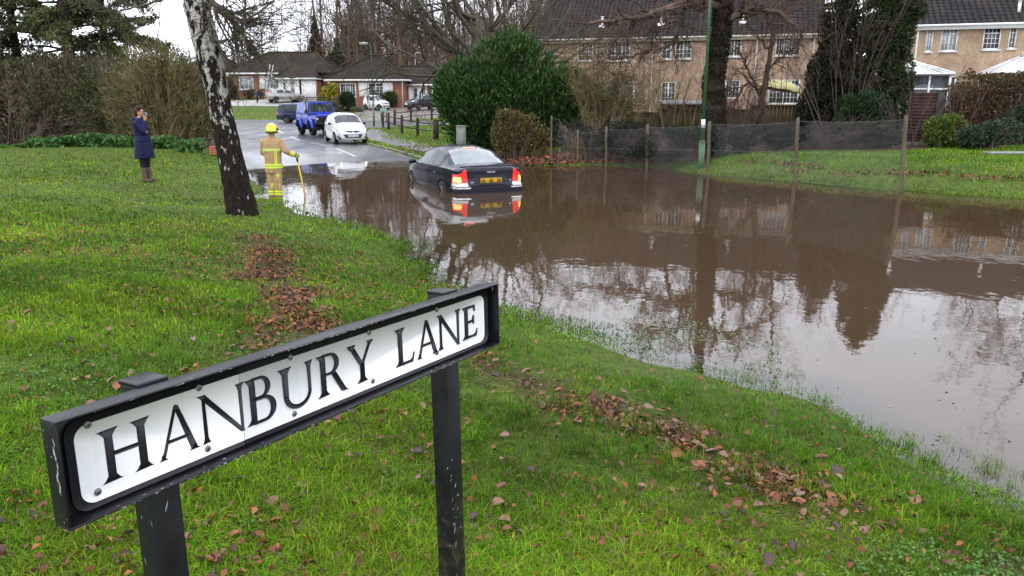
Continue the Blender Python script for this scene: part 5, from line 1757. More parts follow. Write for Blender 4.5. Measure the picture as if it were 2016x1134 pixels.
# weed mats lying at the surface along the drowned edge
n = 17000
u, v = rng.uniform(900, 1540, n), rng.uniform(560, 790, n)
u[:5000], v[:5000] = rng.uniform(480, 640, 5000), rng.uniform(330, 420, 5000)
Pw = ground_hits(u, v)
Pw = Pw[(Pw[:, 2] < .01) & (Pw[:, 2] > -.11) & (patchy(Pw, 37, .45) > -.05)]
Pw[:, 2] = np.maximum(Pw[:, 2] + .02, rng.uniform(-.006, .014, len(Pw)))
f.cards(Pw, rng.uniform(.014, .036, len(Pw)), .6, nrm=rng.normal(size=Pw.shape) * .25 + [0, 0, 1], rng=rng, col=pick(rng, [(.13, .22, .10), (.17, .25, .13), (.09, .16, .06)], len(Pw)), bend=.1)
struct(f.build("clover", attr_mat("clover_leaves", .5, .25, .4), col=True), 'stuff')

# leaf litter gathered along the drift lines, and under the hedge
RUST = [(.185, .062, .028), (.225, .078, .034), (.14, .050, .028), (.28, .10, .040), (.085, .042, .028), (.12, .072, .045), (.065, .038, .026), (.17, .10, .055)]
lit = MB()
def litter(P, s, seed):
    r = np.random.default_rng(seed)
    P = P + [0, 0, .014] + r.uniform(0, .030, (len(P), 1)) * [0, 0, 1]
    lit.cards(P, s * r.uniform(.6, 1.3, len(P)), .62, nrm=r.normal(size=P.shape) * .45 + [0, 0, 1], rng=r, col=pick(r, RUST, len(P)), bend=.22)
n = 26000
u, v = rng.uniform(380, 800, n), rng.uniform(440, 800, n)
P = ground_hits(u, v)
dd = polydist(P, DRIFT)
P = P[on_lawn(P) & (rng.uniform(size=n) < np.exp(-(dd / .26) ** 2) * .8) & (patchy(P, 41, .3) > -.12)]
litter(P, .052, 1)
n = 24000
u, v = rng.uniform(880, 1760, n), rng.uniform(680, 1120, n)
P = ground_hits(u, v)
dd = polydist(P, DRIFT2)
P = P[on_lawn(P) & (rng.uniform(size=n) < np.exp(-(dd / .16) ** 2) * .9) & (patchy(P, 42, .2) > -.2)]
litter(P, .034, 2)
n = 9000
u, v = rng.uniform(-100, 900, n), rng.uniform(420, 900, n)
P = ground_hits(u, v)
P = P[on_lawn(P) & (patchy(P, 43, .8) > .3)]
litter(P, .045, 3)
n = 5200
x, y = rng.uniform(-.9, 6, n), rng.uniform(26.6, 29.8, n)
P = np.stack([x, y, ground_z(x, y)], 1)
P = P[inside([(-1.0, 28.2), (.6, 27.2), (3.4, 27.4), (5.6, 26.7), (6, 28), (3, 29.3), (-.5, 29.6)], x, y)]
litter(P, .13, 4)
n = 5200                                                   # leaves strewn singly over the near grass
u, v = rng.uniform(-300, 2000, n), 540 + rng.power(1.2, n) * 620
P = ground_hits(u, v)
P = P[on_lawn(P) & (P[:, 2] > .05) & (rng.uniform(size=n) < np.clip(.32 + .45 * patchy(P, 47, .9), .04, 1))]
litter(P + [0, 0, .012], .036, 7)
x, y = rng.uniform(6, 20, 9000), rng.uniform(16, 25, 9000)
P = np.stack([x, y, ground_z(x, y)], 1)
P = P[(P[:, 2] > .16) & (P[:, 2] < .36) & (patchy(P, 44, .8) > .1)]
litter(P, .11, 5)
x, y = rng.uniform(-5.5, -1, 1500), rng.uniform(27, 37, 1500)
P = np.stack([x, y, ground_z(x, y)], 1)
P = P[~inside(ROAD, x, y) & (patchy(P, 45, .8) > 0)]
litter(P, .09, 6)
struct(lit.build("leaf_litter", attr_mat("dead_leaf_litter", .7, .1, .3), col=True), 'stuff')
# straw and moss thatch raked along the drift line
n = 24000
u, v = rng.uniform(480, 1640, n), rng.uniform(460, 1040, n)
P = ground_hits(u, v)
dd = np.minimum(polydist(P, DRIFT), polydist(P, DRIFT2) * 1.4)
P = P[on_lawn(P) & (rng.uniform(size=n) < np.exp(-(dd / .3) ** 2))]
a = rng.uniform(0, 6.28, len(P))
Dd = np.stack([np.cos(a), np.sin(a), rng.normal(size=len(P)) * .2], 1) * rng.uniform(.03, .10, len(P))[:, None]
th = MB()
th.segs(P + [0, 0, .012], P + [0, 0, .018] + Dd, np.clip(np.hypot(P[:, 0], P[:, 1]) * .0006, .0015, .006), .001, 3, col=pick(rng, [(.20, .15, .06), (.15, .11, .05), (.12, .12, .03)], len(P)))
struct(th.build("thatch", attr_mat("dead_grass_thatch", .8, 0, .2), col=True), 'stuff')

# single fallen leaves one could pick up
def leaf_mesh(seed, shade):
    r = np.random.default_rng(seed)
    nx_, ny_ = 9, 5
    t = np.linspace(0, 1, nx_)
    wd = .36 * np.sin(np.pi * t ** .8) ** .8 * (1 + .10 * np.sin(t * 22 + seed)) + .004
    s_ = np.linspace(-1, 1, ny_)
    X = np.repeat((t - .5)[:, None], ny_, 1)
    Y = wd[:, None] * s_[None]
    c1, c2, c3 = r.uniform(.1, .5), r.uniform(-.3, .35), r.uniform(-.5, .5)
    Z = c1 * s_[None] ** 2 * wd[:, None] * 1.6 + c2 * (X ** 2) * 1.2 + c3 * X * s_[None] * .3 + r.normal(size=X.shape) * .012
    V = np.stack([X, Y, Z - Z.min() * .4], -1)
    mb = MB()
    i, j = np.meshgrid(np.arange(nx_ - 1), np.arange(ny_ - 1), indexing='ij')
    mb.add(V, np.stack([i * ny_ + j, (i + 1) * ny_ + j, (i + 1) * ny_ + j + 1, i * ny_ + j + 1], -1).reshape(-1, 4))
    mb.tube([(-.5, 0, V[0, 2, 2]), (-.64, .02, .03), (-.76, .05, .05)], [.014, .012, .009], 4)
    return mb, shade
def leaf_mat(name, c1, c2):
    m, nt, b = new_mat(name)
    v = coord(nt, 'Object')
    f = noise(nt, v, 5, 4, .65)
    L(nt, ramp(nt, f, [(.3, c1), (.65, c2), (.8, tuple(x * .4 for x in c1))]), b.inputs['Base Color'])
    b.inputs['Roughness'].default_value = .42
    b.inputs['Specular IOR Level'].default_value = .45
    bump(nt, b, noise(nt, v, 14, 3), .35, .02)
    return m
LM = [leaf_mat("leaf_russet", (.20, .070, .030), (.125, .045, .022)), leaf_mat("leaf_tan", (.25, .13, .07), (.17, .085, .045)), leaf_mat("leaf_dark_brown", (.075, .042, .032), (.045, .028, .024)), leaf_mat("leaf_orange", (.30, .10, .028), (.19, .065, .022)), leaf_mat("leaf_pinkish", (.22, .125, .088), (.16, .085, .060))]
LEAF_GROUP = "fallen leaves scattered on the near lawn"
LEAF_LABEL = "brown fallen leaf lying in the short grass of the near lawn"
protos = []
for k in range(10):
    mb, sh = leaf_mesh(300 + k, k % 5)
    o = mb.build("fallen_leaf", LM[k % 5], smooth=True)
    protos.append(tag(o, LEAF_LABEL, "leaf", LEAF_GROUP))
r = np.random.default_rng(333)
cand = []
while len(cand) < 300:
    kind = r.uniform()
    if kind < .30:
        q = r.uniform(0, len(DRIFT2) - 1.001); a = int(q); w_ = q - a
        u = DRIFT2[a][0] * (1 - w_) + DRIFT2[a + 1][0] * w_ + r.normal() * 30
        v = DRIFT2[a][1] * (1 - w_) + DRIFT2[a + 1][1] * w_ + r.normal() * 20
    elif kind < .40:
        u, v = r.normal(1600, 90), r.normal(1010, 50)
    elif kind < .62:
        u, v = r.uniform(0, 640), r.uniform(590, 800)
    elif kind < .88:
        u, v = r.uniform(340, 1000), r.uniform(800, 1130)
    elif kind < .95:
        u, v = r.uniform(1000, 1900), r.uniform(850, 1130)
    else:
        u, v = r.uniform(0, 300), r.uniform(800, 1130)
    p = ground_hits(np.array([u]), np.array([v]))[0]
    if p[2] > .05:
        cand.append(p)
for k, p in enumerate(cand):
    o = protos[k] if k < 10 else protos[k % 10].copy()
    if k >= 10:
        COL.objects.link(o)
    dist = np.hypot(p[0], p[1])
    s = r.uniform(.036, .070) * (1.0 if dist < 4 else 1.1)
    o.scale = (s, s * r.uniform(.8, 1.25), s)
    o.location = (p[0], p[1], p[2] + r.uniform(.028, .048))
    o.rotation_euler = (r.normal() * .35, r.normal() * .35, r.uniform(0, 6.28))
# ================================================================== vehicles
def car_paint(name, col, flake=.0, rough=.22, wet=False, dirt=.11, coat=1.0):
    m, nt, b = new_mat(name)
    v = coord(nt, 'Object')
    film = ramp(nt, noise(nt, v, 3.5, 5, .65), [(.45, 0.), (.8, .22)])
    sp = nt.nodes.new('ShaderNodeSeparateXYZ')
    L(nt, v, sp.inputs[0])
    low = nt.nodes.new('ShaderNodeMapRange')
    low.inputs['From Min'].default_value = .75
    low.inputs['From Max'].default_value = .2
    low.inputs['To Max'].default_value = .30
    L(nt, sp.outputs['Z'], low.inputs['Value'])
    f = mth(nt, 'MULTIPLY', mth(nt, 'ADD', film, low.outputs['Result']), noise(nt, v, 6, 5, .7), True)
    L(nt, mixc(nt, f, col, (dirt, dirt * .77, dirt * .55)), b.inputs['Base Color'])
    b.inputs['Metallic'].default_value = flake
    b.inputs['Roughness'].default_value = rough
    b.inputs['Coat Weight'].default_value = coat
    b.inputs['Specular IOR Level'].default_value = .5 * coat
    b.inputs['Coat Roughness'].default_value = .03
    if wet:
        bump(nt, b, noise(nt, v, 90, 2), .04, .004)
    return m
TRIM = simple("black_plastic_trim", (.014, .014, .015), (.024, .024, .025), 20, .45)
RUBBER = simple("tyre_rubber", (.014, .014, .014), (.028, .027, .026), 12, .75)
ALLOY = simple("wheel_silver", (.38, .39, .40), (.26, .26, .27), 12, .35, .7)
CHROME = simple("bright_strip", (.78, .79, .82), (.6, .6, .62), 8, .12, .9)
AUTO_GLASS = glass_mat("car_glass", (.012, .016, .018), .02)
PALE_GLASS = simple("pale_glass", (.085, .11, .115), (.165, .195, .20), 2.2, .12, coat=.6, spec=.5)  # glass with a pale blue-grey base colour, softly varied
GREEN_GLASS = simple("tinted_side_glass", (.020, .034, .031), (.055, .075, .07), 2.6, .08, coat=.0, spec=.12)
def lens(name, col, rough=.12):
    return simple(name, col, tuple(c * .7 for c in col), 30, rough, coat=1.)
RED_LENS = lens("red_lens", (.42, .012, .010))
CLEAR_LENS = lens("clear_lens", (.55, .55, .56))
AMBER_LENS = lens("amber_lens", (.6, .22, .02))
def glow(name, col, s):
    m, nt, b = new_mat(name)
    b.inputs['Base Color'].default_value = (*col, 1)
    b.inputs['Emission Color'].default_value = (*col, 1)
    b.inputs['Emission Strength'].default_value = s
    b.inputs['Roughness'].default_value = .2
    return m
LIT_RED = glow("lit_red_lamp", (.75, .010, .006), .22)
LIT_AMBER = glow("lit_indicator", (1.0, .42, .10), .95)
LIT_PINK = glow("lit_high_brake_lamp", (1.0, .25, .18), .7)
LIT_HEAD = glow("lit_headlamp", (1.0, .70, .42), 2.2)
PLATE_Y = simple("yellow_plate", (.52, .30, .02), (.44, .25, .02), 9, .35)
PLATE_W = simple("white_plate", (.70, .70, .70), None, 9, .35)
PLATE_INK = simple("plate_characters", (.02, .02, .025), None, 9, .5)
def smoothpath(pts, xs, it=0):
    pts = np.array(pts, float)
    return np.interp(xs, pts[:, 0], pts[:, 1])
def soften(a, it):
    a = a.copy()
    for _ in range(it):
        a[1:-1] = (a[:-2] + 2 * a[1:-1] + a[2:]) / 4
    return a
PAIRED = ("window", "window_surround", "tail_lamp", "headlamp", "lit_lamp", "clear_tail_lens", "bright_bumper_strip", "fog_recess", "lamp_panel", "side_moulding", "roof_cell")
SIDE = lambda c: (c[:, 1] > 0).astype(int)
SIDE_END = lambda c: (c[:, 1] > 0) * 2 + (c[:, 0] > -.45)
SIDE_LEVEL = lambda c: (c[:, 1] > 0) * 2 + (c[:, 2] > 1.0)
class Car:
    """body skinned over cross-sections (x forward, y left, z up), then cut into panels, glass and lamps"""
    def __init__(s, name, label, loc, yaw, top, belt, bottom, plan, roofw, ds=.025, nB=24, nC=18, nD=26, M=64, rear=(), front=(), bulge=(.06, .08), soft=2, corner=.07, group=None, cat="car", crown=.05):
        s.t = thing(name, label, cat, loc, yaw, group)
        x0, x1 = top[0][0], top[-1][0]
        xs = np.linspace(x0, x1, max(8, int((x1 - x0) / ds)))
        n = len(xs)
        zt = soften(smoothpath(top, xs), soft)
        zb = smoothpath(bottom, xs)
        w = soften(smoothpath(plan, xs), soft * 2)
        zl = np.minimum(soften(smoothpath(belt, xs), soft), zt - .03)
        wr = soften(smoothpath(roofw, xs), soft * 2) * w
        rows = []
        for i in range(n):
            P = []
            for t in np.linspace(0, 1, 4)[:-1]:
                P.append((w[i] * .86 * t, zb[i]))
            for t in np.linspace(0, 1, 4)[:-1]:
                a = t * math.pi / 2
                P.append((w[i] * .86 + w[i] * .11 * math.sin(a), zb[i] + .09 * (1 - math.cos(a))))
            z0 = zb[i] + .09
            for t in np.linspace(0, 1, nB)[:-1]:
                z = z0 + (zl[i] - z0) * t
                P.append((w[i] * (.97 + .03 * math.sin(min(1, t * 1.15) * math.pi) - .012 * t), z))
            yb = w[i] * .958
            zr = zt[i] - min(corner, (zt[i] - zl[i]) * .55)
            for t in np.linspace(0, 1, nC)[:-1]:
                tt_ = t
                P.append((yb + (wr[i] - yb) * (tt_ ** 1.25), zl[i] + (zr - zl[i]) * tt_))
            cr = (zt[i] - zr)
            for t in np.linspace(0, 1, nD):
                y = wr[i] * (1 - t)
                q = y / wr[i]
                P.append((y, zt[i] - cr * q ** 5 - crown * q ** 2 * .6 + 0 * t))
            rows.append(P)
        A = np.array(rows)                      # n, K, 2
        K = A.shape[1]
        s.K, s.zones = K, (6 + nB - 1, 6 + nB - 1 + nC - 1)
        V = np.zeros((n, 2 * K - 1, 3))
        V[:, :, 0] = xs[:, None]
        V[:, :K, 1], V[:, :K, 2] = A[:, :, 0], A[:, :, 1]
        V[:, K:, 1], V[:, K:, 2] = -A[:, K - 2::-1, 0], A[:, K - 2::-1, 1]
        m2 = 2 * K - 1
        mb = [V.reshape(-1, 3)]
        i, j = np.meshgrid(np.arange(n - 1), np.arange(m2 - 1), indexing='ij')
        F = [np.stack([i * m2 + j, (i + 1) * m2 + j, (i + 1) * m2 + j + 1, i * m2 + j + 1], -1).reshape(-1, 4)]
        ks = np.where(np.arange(m2 - 1) < K - 1, np.arange(m2 - 1), 2 * K - 3 - np.arange(m2 - 1))
        zone = np.where(ks < s.zones[0], 0, np.where(ks < s.zones[1], 1, 2))
        Z = [np.tile(zone, n - 1)]
        base = n * m2
        for e, (idx, sign) in enumerate(((0, -1), (n - 1, 1))):
            half = A[idx]
            t = np.linspace(-1, 1, M)
            C = np.zeros((K, M, 3))
            C[:, :, 1] = half[:, 0:1] * t[None]
            C[:, :, 2] = half[:, 1:2]
            C[:, :, 0] = xs[idx] + sign * bulge[e] * (1 - t[None] ** 2) * np.clip(half[:, 0:1] / w[idx], 0, 1)
            mb.append(C.reshape(-1, 3))
            i, j = np.meshgrid(np.arange(K - 1), np.arange(M - 1), indexing='ij')
            q = np.stack([i * M + j, i * M + j + 1, (i + 1) * M + j + 1, (i + 1) * M + j], -1).reshape(-1, 4) + base
            if sign < 0:
                q = q[:, ::-1]
            F.append(q)
            Z.append(np.full(len(q), 3 + e))
            base += K * M
        V = np.concatenate(mb)
        # end profiles push bumpers and lamps in or out
        for prof, xe, sg in ((rear, x0, -1), (front, x1, 1)):
            if len(prof):
                pr = np.array(prof, float)
                dist = np.abs(V[:, 0] - xe) if True else 0
                near = np.clip(1 - (sg * (xe - V[:, 0])) / .38, 0, 1.0)
                V[:, 0] += sg * np.interp(V[:, 2], pr[:, 0], pr[:, 1]) * near ** 1.5
        s.V, s.F, s.Z = V, np.concatenate(F)[:, ::-1], np.concatenate(Z)
        s.c = V[s.F].mean(1)
        s.lab = np.zeros(len(s.F), int)
        s.names, s.mats = ["body"], [None]
    def region(s, name, m, zones, poly, axes, sym=True, cond=None):
        """cut the faces inside an outline seen along one axis into a piece of their own"""
        k = len(s.names)
        if name in s.names and s.mats[s.names.index(name)] is m and name != "window":
            k = s.names.index(name)
        else:
            s.names.append(name); s.mats.append(m)
        a, b = s.c[:, axes[0]], s.c[:, axes[1]]
        if sym is True and axes[0] == 1:
            a = np.abs(a)
        if sym is True and axes[1] == 1:
            b = np.abs(b)
        ok = np.isin(s.Z, zones) & inside(poly, a, b) & (s.lab == 0)
        if cond is not None:
            ok &= cond(s.c)
        s.lab[ok] = k
    def side(s, name, m, poly, which=0, zones=(0, 1, 2), **k):
        c = None
        if which:
            c = lambda q, w=which: q[:, 1] * w > .2
        s.region(name, m, zones, poly, (0, 2), False, c, **k)
    def arches(s, wheels, rad):
        for x, z in wheels:
            d = np.hypot(s.c[:, 0] - x, s.c[:, 2] - z)
            s.lab[(d < rad) & (np.abs(s.c[:, 1]) > .35) & np.isin(s.Z, (0, 1, 3, 4))] = -1
        s.wheels = wheels
    def finish(s, paint, wheel_r, wheel_w, track, rim_m=ALLOY, spokes=5, rim_frac=.66, arch_r=None, hub=None):
        s.mats[0] = paint
        for k, nm in enumerate(s.names):
            f = s.F[s.lab == k]
            if not len(f):
                continue
            used = np.unique(f)
            rm_ = np.full(len(s.V), -1)
            rm_[used] = np.arange(len(used))
            if nm == "body":
                mb = MB()
                mb.add(s.V[used], rm_[f])
                o = mb.build(nm, s.mats[k], s.t, smooth=True)
                o.data.set_sharp_from_angle(angle=R(50))
                continue
            cy = s.V[f].mean(1)[:, 1]
            both = nm in PAIRED
            for sg in ((-1, 1) if both else (0,)):
                g = f[cy * sg > 0] if both else f
                if len(g):
                    used = np.unique(g)
                    rm_[used] = np.arange(len(used))
                    mb = MB()
                    mb.add(s.V[used], rm_[g])
                    mb.build(nm, s.mats[k], s.t, smooth=True)
        ar = arch_r or wheel_r * 1.12
        for x, z in s.wheels:
            for sg in (-1, 1):
                mb = MB()
                a = np.linspace(-.25, math.pi + .25, 15)
                y1, y0 = sg * (track / 2 + wheel_w * .42), sg * (track / 2 - wheel_w * 1.1)
                P = np.concatenate([np.stack([x + ar * np.cos(a), np.full(15, y), z + ar * np.sin(a)], 1) for y in (y1, y0)])
                q = np.arange(14)
                mb.add(P, np.stack([q, q + 1, q + 16, q + 15], 1))
                mb.add(np.vstack([P[15:], [[x, y0, z]]]), None, [[i, i + 1, 15] for i in range(14)])
                mb.build("wheel_arch_liner", TRIM, s.t, smooth=True)
        for x, z in s.wheels:
            for sg in (-1, 1):
                s.wheel(x, sg * track / 2, z, wheel_r, wheel_w, sg, rim_m, spokes, rim_frac)
        return s.t
    def wheel(s, x, y, z, r, w, sg, rim_m, spokes, rf):
        h = w / 2
        mb = MB()
        prof = [(r * rf, -h * .8), (r * .82, -h), (r * .95, -h * .92), (r, -h * .6), (r, h * .6), (r * .95, h * .92), (r * .82, h), (r * rf, h * .8), (r * rf * .96, h * .5)]
        mb.lathe([(a, b) for a, b in prof], (x, y, z), 28, 'y')
        o = mb.build("wheel", RUBBER, s.t, smooth=True)
        rb_ = MB()
        yo = y + sg * h * .72
        ri = r * rf
        rb_.lathe([(ri, sg * -h * .72), (ri * 1.0, sg * -.012), (ri * .9, 0), (ri * .86, -.02 * -sg * -1)], (x, yo, z), 28, 'y')
        rb_.lathe([(0.0, .012 * -sg), (ri * .22, .010 * -sg), (ri * .26, -.004 * -sg)], (x, yo, z), 16, 'y')
        for k in range(spokes):
            a = 2 * math.pi * k / spokes + .3
            d = np.array([math.cos(a), 0, math.sin(a)])
            t = np.array([-math.sin(a), 0, math.cos(a)])
            c = np.array([x, yo, z])
            w0, w1 = ri * .16, ri * .24
            p = [c + d * ri * .15 - t * w0, c + d * ri * .95 - t * w1, c + d * ri * .95 + t * w1, c + d * ri * .15 + t * w0]
            q = [v - [0, sg * .03, 0] for v in p]
            rb_.add(p + q, [[0, 1, 2, 3], [3, 2, 1, 0], [0, 4, 5, 1], [2, 6, 7, 3], [4, 7, 6, 5]])
        rb_.build("rim", rim_m, o, smooth=False)
        db = MB()
        db.lathe([(0, 0), (ri * .97, 0)], (x, y + sg * h * .25, z), 20, 'y')
        db.build("brake_disc", TRIM, o)
    def add(s, name, m, fn, smooth=False, key=None):
        mb = MB()
        fn(mb)
        if key is None:
            return mb.build(name, m, s.t, smooth=smooth)
        V, Q = np.concatenate(mb.V), np.concatenate(mb.Q)
        T = np.concatenate(mb.T) if mb.T else np.zeros((0, 3), int)
        kq, kt = key(V[Q].mean(1)), key(V[T].mean(1)) if len(T) else np.zeros(0, int)
        for v in np.unique(kq):
            q = MB()
            q.add(V, Q[kq == v], T[kt == v])
            used = np.unique(np.concatenate([Q[kq == v].ravel(), T[kt == v].ravel()]))
            rm_ = np.full(len(V), -1)
            rm_[used] = np.arange(len(used))
            q = MB()
            q.add(V[used], rm_[Q[kq == v]], rm_[T[kt == v]])
            o = q.build(name, m, s.t, smooth=smooth)
        return o
    def mirror(s, x, z, y, m, size=(.11, .20, .13)):
        for sg in (-1, 1):
            def f(mb, sg=sg):
                bm = bmesh.new()
                bmesh.ops.create_uvsphere(bm, u_segments=14, v_segments=9, radius=.5)
                for v in bm.verts:
                    v.co = Vector((math.copysign(abs(v.co.x * 2) ** .6, v.co.x) * size[0] / 2, math.copysign(abs(v.co.y * 2) ** .7, v.co.y) * size[1] / 2, math.copysign(abs(v.co.z * 2) ** .7, v.co.z) * size[2] / 2))
                mb.from_bm(bm, (x, sg * (y + size[1] * .55), z))
                mb.tube([(x + .01, sg * (y - .03), z - size[2] * .35), (x, sg * (y + size[1] * .3), z - size[2] * .2)], .022, 6)
            s.add("mirror", m, f, True)
    def text(s, name, body, size, m, loc, rot, parent=None, extr=.002):
        cu = bpy.data.curves.new(name, 'FONT')
        cu.body = body
        cu.size = size
        cu.extrude = extr
        cu.align_x = 'CENTER'
        cu.align_y = 'CENTER'
        o = bpy.data.objects.new(name, cu)
        COL.objects.link(o)
        dg = bpy.context.evaluated_depsgraph_get()
        me = bpy.data.meshes.new_from_object(o.evaluated_get(dg))
        bpy.data.objects.remove(o)
        me.materials.clear()
        me.materials.append(m)
        o = bpy.data.objects.new(name, me)
        COL.objects.link(o)
        o.parent = parent or s.t
        o.location, o.rotation_euler = loc, rot
        return o
    def seams(s, xs_, z0, z1, hw=.007):
        """door gaps as thin dark lines"""
        for x in xs_:
            s.side("door_gap", TRIM, [(x - hw, z0), (x + hw, z0), (x + hw, z1), (x - hw, z1)], zones=(0, 1))

# ---- dark saloon standing in the flood up to its sills
WZ = -.405
sx_, sy_ = -1.555, 19.0
yaw = R(90 + 23)
c_, s_ = math.cos(yaw), math.sin(yaw)
# origin: centre of the wheelbase; rear bumper 2.30 behind it
rc = atZ(959, 378)
ox_, oy_ = rc[0] + 2.20 * c_ , rc[1] + 2.20 * s_ + .12
v1 = Car("saloon_car", "dark blue-black saloon car stranded in the flood with red rear lamps lit", (ox_, oy_, WZ), yaw,
    top=[(-2.28, 1.00), (-2.24, 1.035), (-1.95, 1.055), (-1.62, 1.075), (-1.30, 1.22), (-.95, 1.355), (-.55, 1.425), (-.1, 1.44), (.30, 1.41), (.62, 1.30), (1.12, 1.02), (1.5, .965), (1.95, .88), (2.2, .76), (2.28, .66)],
    belt=[(-2.28, .93), (-1.6, .955), (-.6, .93), (.9, .885), (1.5, .83), (2.28, .62)], bottom=[(-2.28, .26), (-1.9, .22), (2.0, .20), (2.28, .24)],
    plan=[(-2.28, .79), (-2.1, .86), (-1.5, .895), (-.2, .905), (1.2, .89), (1.8, .845), (2.1, .76), (2.28, .60)], roofw=[(-2.28, .86), (-1.7, .84), (-1.2, .70), (-.5, .655), (.3, .665), (.8, .76), (1.2, .86), (2.28, .86)],
    ds=.018, nB=34, nC=26, nD=36, M=92, rear=[(.2, -.02), (.30, .055), (.56, .06), (.60, .0), (.75, -.01), (.98, .0), (1.1, .02)], bulge=(.085, .20), corner=.085)
WHS = [(-1.355, .315), (1.36, .315)]
v1.arches(WHS, .355)
v1.side("window", GREEN_GLASS, [(-.50, .955), (.78, .915), (.74, .95), (.34, 1.27), (-.02, 1.335), (-.25, 1.345), (-.44, 1.335)], zones=(1,))
v1.side("window", GREEN_GLASS, [(-.56, .96), (-1.0, .985), (-1.16, 1.02), (-1.02, 1.19), (-.80, 1.30), (-.50, 1.335)], zones=(1,))
v1.side("window_surround", TRIM, [(.90, .89), (-1.0, .945), (-1.24, .99), (-1.12, 1.19), (-.85, 1.33), (-.25, 1.38), (.0, 1.37), (.38, 1.30)], zones=(1,))
v1.region("rear_window", PALE_GLASS, (2, 1), [(-1.60, -.62), (-.80, -.52), (-.70, 0), (-.80, .52), (-1.60, .62), (-1.64, 0)], (0, 1), False, lambda q: np.abs(q[:, 1]) < .40 + .225 * np.clip((-q[:, 0] - .75) / .85, 0, 1) + .12)
v1.region("windscreen", AUTO_GLASS, (2,), [(.40, -.60), (1.12, -.72), (1.18, 0), (1.12, .72), (.40, .60), (.36, 0)], (0, 1), False)
v1.region("lit_lamp", LIT_AMBER, (3, 0), [(.70, .66), (.86, .66), (.86, .79), (.70, .79)], (1, 2), True, lambda q: (q[:, 0] < -2.12) & (((q[:, 1] > 0) & (q[:, 1] > .70)) | ((q[:, 1] < 0) & (q[:, 1] < -.72))))
v1.region("tail_lamp", LIT_RED, (3, 0, 1), [(.555, .645), (.95, .645), (.95, .83), (.80, .84), (.70, .875), (.645, .93), (.62, .975), (.585, .99)], (1, 2), True, lambda q: q[:, 0] < -2.06)
v1.region("clear_tail_lens", CLEAR_LENS, (3, 0), [(.55, .565), (.95, .565), (.95, .645), (.55, .645)], (1, 2), True, lambda q: q[:, 0] < -2.06)
v1.region("bright_bumper_strip", CHROME, (3, 0), [(.50, .505), (.95, .505), (.95, .548), (.50, .548)], (1, 2), True, lambda q: q[:, 0] < -1.95)
v1.region("boot_gap", TRIM, (3,), [(.0, .500), (.56, .500), (.56, .512), (.0, .512)], (1, 2))
v1.region("plate_recess", TRIM, (3,), [(0, .60), (.38, .60), (.40, .83), (0, .83)], (1, 2))
v1.seams((.86, -.53, -1.02), .33, .93)
v1.side("side_moulding", TRIM, [(-.95, .45), (.93, .44), (.93, .475), (-.95, .485)], zones=(0,))
v1.finish(car_paint("midnight_blue_paint", (.0050, .0048, .0145), .0, .25, dirt=.012, coat=.34), .315, .20, 1.60, spokes=7)
v1.t.scale = (1.04, 1.08, 1.02)
v1.mirror(.80, .965, .885, bpy.data.materials["midnight_blue_paint"])
rx = -2.372
def vplate(mb):
    mb.bbox((rx - .006, 0, .70), (.012, .52, .112), .004)
pl = v1.add("number_plate", PLATE_Y, vplate)
blk = MB()
for k, (y, d) in enumerate(((.19, 1), (.095, 0), (0.0, 1), (-.095, 0), (-.19, 1))):
    if d:
        blk.box((rx - .0128, y, .70), (.0016, .094, .088))
blk.build("plate_block", simple("plate_dark_amber", (.24, .115, .008), (.20, .095, .008), 9, .4), pl)
v1.text("boot_lettering", "VOLVO", .062, CHROME, (rx + .006, 0, .895), (math.pi / 2, 0, -math.pi / 2), extr=.004)
v1.text("model_badge", "S60", .055, CHROME, (rx + .036, .455, .655), (math.pi / 2, 0, -math.pi / 2), extr=.004)
v1.text("model_badge", "T5", .05, CHROME, (rx + .04, -.49, .68), (math.pi / 2, 0, -math.pi / 2), extr=.004)
v1.add("high_brake_lamp", LIT_PINK, lambda mb: mb.box((-.845, 0, 1.388), (.03, .30, .028), np.array([[.93, 0, -.36], [0, 1, 0], [.36, 0, .93]])))
v1.add("door_handle", bpy.data.materials["midnight_blue_paint"], lambda mb: [mb.bbox((x, sg * .905, .80), (.17, .035, .03), .01) for x in (.02, -.93) for sg in (-1, 1)], key=SIDE_END)
v1.add("boot_lip", bpy.data.materials["midnight_blue_paint"], lambda mb: mb.tube([(-2.27, -.72, 1.025), (-2.32, -.4, 1.045), (-2.335, 0, 1.05), (-2.32, .4, 1.045), (-2.27, .72, 1.025)], .016, 8), True)
v1.add("tow_eye_cover", CHROME, lambda mb: mb.lathe([(0, -.004), (.016, -.004), (.018, .004)], (-2.405, .18, .44), 10, 'x'))

# ---- small white hatchback facing us at the water's edge
wp = hit(694, 284)
ang = R(-67)
c2, s2 = math.cos(ang), math.sin(ang)
v2 = Car("hatchback", "small white hatchback facing the flood beside the blue off-roader", (wp[0] - 1.72 * c2, wp[1] - 1.72 * s2, gz(wp[0], wp[1]) + .005), ang,
    top=[(-1.85, .95), (-1.80, 1.15), (-1.62, 1.36), (-1.2, 1.48), (-.5, 1.53), (.05, 1.50), (.42, 1.40), (1.10, 1.04), (1.45, .95), (1.72, .84), (1.85, .70)],
    belt=[(-1.85, .92), (-1.2, .97), (.6, .90), (1.2, .84), (1.85, .66)], bottom=[(-1.85, .28), (-1.6, .20), (1.6, .19), (1.85, .22)],
    plan=[(-1.85, .70), (-1.6, .80), (-.8, .83), (.6, .835), (1.2, .82), (1.6, .76), (1.85, .60)], roofw=[(-1.85, .82), (-1.5, .76), (-.6, .73), (.2, .73), (.9, .83), (1.3, .88), (1.85, .86)],
    ds=.03, nB=22, nC=16, nD=22, M=60, bulge=(.08, .17), corner=.10, front=[(.2, .02), (.35, .05), (.55, .03), (.75, 0)])
v2.arches([(-1.22, .295), (1.22, .295)], .335)
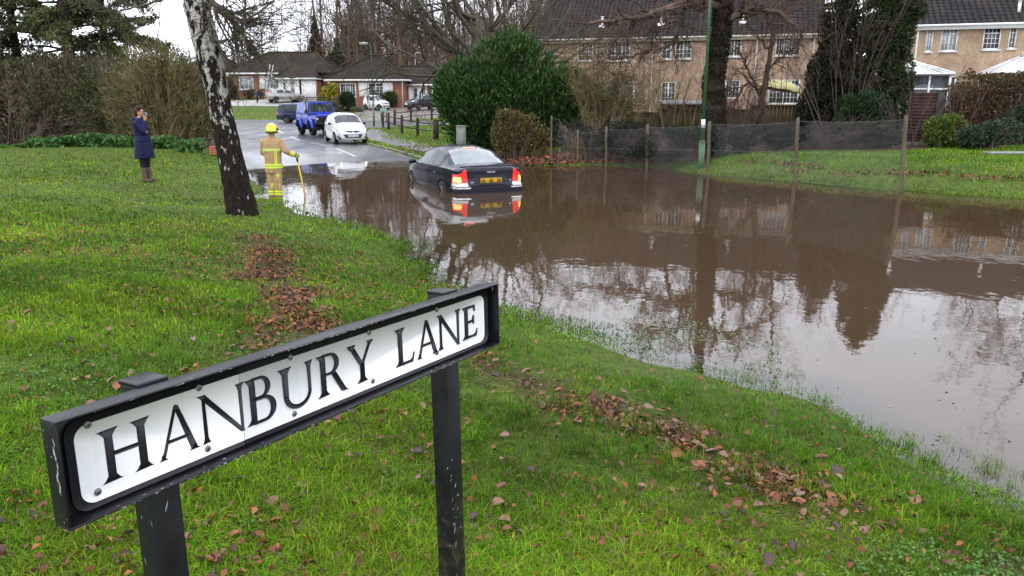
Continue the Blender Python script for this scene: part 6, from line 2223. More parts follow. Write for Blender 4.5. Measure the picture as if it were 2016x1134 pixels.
v2.side("window", AUTO_GLASS, [(-.22, .985), (.66, .93), (.62, 1.0), (.10, 1.37), (-.18, 1.405)], zones=(1,))
v2.side("window", AUTO_GLASS, [(-.30, .985), (-1.10, 1.03), (-1.22, 1.10), (-.98, 1.33), (-.30, 1.40)], zones=(1,))
v2.region("windscreen", AUTO_GLASS, (2,), [(.36, -.62), (1.05, -.68), (1.13, 0), (1.05, .68), (.36, .62), (.30, 0)], (0, 1), False)
v2.region("headlamp", CLEAR_LENS, (4, 0, 2), [(.46, .67), (.80, .60), (.84, .72), (.76, .86), (.60, .84)], (1, 2), True, lambda q: q[:, 0] > 1.25)
v2.region("lower_grille", TRIM, (4,), [(0, .30), (.36, .30), (.50, .50), (0, .50)], (1, 2))
v2.region("upper_grille", TRIM, (4,), [(0, .59), (.10, .58), (.30, .60), (.34, .64), (.25, .665), (0, .66)], (1, 2))
v2.region("fog_recess", TRIM, (4, 0), [(.56, .27), (.66, .27), (.74, .40), (.70, .44)], (1, 2), True, lambda q: q[:, 0] > 1.3)
v2.region("rear_window", AUTO_GLASS, (2, 3), [(-1.80, -.58), (-1.55, -.6), (-1.55, .6), (-1.80, .58)], (0, 1), False)
v2.seams((.78, -.26), .28, .90, .012)
v2.finish(car_paint("white_paint_hatchback", (.72, .73, .74), 0, .25), .295, .175, 1.44, spokes=8)
v2.mirror(.58, .98, .80, TRIM, (.10, .17, .12))
def lit(mb):
    for sg in (-1, 1):
        mb.lathe([(0, .02), (.05, .012), (.06, 0)], (1.81, sg * .62, .70), 12, 'x')
v2.add("lit_headlamp", LIT_HEAD, lit, key=SIDE)
v2.add("bonnet_badge", CHROME, lambda mb: [mb.lathe([(.035, .03), (.05, .034), (.058, .02)], (2.00, 0, .635), 14, 'x'), mb.tube([(2.03, -.06, .635), (2.03, .06, .635)], .012, 6), mb.tube([(2.015, -.13, .69), (2.03, 0, .595), (2.015, .13, .69)], .012, 6)])
p2 = v2.add("number_plate", PLATE_W, lambda mb: mb.bbox((2.06, 0, .415), (.015, .52, .112), .004))
v2.text("plate_characters", "KR59 AUY", .105, PLATE_INK, (2.069, 0, .415), (math.pi / 2, 0, math.pi / 2), p2, .001)

# ---- blue off-roader behind it
dp = hit(640, 270)
dang = R(-59)
dpos = hit(642, 268)
v3 = Car("off_road_vehicle", "bright blue boxy off-roader with black roof rack and winch bumper", (dpos[0] - 1.3 * math.cos(dang), dpos[1] - 1.3 * math.sin(dang), gz(dpos[0], dpos[1]) + .005), dang,
    top=[(-2.0, 1.88), (-1.95, 2.06), (-1.6, 2.09), (.0, 2.09), (.32, 2.06), (.40, 1.98), (.56, 1.40), (.62, 1.36), (1.2, 1.345), (1.72, 1.30), (1.82, 1.22)],
    belt=[(-2.0, 1.36), (.5, 1.32), (.62, 1.30), (1.82, 1.18)], bottom=[(-2.0, .72), (-1.0, .62), (1.0, .62), (1.82, .72)],
    plan=[(-2.0, .86), (.55, .87), (.62, .84), (1.82, .80)], roofw=[(-2.0, .84), (.3, .83), (.55, .90), (.62, .93), (1.82, .93)], ds=.035, nB=18, nC=16, nD=20, M=44, bulge=(.01, .01), soft=0, corner=.08, cat="off-road vehicle", crown=.03)
v3.arches([(-1.18, .47), (1.18, .47)], .50)
v3.side("window", AUTO_GLASS, [(-.30, 1.40), (.40, 1.38), (.28, 1.90), (-.30, 1.92)], zones=(1,))
v3.region("windscreen", AUTO_GLASS, (2,), [(.40, -.68), (.56, -.74), (.56, .74), (.40, .68)], (0, 1), False)
v3.region("grille", TRIM, (4,), [(0, .78), (.56, .78), (.56, 1.16), (0, 1.16)], (1, 2))
v3.region("lamp_panel", TRIM, (4,), [(.56, .80), (.80, .80), (.80, 1.17), (.56, 1.17)], (1, 2))
v3.region("roof", TRIM, (2,), [(-2.1, -1), (.33, -1), (.33, 1), (-2.1, 1)], (0, 1), False)
v3.seams((.50, -.40), .66, 1.30, .015)
BLUE = car_paint("bright_blue_paint", (.003, .026, .36), .0, .3, dirt=.04, coat=.3)
v3.finish(BLUE, .43, .29, 1.52, RUBBER, 5, .5)
FLARE = simple("pale_blue_wheel_flares", (.05, .10, .50), (.03, .07, .42), 5, .4)
def flares(mb):
    for x in (-1.18, 1.18):
        for sg in (-1, 1):
            a = np.linspace(.05, math.pi - .05, 13)
            for r0, r1, y0, y1 in ((.50, .60, .855, .855), (.48, .50, .86, 1.0), (.50, .58, 1.0, .90)):
                P = np.concatenate([np.stack([x + r0 * np.cos(a), np.full(13, sg * y0), .47 + r0 * np.sin(a)], 1), np.stack([x + r1 * np.cos(a), np.full(13, sg * y1), .47 + r1 * np.sin(a)], 1)])
                q = np.arange(12)
                mb.add(P, np.stack([q, q + 1, q + 14, q + 13], 1))
v3.add("wheel_flare", FLARE, flares, True, key=SIDE_END)
def rack(mb):
    for y in (-.72, .72):
        mb.tube([(-1.9, y, 2.20), (.35, y, 2.20)], .022, 6); mb.tube([(-1.9, y, 2.30), (.38, y, 2.30)], .022, 6)
        for x in (-1.8, -.9, 0.2):
            mb.tube([(x, y, 2.06), (x, y, 2.30)], .02, 6)
    for x in np.linspace(-1.9, .36, 9):
        mb.tube([(x, -.72, 2.20), (x, .72, 2.20)], .016, 6)
    mb.tube([(.38, -.72, 2.30), (.38, .72, 2.30)], .024, 6)
v3.add("roof_rack", TRIM, rack)
def bumper(mb):
    mb.bbox((1.98, 0, .78), (.20, 1.66, .17), .02); mb.bbox((2.06, 0, .88), (.16, .62, .14), .03)
    for y in (-.42, .42):
        mb.tube([(2.06, y, .80), (2.10, y, 1.10), (1.98, y, 1.24)], .028, 8)
    mb.tube([(2.08, -.42, 1.10), (2.08, .42, 1.10)], .028, 8)
v3.add("winch_bumper", TRIM, bumper)
v3.add("headlamp", CLEAR_LENS, lambda mb: [mb.lathe([(0, .05), (.06, .04), (.088, .0)], (1.84, sg * .66, 1.02), 14, 'x') for sg in (-1, 1)], True, key=SIDE)
v3.add("sidelamp", CLEAR_LENS, lambda mb: [mb.lathe([(0, .03), (.03, .02), (.036, .0)], (1.84, sg * .76, z), 10, 'x') for sg in (-1, 1) for z in (.90, 1.13)], True, key=SIDE_LEVEL)
p3 = v3.add("number_plate", PLATE_W, lambda mb: mb.bbox((2.155, 0, .72), (.015, .52, .11), .004))
v3.add("tow_shackle", simple("red_shackle", (.45, .05, .03), None, 5, .4), lambda mb: mb.tube([(2.17, -.05, .80), (2.22, 0, .70), (2.17, .05, .80)], .015, 6))
v3.add("snorkel", TRIM, lambda mb: mb.tube([(.9, -.83, 1.25), (.62, -.89, 1.40), (.40, -.89, 1.98), (.36, -.88, 2.12)], .042, 8))
v3.add("wing_top", TRIM, lambda mb: [mb.box((1.2, sg * .72, 1.352), (.9, .16, .012)) for sg in (-1, 1)], key=SIDE)
v3.add("wiper", TRIM, lambda mb: [mb.tube([(.62, y, 1.42), (.52, y + .33, 1.62)], .012, 5) for y in (-.5, 0.05)], key=lambda c: (c[:, 1] > .0).astype(int))
v3.add("axle", TRIM, lambda mb: [mb.tube([(x, -.7, .45), (x, .7, .45)], .07, 8) for x in (-1.18, 1.18)] + [mb.box((0, 0, .58), (3.6, .9, .12))])
v3.mirror(.55, 1.46, .86, TRIM, (.07, .16, .22))

# ---- dark blue people carrier crossing behind
mp = hit(592, 242)
v4 = Car("people_carrier", "dark blue people carrier stopped side-on across the junction", (mp[0] + .15, mp[1] + .5, gz(mp[0], mp[1]) + .005), R(4),
    top=[(-2.15, .98), (-2.12, 1.35), (-1.95, 1.58), (-1.6, 1.66), (.2, 1.67), (.7, 1.58), (1.55, 1.10), (2.0, .93), (2.15, .75)], belt=[(-2.15, .95), (.9, .90), (2.15, .70)], bottom=[(-2.15, .30), (2.15, .22)],
    plan=[(-2.15, .78), (-1.7, .86), (1.2, .87), (1.8, .80), (2.15, .62)], roofw=[(-2.15, .84), (.2, .80), (1.3, .86), (2.15, .9)], ds=.05, nB=16, nC=12, nD=16, M=36, bulge=(.06, .12), corner=.1, cat="car")
v4.arches([(-1.33, .31), (1.36, .31)], .36)
for a, b in ((-1.95, -1.28), (-1.2, -.12), (-.04, .95)):
    v4.side("window", GREEN_GLASS, [(a, 1.0), (b, .97), (b - .25 if b > .9 else b, 1.50 if b < .9 else 1.30), (a + .12, 1.52)], zones=(1,))
v4.region("windscreen", AUTO_GLASS, (2,), [(.7, -.65), (1.5, -.7), (1.5, .7), (.7, .65)], (0, 1), False)
v4.region("tail_lamp", RED_LENS, (3, 0), [(.66, .70), (.90, .70), (.90, .98), (.70, .98)], (1, 2), True, lambda q: q[:, 0] < -2.0)
v4.side("side_moulding", TRIM, [(-1.0, .56), (1.0, .54), (1.0, .62), (-1.0, .64)], zones=(0,))
v4.seams((1.0, -.08, -1.2), .3, .95, .015)
v4.finish(car_paint("dark_blue_paint", (.008, .014, .062), .0, .3, dirt=.02, coat=.5), .31, .19, 1.48, spokes=6)
v4.mirror(.85, 1.02, .86, TRIM)

# ---- silver hatchback on the drive
fp = hit(560, 203)
v5 = Car("hatchback", "silver-grey hatchback parked on the drive below the ladder", (atY(561, 200, 87.2)[0], 87.2, gz(atY(561, 200, 87.2)[0], 87.2) + .02), R(38),
    top=[(-2.05, .95), (-2.0, 1.10), (-1.75, 1.30), (-1.3, 1.42), (-.4, 1.46), (.15, 1.40), (1.0, 1.03), (1.5, .94), (1.95, .80), (2.05, .68)], belt=[(-2.05, .92), (-1, .95), (.8, .88), (2.05, .64)], bottom=[(-2.05, .28), (2.05, .22)],
    plan=[(-2.05, .72), (-1.7, .83), (0, .85), (1.3, .83), (1.8, .76), (2.05, .58)], roofw=[(-2.05, .84), (-1.2, .75), (.2, .72), (1.0, .83), (2.05, .86)], ds=.05, nB=16, nC=12, nD=16, M=36, bulge=(.08, .15), corner=.1, cat="car")
v5.arches([(-1.28, .30), (1.33, .30)], .35)
v5.side("window", AUTO_GLASS, [(-.26, .97), (.75, .92), (.15, 1.32), (-.2, 1.36)], zones=(1,))
v5.side("window", AUTO_GLASS, [(-.34, .97), (-1.15, 1.0), (-1.2, 1.08), (-.95, 1.30), (-.34, 1.36)], zones=(1,))
v5.region("rear_window", AUTO_GLASS, (2, 3), [(-2.0, -.58), (-1.65, -.6), (-1.65, .6), (-2.0, .58)], (0, 1), False)
v5.region("windscreen", AUTO_GLASS, (2,), [(.25, -.62), (1.0, -.7), (1.0, .7), (.25, .62)], (0, 1), False)
v5.region("tail_lamp", RED_LENS, (3, 0, 1, 2), [(.60, .98), (.90, .95), (.85, 1.28), (.56, 1.28)], (1, 2), True, lambda q: q[:, 0] < -1.7)
v5.seams((.85, -.30), .3, .92, .015)
v5.finish(car_paint("silver_paint", (.30, .30, .30), .6, .3), .30, .18, 1.48, spokes=9)
v5.add("number_plate", PLATE_Y, lambda mb: mb.bbox((-2.16, 0, .62), (.02, .52, .12), .004))
v5.mirror(.72, 1.0, .84, bpy.data.materials["silver_paint"])

# ---- tiny white two-seater
sm2 = np.array([at_x(741, 83.6), 83.0])
v6 = Car("two_seat_car", "tiny white two-seat car with black roof cell parked by the red-brick bungalow", (sm2[0], sm2[1] + .6, gz(sm2[0], sm2[1] + .6) + .02), R(-32),
    top=[(-1.30, .95), (-1.27, 1.2), (-1.05, 1.46), (-.6, 1.54), (-.1, 1.53), (.15, 1.44), (.82, 1.0), (1.15, .90), (1.30, .76)], belt=[(-1.3, .95), (.5, .90), (1.3, .72)], bottom=[(-1.3, .26), (1.3, .22)],
    plan=[(-1.3, .68), (-1.0, .76), (.5, .77), (1.0, .72), (1.3, .58)], roofw=[(-1.3, .84), (-.5, .80), (.2, .80), (.8, .86), (1.3, .86)], ds=.04, nB=16, nC=12, nD=16, M=36, bulge=(.06, .12), corner=.1, cat="car")
v6.arches([(-.93, .28), (.93, .28)], .32)
v6.side("window", GREEN_GLASS, [(-.42, .96), (.58, .92), (.05, 1.40), (-.42, 1.44)], zones=(1,))
v6.region("windscreen", AUTO_GLASS, (2,), [(.12, -.62), (.8, -.66), (.8, .66), (.12, .62)], (0, 1), False)
v6.side("roof_cell", TRIM, [(-.55, .50), (-.49, .50), (-.44, .93), (-.42, 1.50), (-1.0, 1.50), (-.62, .98)], zones=(0, 1, 2))
v6.side("roof_cell", TRIM, [(-.55, .45), (.45, .33), (.45, .38), (-.5, .50)], zones=(0,))
v6.region("lower_grille", TRIM, (4,), [(0, .32), (.50, .32), (.55, .42), (0, .42)], (1, 2))
v6.region("upper_grille", TRIM, (4,), [(0, .60), (.30, .60), (.30, .66), (0, .66)], (1, 2))
v6.region("headlamp", CLEAR_LENS, (4, 0, 2), [(.42, .60), (.70, .58), (.70, .76), (.50, .78)], (1, 2), True, lambda q: q[:, 0] > .9)
v6.finish(car_paint("white_paint_two_seater", (.74, .74, .75), 0, .3), .28, .16, 1.30, spokes=6)
v6.mirror(.42, 1.0, .76, bpy.data.materials["white_paint_two_seater"], (.1, .16, .11))

# ---- dark four-wheel-drive on the drive
su = np.array([at_x(815, 82.5), 82.0])
v7 = Car("suv_car", "black family car with tall body parked at the white porch", (su[0] + 1.0, su[1] + 1.6, gz(su[0] + 1.0, su[1] + 1.6) + .02), R(-137),
    top=[(-2.25, 1.05), (-2.2, 1.3), (-1.95, 1.55), (-1.5, 1.66), (-.2, 1.70), (.35, 1.62), (1.15, 1.18), (1.75, 1.06), (2.15, .92), (2.25, .78)], belt=[(-2.25, 1.08), (-1, 1.10), (.9, 1.02), (2.25, .76)], bottom=[(-2.25, .36), (2.25, .28)],
    plan=[(-2.25, .80), (-1.8, .89), (1.2, .92), (1.9, .84), (2.25, .66)], roofw=[(-2.25, .82), (-1.2, .74), (.3, .73), (1.1, .84), (2.25, .88)], ds=.05, nB=16, nC=12, nD=16, M=40, bulge=(.06, .16), corner=.1, cat="car")
v7.arches([(-1.33, .36), (1.36, .36)], .41)
v7.side("window", AUTO_GLASS, [(-.2, 1.12), (.85, 1.07), (.3, 1.50), (-.15, 1.56)], zones=(1,))
v7.side("window", AUTO_GLASS, [(-.28, 1.12), (-1.2, 1.15), (-1.4, 1.24), (-1.2, 1.46), (-.28, 1.56)], zones=(1,))
v7.region("windscreen", PALE_GLASS, (2,), [(.38, -.62), (1.12, -.7), (1.12, .7), (.38, .62)], (0, 1), False)
v7.region("headlamp", CLEAR_LENS, (4, 0, 2), [(.50, .84), (.88, .80), (.88, .94), (.60, .96)], (1, 2), True, lambda q: q[:, 0] > 1.6)
v7.region("lower_grille", TRIM, (4,), [(0, .38), (.55, .38), (.60, .58), (0, .58)], (1, 2))
v7.finish(car_paint("black_paint_family_car", (.006, .006, .008), .0, .25, dirt=.015, coat=.5), .36, .21, 1.56, spokes=10)
v7.add("number_plate", PLATE_W, lambda mb: mb.bbox((2.425, 0, .62), (.02, .52, .12), .004))
v7.add("front_badge", CHROME, lambda mb: mb.lathe([(.0, .01), (.05, .008), (.06, 0)], (2.42, 0, .82), 12, 'x'))
v7.mirror(.85, 1.13, .9, TRIM)
# ================================================================== fences, lamps and garden things
WEATHERED = bark_mat("weathered_post_wood", (.050, .040, .026), (.125, .104, .070), (.10, .105, .055), sc=5, bmp=.4)
DARK_WOOD = bark_mat("dark_wet_timber", (.020, .014, .010), (.062, .044, .030), sc=5, bmp=.5)
WIRE = simple("galvanised_wire", (.15, .165, .16), (.22, .235, .23), 3, .6, .2)
POSTS = [(1775, 374, 1784, 228), (1566, 356, 1571, 233), (1395, 342, 1397, 240), (1274, 331, 1275, 246), (1194, 325, 1194, 250), (1137, 323, 1138, 256), (1085, 321, 1086, 229)]
pp = []
for u, v, ut, vt in POSTS:
    b = atZ(u, v, .03)
    t = atY(ut, vt, b[1])
    pp.append((b, t))
fence = thing("chain_link_fence", "sagging chain-link fence on leaning weathered posts along the far flooded bank", "fence", (pp[2][0][0], pp[2][0][1], 0))
fo = np.array(fence.location)
for k, (b, t) in enumerate(pp):
    m = MB()
    w = .052 if k < 5 else .036
    b2 = b.copy(); b2[2] = min(-.3, gz(b[0], b[1]) - .2)
    tq = np.linspace(0, 1, 9)[:, None]
    P = b2 + (t - b2) * tq
    m.tube(np.vstack([P, t + [0, 0, .02]]) - fo, [w * 1.06] + [w] * 7 + [w * .93, w * .6], 7)
    m.build("post", WEATHERED, fence)
for k in range(len(pp) - 1):
    (b0, t0), (b1, t1) = pp[k], pp[k + 1]
    z0, z1 = max(gz(b0[0], b0[1]), -.05), max(gz(b1[0], b1[1]), -.05)
    A, B = np.array([b0[0], b0[1]]), np.array([b1[0], b1[1]])
    ln = np.linalg.norm(B - A)
    H0, H1 = t0[2] - .06, t1[2] - .06
    def pt(s, f, k=k, A=A, B=B, ln=ln, z0=z0, z1=z1, H0=H0, H1=H1):
        q = np.clip(s / ln, 0, 1)
        xy = A[None] + (B - A)[None] * q[:, None]
        sag = .055 * np.sin(q * math.pi)
        if k == 5:
            qq = np.clip((q - .35) / .5, 0, 1); top = H0 + (H1 - H0) * qq * qq * (3 - 2 * qq)
        else:
            top = H0 + (H1 - H0) * q - sag
        bot = z0 + (z1 - z0) * q + .02
        bel = .03 * np.sin(q * math.pi) * np.sin(f * math.pi)
        return np.column_stack([xy[:, 0], xy[:, 1] - .07 + bel, bot + (top - bot) * f])
    cell = .075
    hgt = max(H0, H1) - min(z0, z1)
    nrow = int(hgt / cell)
    m = MB()
    ncol = int((ln + hgt) / cell) + 1
    for sgn in (1, -1):
        S0, F0, S1, F1 = [], [], [], []
        for c in range(-nrow, int(ln / cell) + 1) if sgn > 0 else range(0, int(ln / cell) + nrow + 1):
            step = 4
            for r_ in range(0, nrow, step):
                r2 = min(r_ + step, nrow)
                a, b_ = (c + sgn * r_) * cell, (c + sgn * r2) * cell
                if min(a, b_) < 0 or max(a, b_) > ln:
                    continue
                S0.append(a); S1.append(b_); F0.append(r_ / nrow); F1.append(r2 / nrow)
        S0, S1, F0, F1 = map(np.array, (S0, S1, F0, F1))
        m.segs(pt(S0, F0) - fo, pt(S1, F1) - fo, .0015, .0015, 3)
    for f in (0.02, .5, .99):
        s = np.linspace(0, ln, 20)
        P = pt(s, np.full(20, f)) - fo
        m.segs(P[:-1], P[1:], .003, .003, 3)
    m.build("wire_netting", WIRE, fence)
# ivy-smothered end of the fence
iv = at_x(1012, 29)
bush("ivy_covered_fence", "brown and yellow-green ivy smothering the fence end beside the stranded car", (iv, 29.2, gz(iv, 29.2)), [(-.45, 0, .85, .45, .35, .85), (.1, 0, .95, .5, .35, .85), (.65, .02, .9, .45, .3, .8), (-.3, .05, 1.55, .4, .3, .3), (1.05, .05, .7, .35, .2, .65)], 8200, .095, [(.12, .068, .036), (.09, .056, .034), (.14, .08, .04), (.08, .11, .03), (.20, .20, .05), (.05, .08, .024)], 131, stems=90, stem_m=TWIG, stem_r=.012, twigs=3, keep=.82, clump=.25, shell=.45, cat="ivy", leaf=LEAF_DULL)
thicket("pale dead creeper stems tangled in the low corner of the wire fence", 1162, 27.9, 60, 246, 132, 14, simple("pale_dead_stems", (.17, .125, .07), (.12, .085, .05), 6, .8), .011, "dead_creeper", .8)
# grey-green utility pillar
cab = thing("utility_cabinet", "small grey-green roadside utility cabinet beside the conifer hedge", "cabinet", (at_x(907, 31.0), 31.0, gz(at_x(907, 31.0), 31.0)))
cz = atY(907, 249, cab.location.y)[2] - cab.location.z
m = MB(); m.bbox((0, 0, cz / 2), (.38, .30, cz), .015); m.build("body", simple("lichened_grey_green", (.115, .135, .115), (.19, .18, .155), 5, .7), cab)
m = MB(); m.bbox((0, 0, cz + .02), (.42, .34, .05), .015); m.build("lid", simple("cabinet_lid", (.20, .18, .16), (.15, .15, .13), 6, .7), cab)
m = MB(); m.box((0, -.153, cz * .5), (.31, .006, cz * .82)); m.build("door", bpy.data.materials["lichened_grey_green"], cab)
# lamp posts
LAMP_GREEN = simple("green_lamp_paint", (.030, .085, .035), (.045, .105, .045), 4, .4, coat=.3)
def lamp_post(label, u, v, ztop, rb, rt, band=False, zstep=1.0, green=True, arm=(.8, -.2), Y=None, dome=False):
    b = atZ(u, v, .0) if Y is None else np.array([at_x(u, Y), Y, 0])
    b[2] = gz(b[0], b[1])
    t = thing("lamp_post", label, "lamp post", tuple(b))
    mt = LAMP_GREEN if green else simple("pale_grey_column", (.50, .51, .50), (.42, .42, .42), 3, .5)
    h = ztop - b[2]
    m = MB()
    m.tube([(0, 0, -.4), (0, 0, zstep)], [rb, rb], 14)
    m.tube([(0, 0, zstep), (0, 0, zstep + .05)], [rb * 1.15, rb * .8], 14)
    m.build("base", mt, t, smooth=False)
    m = MB()
    m.tube([(.0, 0, zstep + .04), (.0, 0, h - .25), (arm[0] * .12, arm[1] * .12, h - .06), (arm[0] * .4, arm[1] * .4, h)], [rt, rt * .75, rt * .7, rt * .6], 12)
    m.build("column", mt, t, smooth=True)
    m = MB()
    a = math.atan2(arm[1], arm[0])
    m.bbox((arm[0] * .75, arm[1] * .75, h + .02), (np.hypot(*arm) * .8, .22, .12), .04, rot_z(a))
    m.build("lantern", simple("lantern_shell", (.55, .56, .57), (.48, .48, .5), 3, .4), t)
    m = MB()
    m.bbox((arm[0] * .78, arm[1] * .78, h - .055), (np.hypot(*arm) * .55, .17, .05), .02, rot_z(a))
    m.build("lamp_glass", CLEAR_LENS, t)
    if band:
        m = MB()
        m.tube([(0, 0, band[0] - b[2]), (0, 0, band[1] - b[2])], [rt * 1.03, rt * 1.03], 14)
        m.build("number_label", WHITE_PAINT, t)
    return t
ly_ = atZ(1378, 337, .0)[1]
lamp_post("green lamp post with white number label standing in the flood before the wire fence", 1379, 337, 6.4, .105, .062, (atY(1381, 252, ly_)[2], atY(1381, 235, ly_)[2]), atY(1379, 286, ly_)[2], arm=(.7, .3))
lamp_post("slim green lamp post on the corner verge behind the white hatchback", 737, 258, atY(727, 68, 52)[2], .075, .05, None, 1.6, arm=(-.75, .1))
lamp_post("pale lamp post rising behind the middle bungalow roof", 596, 0, atY(596, 86, 108)[2], .11, .08, None, 1.2, False, (.6, -.3), 108)
lamp_post("pale lamp post rising behind the roof of the red-brick bungalow's garage wing", 820, 0, atY(820, 104, 106)[2], .11, .08, None, 1.2, False, (.7, -.3), 106)
# rustic post-and-rail fence round the corner lawn
rail = thing("post_and_rail_fence", "rustic dark timber post-and-rail fence round the corner lawn", "fence", tuple(hit(822, 268)))
ro = np.array(rail.location)
def rpost(u, v, vt, w):
    p = hit(u, v)
    top = atY(u, vt, p[1])
    m = MB()
    m.tube([p - [0, 0, .3] - ro, p + (top - p) * .5 - ro, top - ro, top + [0, 0, .02] - ro], [w, w * .97, w * .94, w * .6], 7)
    m.build("post", DARK_WOOD, rail)
    return p, top
front_row = [rpost(754, 251, 220, .085), rpost(765, 255, 222, .09), rpost(791, 262, 227, .09), rpost(822, 268, 232, .09), rpost(858, 274, 236, .17)]
back_row = [rpost(777, 245, 216, .11), rpost(809, 240, 213, .10), rpost(850, 236, 209, .10)]
e = hit(905, 279)
front_row.append((e, e + [0, 0, .95]))
e = hit(890, 233)
back_row.append((e, e + [0, 0, 1.0]))
rng = np.random.default_rng(141)
for row in (front_row, back_row):
    for (p0, t0), (p1, t1) in zip(row[:-1], row[1:]):
        for f in (.42, .80):
            a, b = p0 + (t0 - p0) * f, p1 + (t1 - p1) * f
            q = np.linspace(0, 1, 7)[:, None]
            P = a + (b - a) * q + [0, 0, -.05] * np.sin(q * math.pi) + rng.normal(size=(7, 3)) * .012
            m = MB(); m.tube(P - ro, .038, 6); m.build("rail", DARK_WOOD, rail)
# small green name board and the bin behind
gsn = hit(756, 240)
sb = thing("name_board", "small pale green name board on two short posts at the far corner", "sign", tuple(gsn))
m = MB(); m.bbox((0, 0, .98), (.62, .05, .38), .01); m.build("board", simple("pale_green_board", (.22, .36, .30), (.16, .28, .23), 4, .5), sb)
for x in (-.22, .22):
    m = MB(); m.bbox((x, .05, .42), (.09, .07, .95), .008); m.build("post", DARK_WOOD, sb)
bp_ = np.array([at_x(650, 70.5), 70.5, 0]); bp_[2] = gz(bp_[0], bp_[1])
wb = thing("wheelie_bin", "dark wheelie bin with blue lid behind the off-roader", "bin", tuple(bp_))
m = MB(); m.box((0, 0, .60), (.58, .66, 1.05), taper=1.14); m.build("body", simple("bin_plastic", (.030, .033, .036), None, 6, .5), wb)
m = MB(); m.bbox((0, -.02, 1.16), (.74, .82, .08), .03); m.tube([(-.3, .42, 1.12), (.3, .42, 1.12)], .025, 6); m.build("lid", simple("blue_bin_lid", (.035, .075, .21), (.05, .09, .25), 5, .4), wb)
m = MB(); m.box((.12, -.345, .82), (.18, .01, .12)); m.build("label", WHITE_PAINT, wb)
for x in (-.25, .25):
    m = MB(); m.lathe([(.0, -.03), (.11, -.03), (.11, .03), (0, .03)], (x * 1.15, .30, .11), 14, 'x'); m.build("wheel", RUBBER, wb)
# mossy garden wall under the terrace, shed roof, brown panel
wl = [np.array([at_x(1120, 36.5), 36.5]), np.array([at_x(1300, 36.5), 36.5]), np.array([at_x(1480, 36), 36.]), np.array([at_x(1612, 35.5), 35.5])]
gw = thing("garden_fence", "low mossy brown boarded fence below the terrace", "fence", (wl[0][0], wl[0][1], gz(*wl[0])))
g0 = np.array(gw.location)
MOSSY = bark_mat("mossy_boards", (.034, .026, .014), (.075, .058, .026), (.075, .075, .024), sc=3, bmp=.4)
for k, (a, b) in enumerate(zip(wl[:-1], wl[1:])):
    top = atY(1200, (222, 216, 208)[k], a[1])[2]
    zb2 = gz(*a) - .1
    m = MB()
    d = b - a
    ln = np.linalg.norm(d)
    rz_ = rot_z(math.atan2(d[1], d[0]))
    n = int(ln / .155)
    rb2 = np.random.default_rng(150 + k)
    for i in range(n):
        c = a + d * (i + .5) / n
        m.box((c[0] - g0[0], c[1] - g0[1] + rb2.normal() * .008, (zb2 + top) / 2 - g0[2] + rb2.normal() * .008), (.148, .02, top - zb2), rz_)
    m.build("board_panel", MOSSY, gw)
    m = MB(); m.bbox((a[0] - g0[0], a[1] - g0[1] - .03, (zb2 + top) / 2 - g0[2]), (.11, .11, top - zb2 + .1), .01); m.build("post", DARK_WOOD, gw)
    c = (a + b) / 2
    m = MB(); m.box((c[0] - g0[0], c[1] - g0[1] - .03, top - g0[2] + .01), (ln, .09, .035), rz_); m.build("capping", MOSSY, gw)
shp = np.array([at_x(1341, 39.5), 39.5]); shz = gz(*shp)
sh_ = thing("garden_shed", "low garden shed with flat grey felt roof below the terrace window", "shed", (shp[0], shp[1], shz))
st = atY(1340, 203, 38.8)[2] - shz
m = MB(); m.box((0, 0, st / 2), (1.9, 1.5, st)); [m.box((-.9 + .2 * i, -.76, st / 2), (.185, .02, st - .02)) for i in range(10)]; m.build("walls", DARK_WOOD, sh_)
m = MB(); m.bbox((0, 0, st + .04), (2.15, 1.8, .07), .01, np.array([[1, 0, 0], [0, .995, -.1], [0, .1, .995]])); m.build("roof", simple("grey_felt", (.10, .10, .11), (.15, .145, .15), 6, .6), sh_)
pb_ = np.array([at_x(1818, 28.6), 28.6]); pz = gz(*pb_)
pt_ = atY(1818, 182, 28.6)[2]
pn = thing("boarded_screen", "tall dark brown boarded panel standing at the end of the wire fence", "fence panel", (pb_[0], pb_[1], pz))
m = MB(); hh_ = pt_ - pz
rb2 = np.random.default_rng(160)
for i in range(15):
    m.box((0, rb2.normal() * .004, .1 + (hh_ - .1) * (i + .5) / 15), (.98, .025, (hh_ - .1) / 15 * 1.02), np.array([[1, 0, 0], [0, .985, -.17], [0, .17, .985]]))
m.build("boards", bark_mat("brown_stained_boards", (.030, .016, .013), (.060, .034, .028), sc=3, bmp=.3), pn)
for x in (-.50, .50):
    m = MB(); m.bbox((x, 0, hh_ / 2), (.07, .08, hh_ + .06), .008); m.build("post", DARK_WOOD, pn)
m = MB(); m.bbox((0, -.02, .05), (1.1, .06, .14), .01); m.build("gravel_board", simple("concrete_board", (.20, .20, .19), (.14, .14, .13), 6, .8), pn)
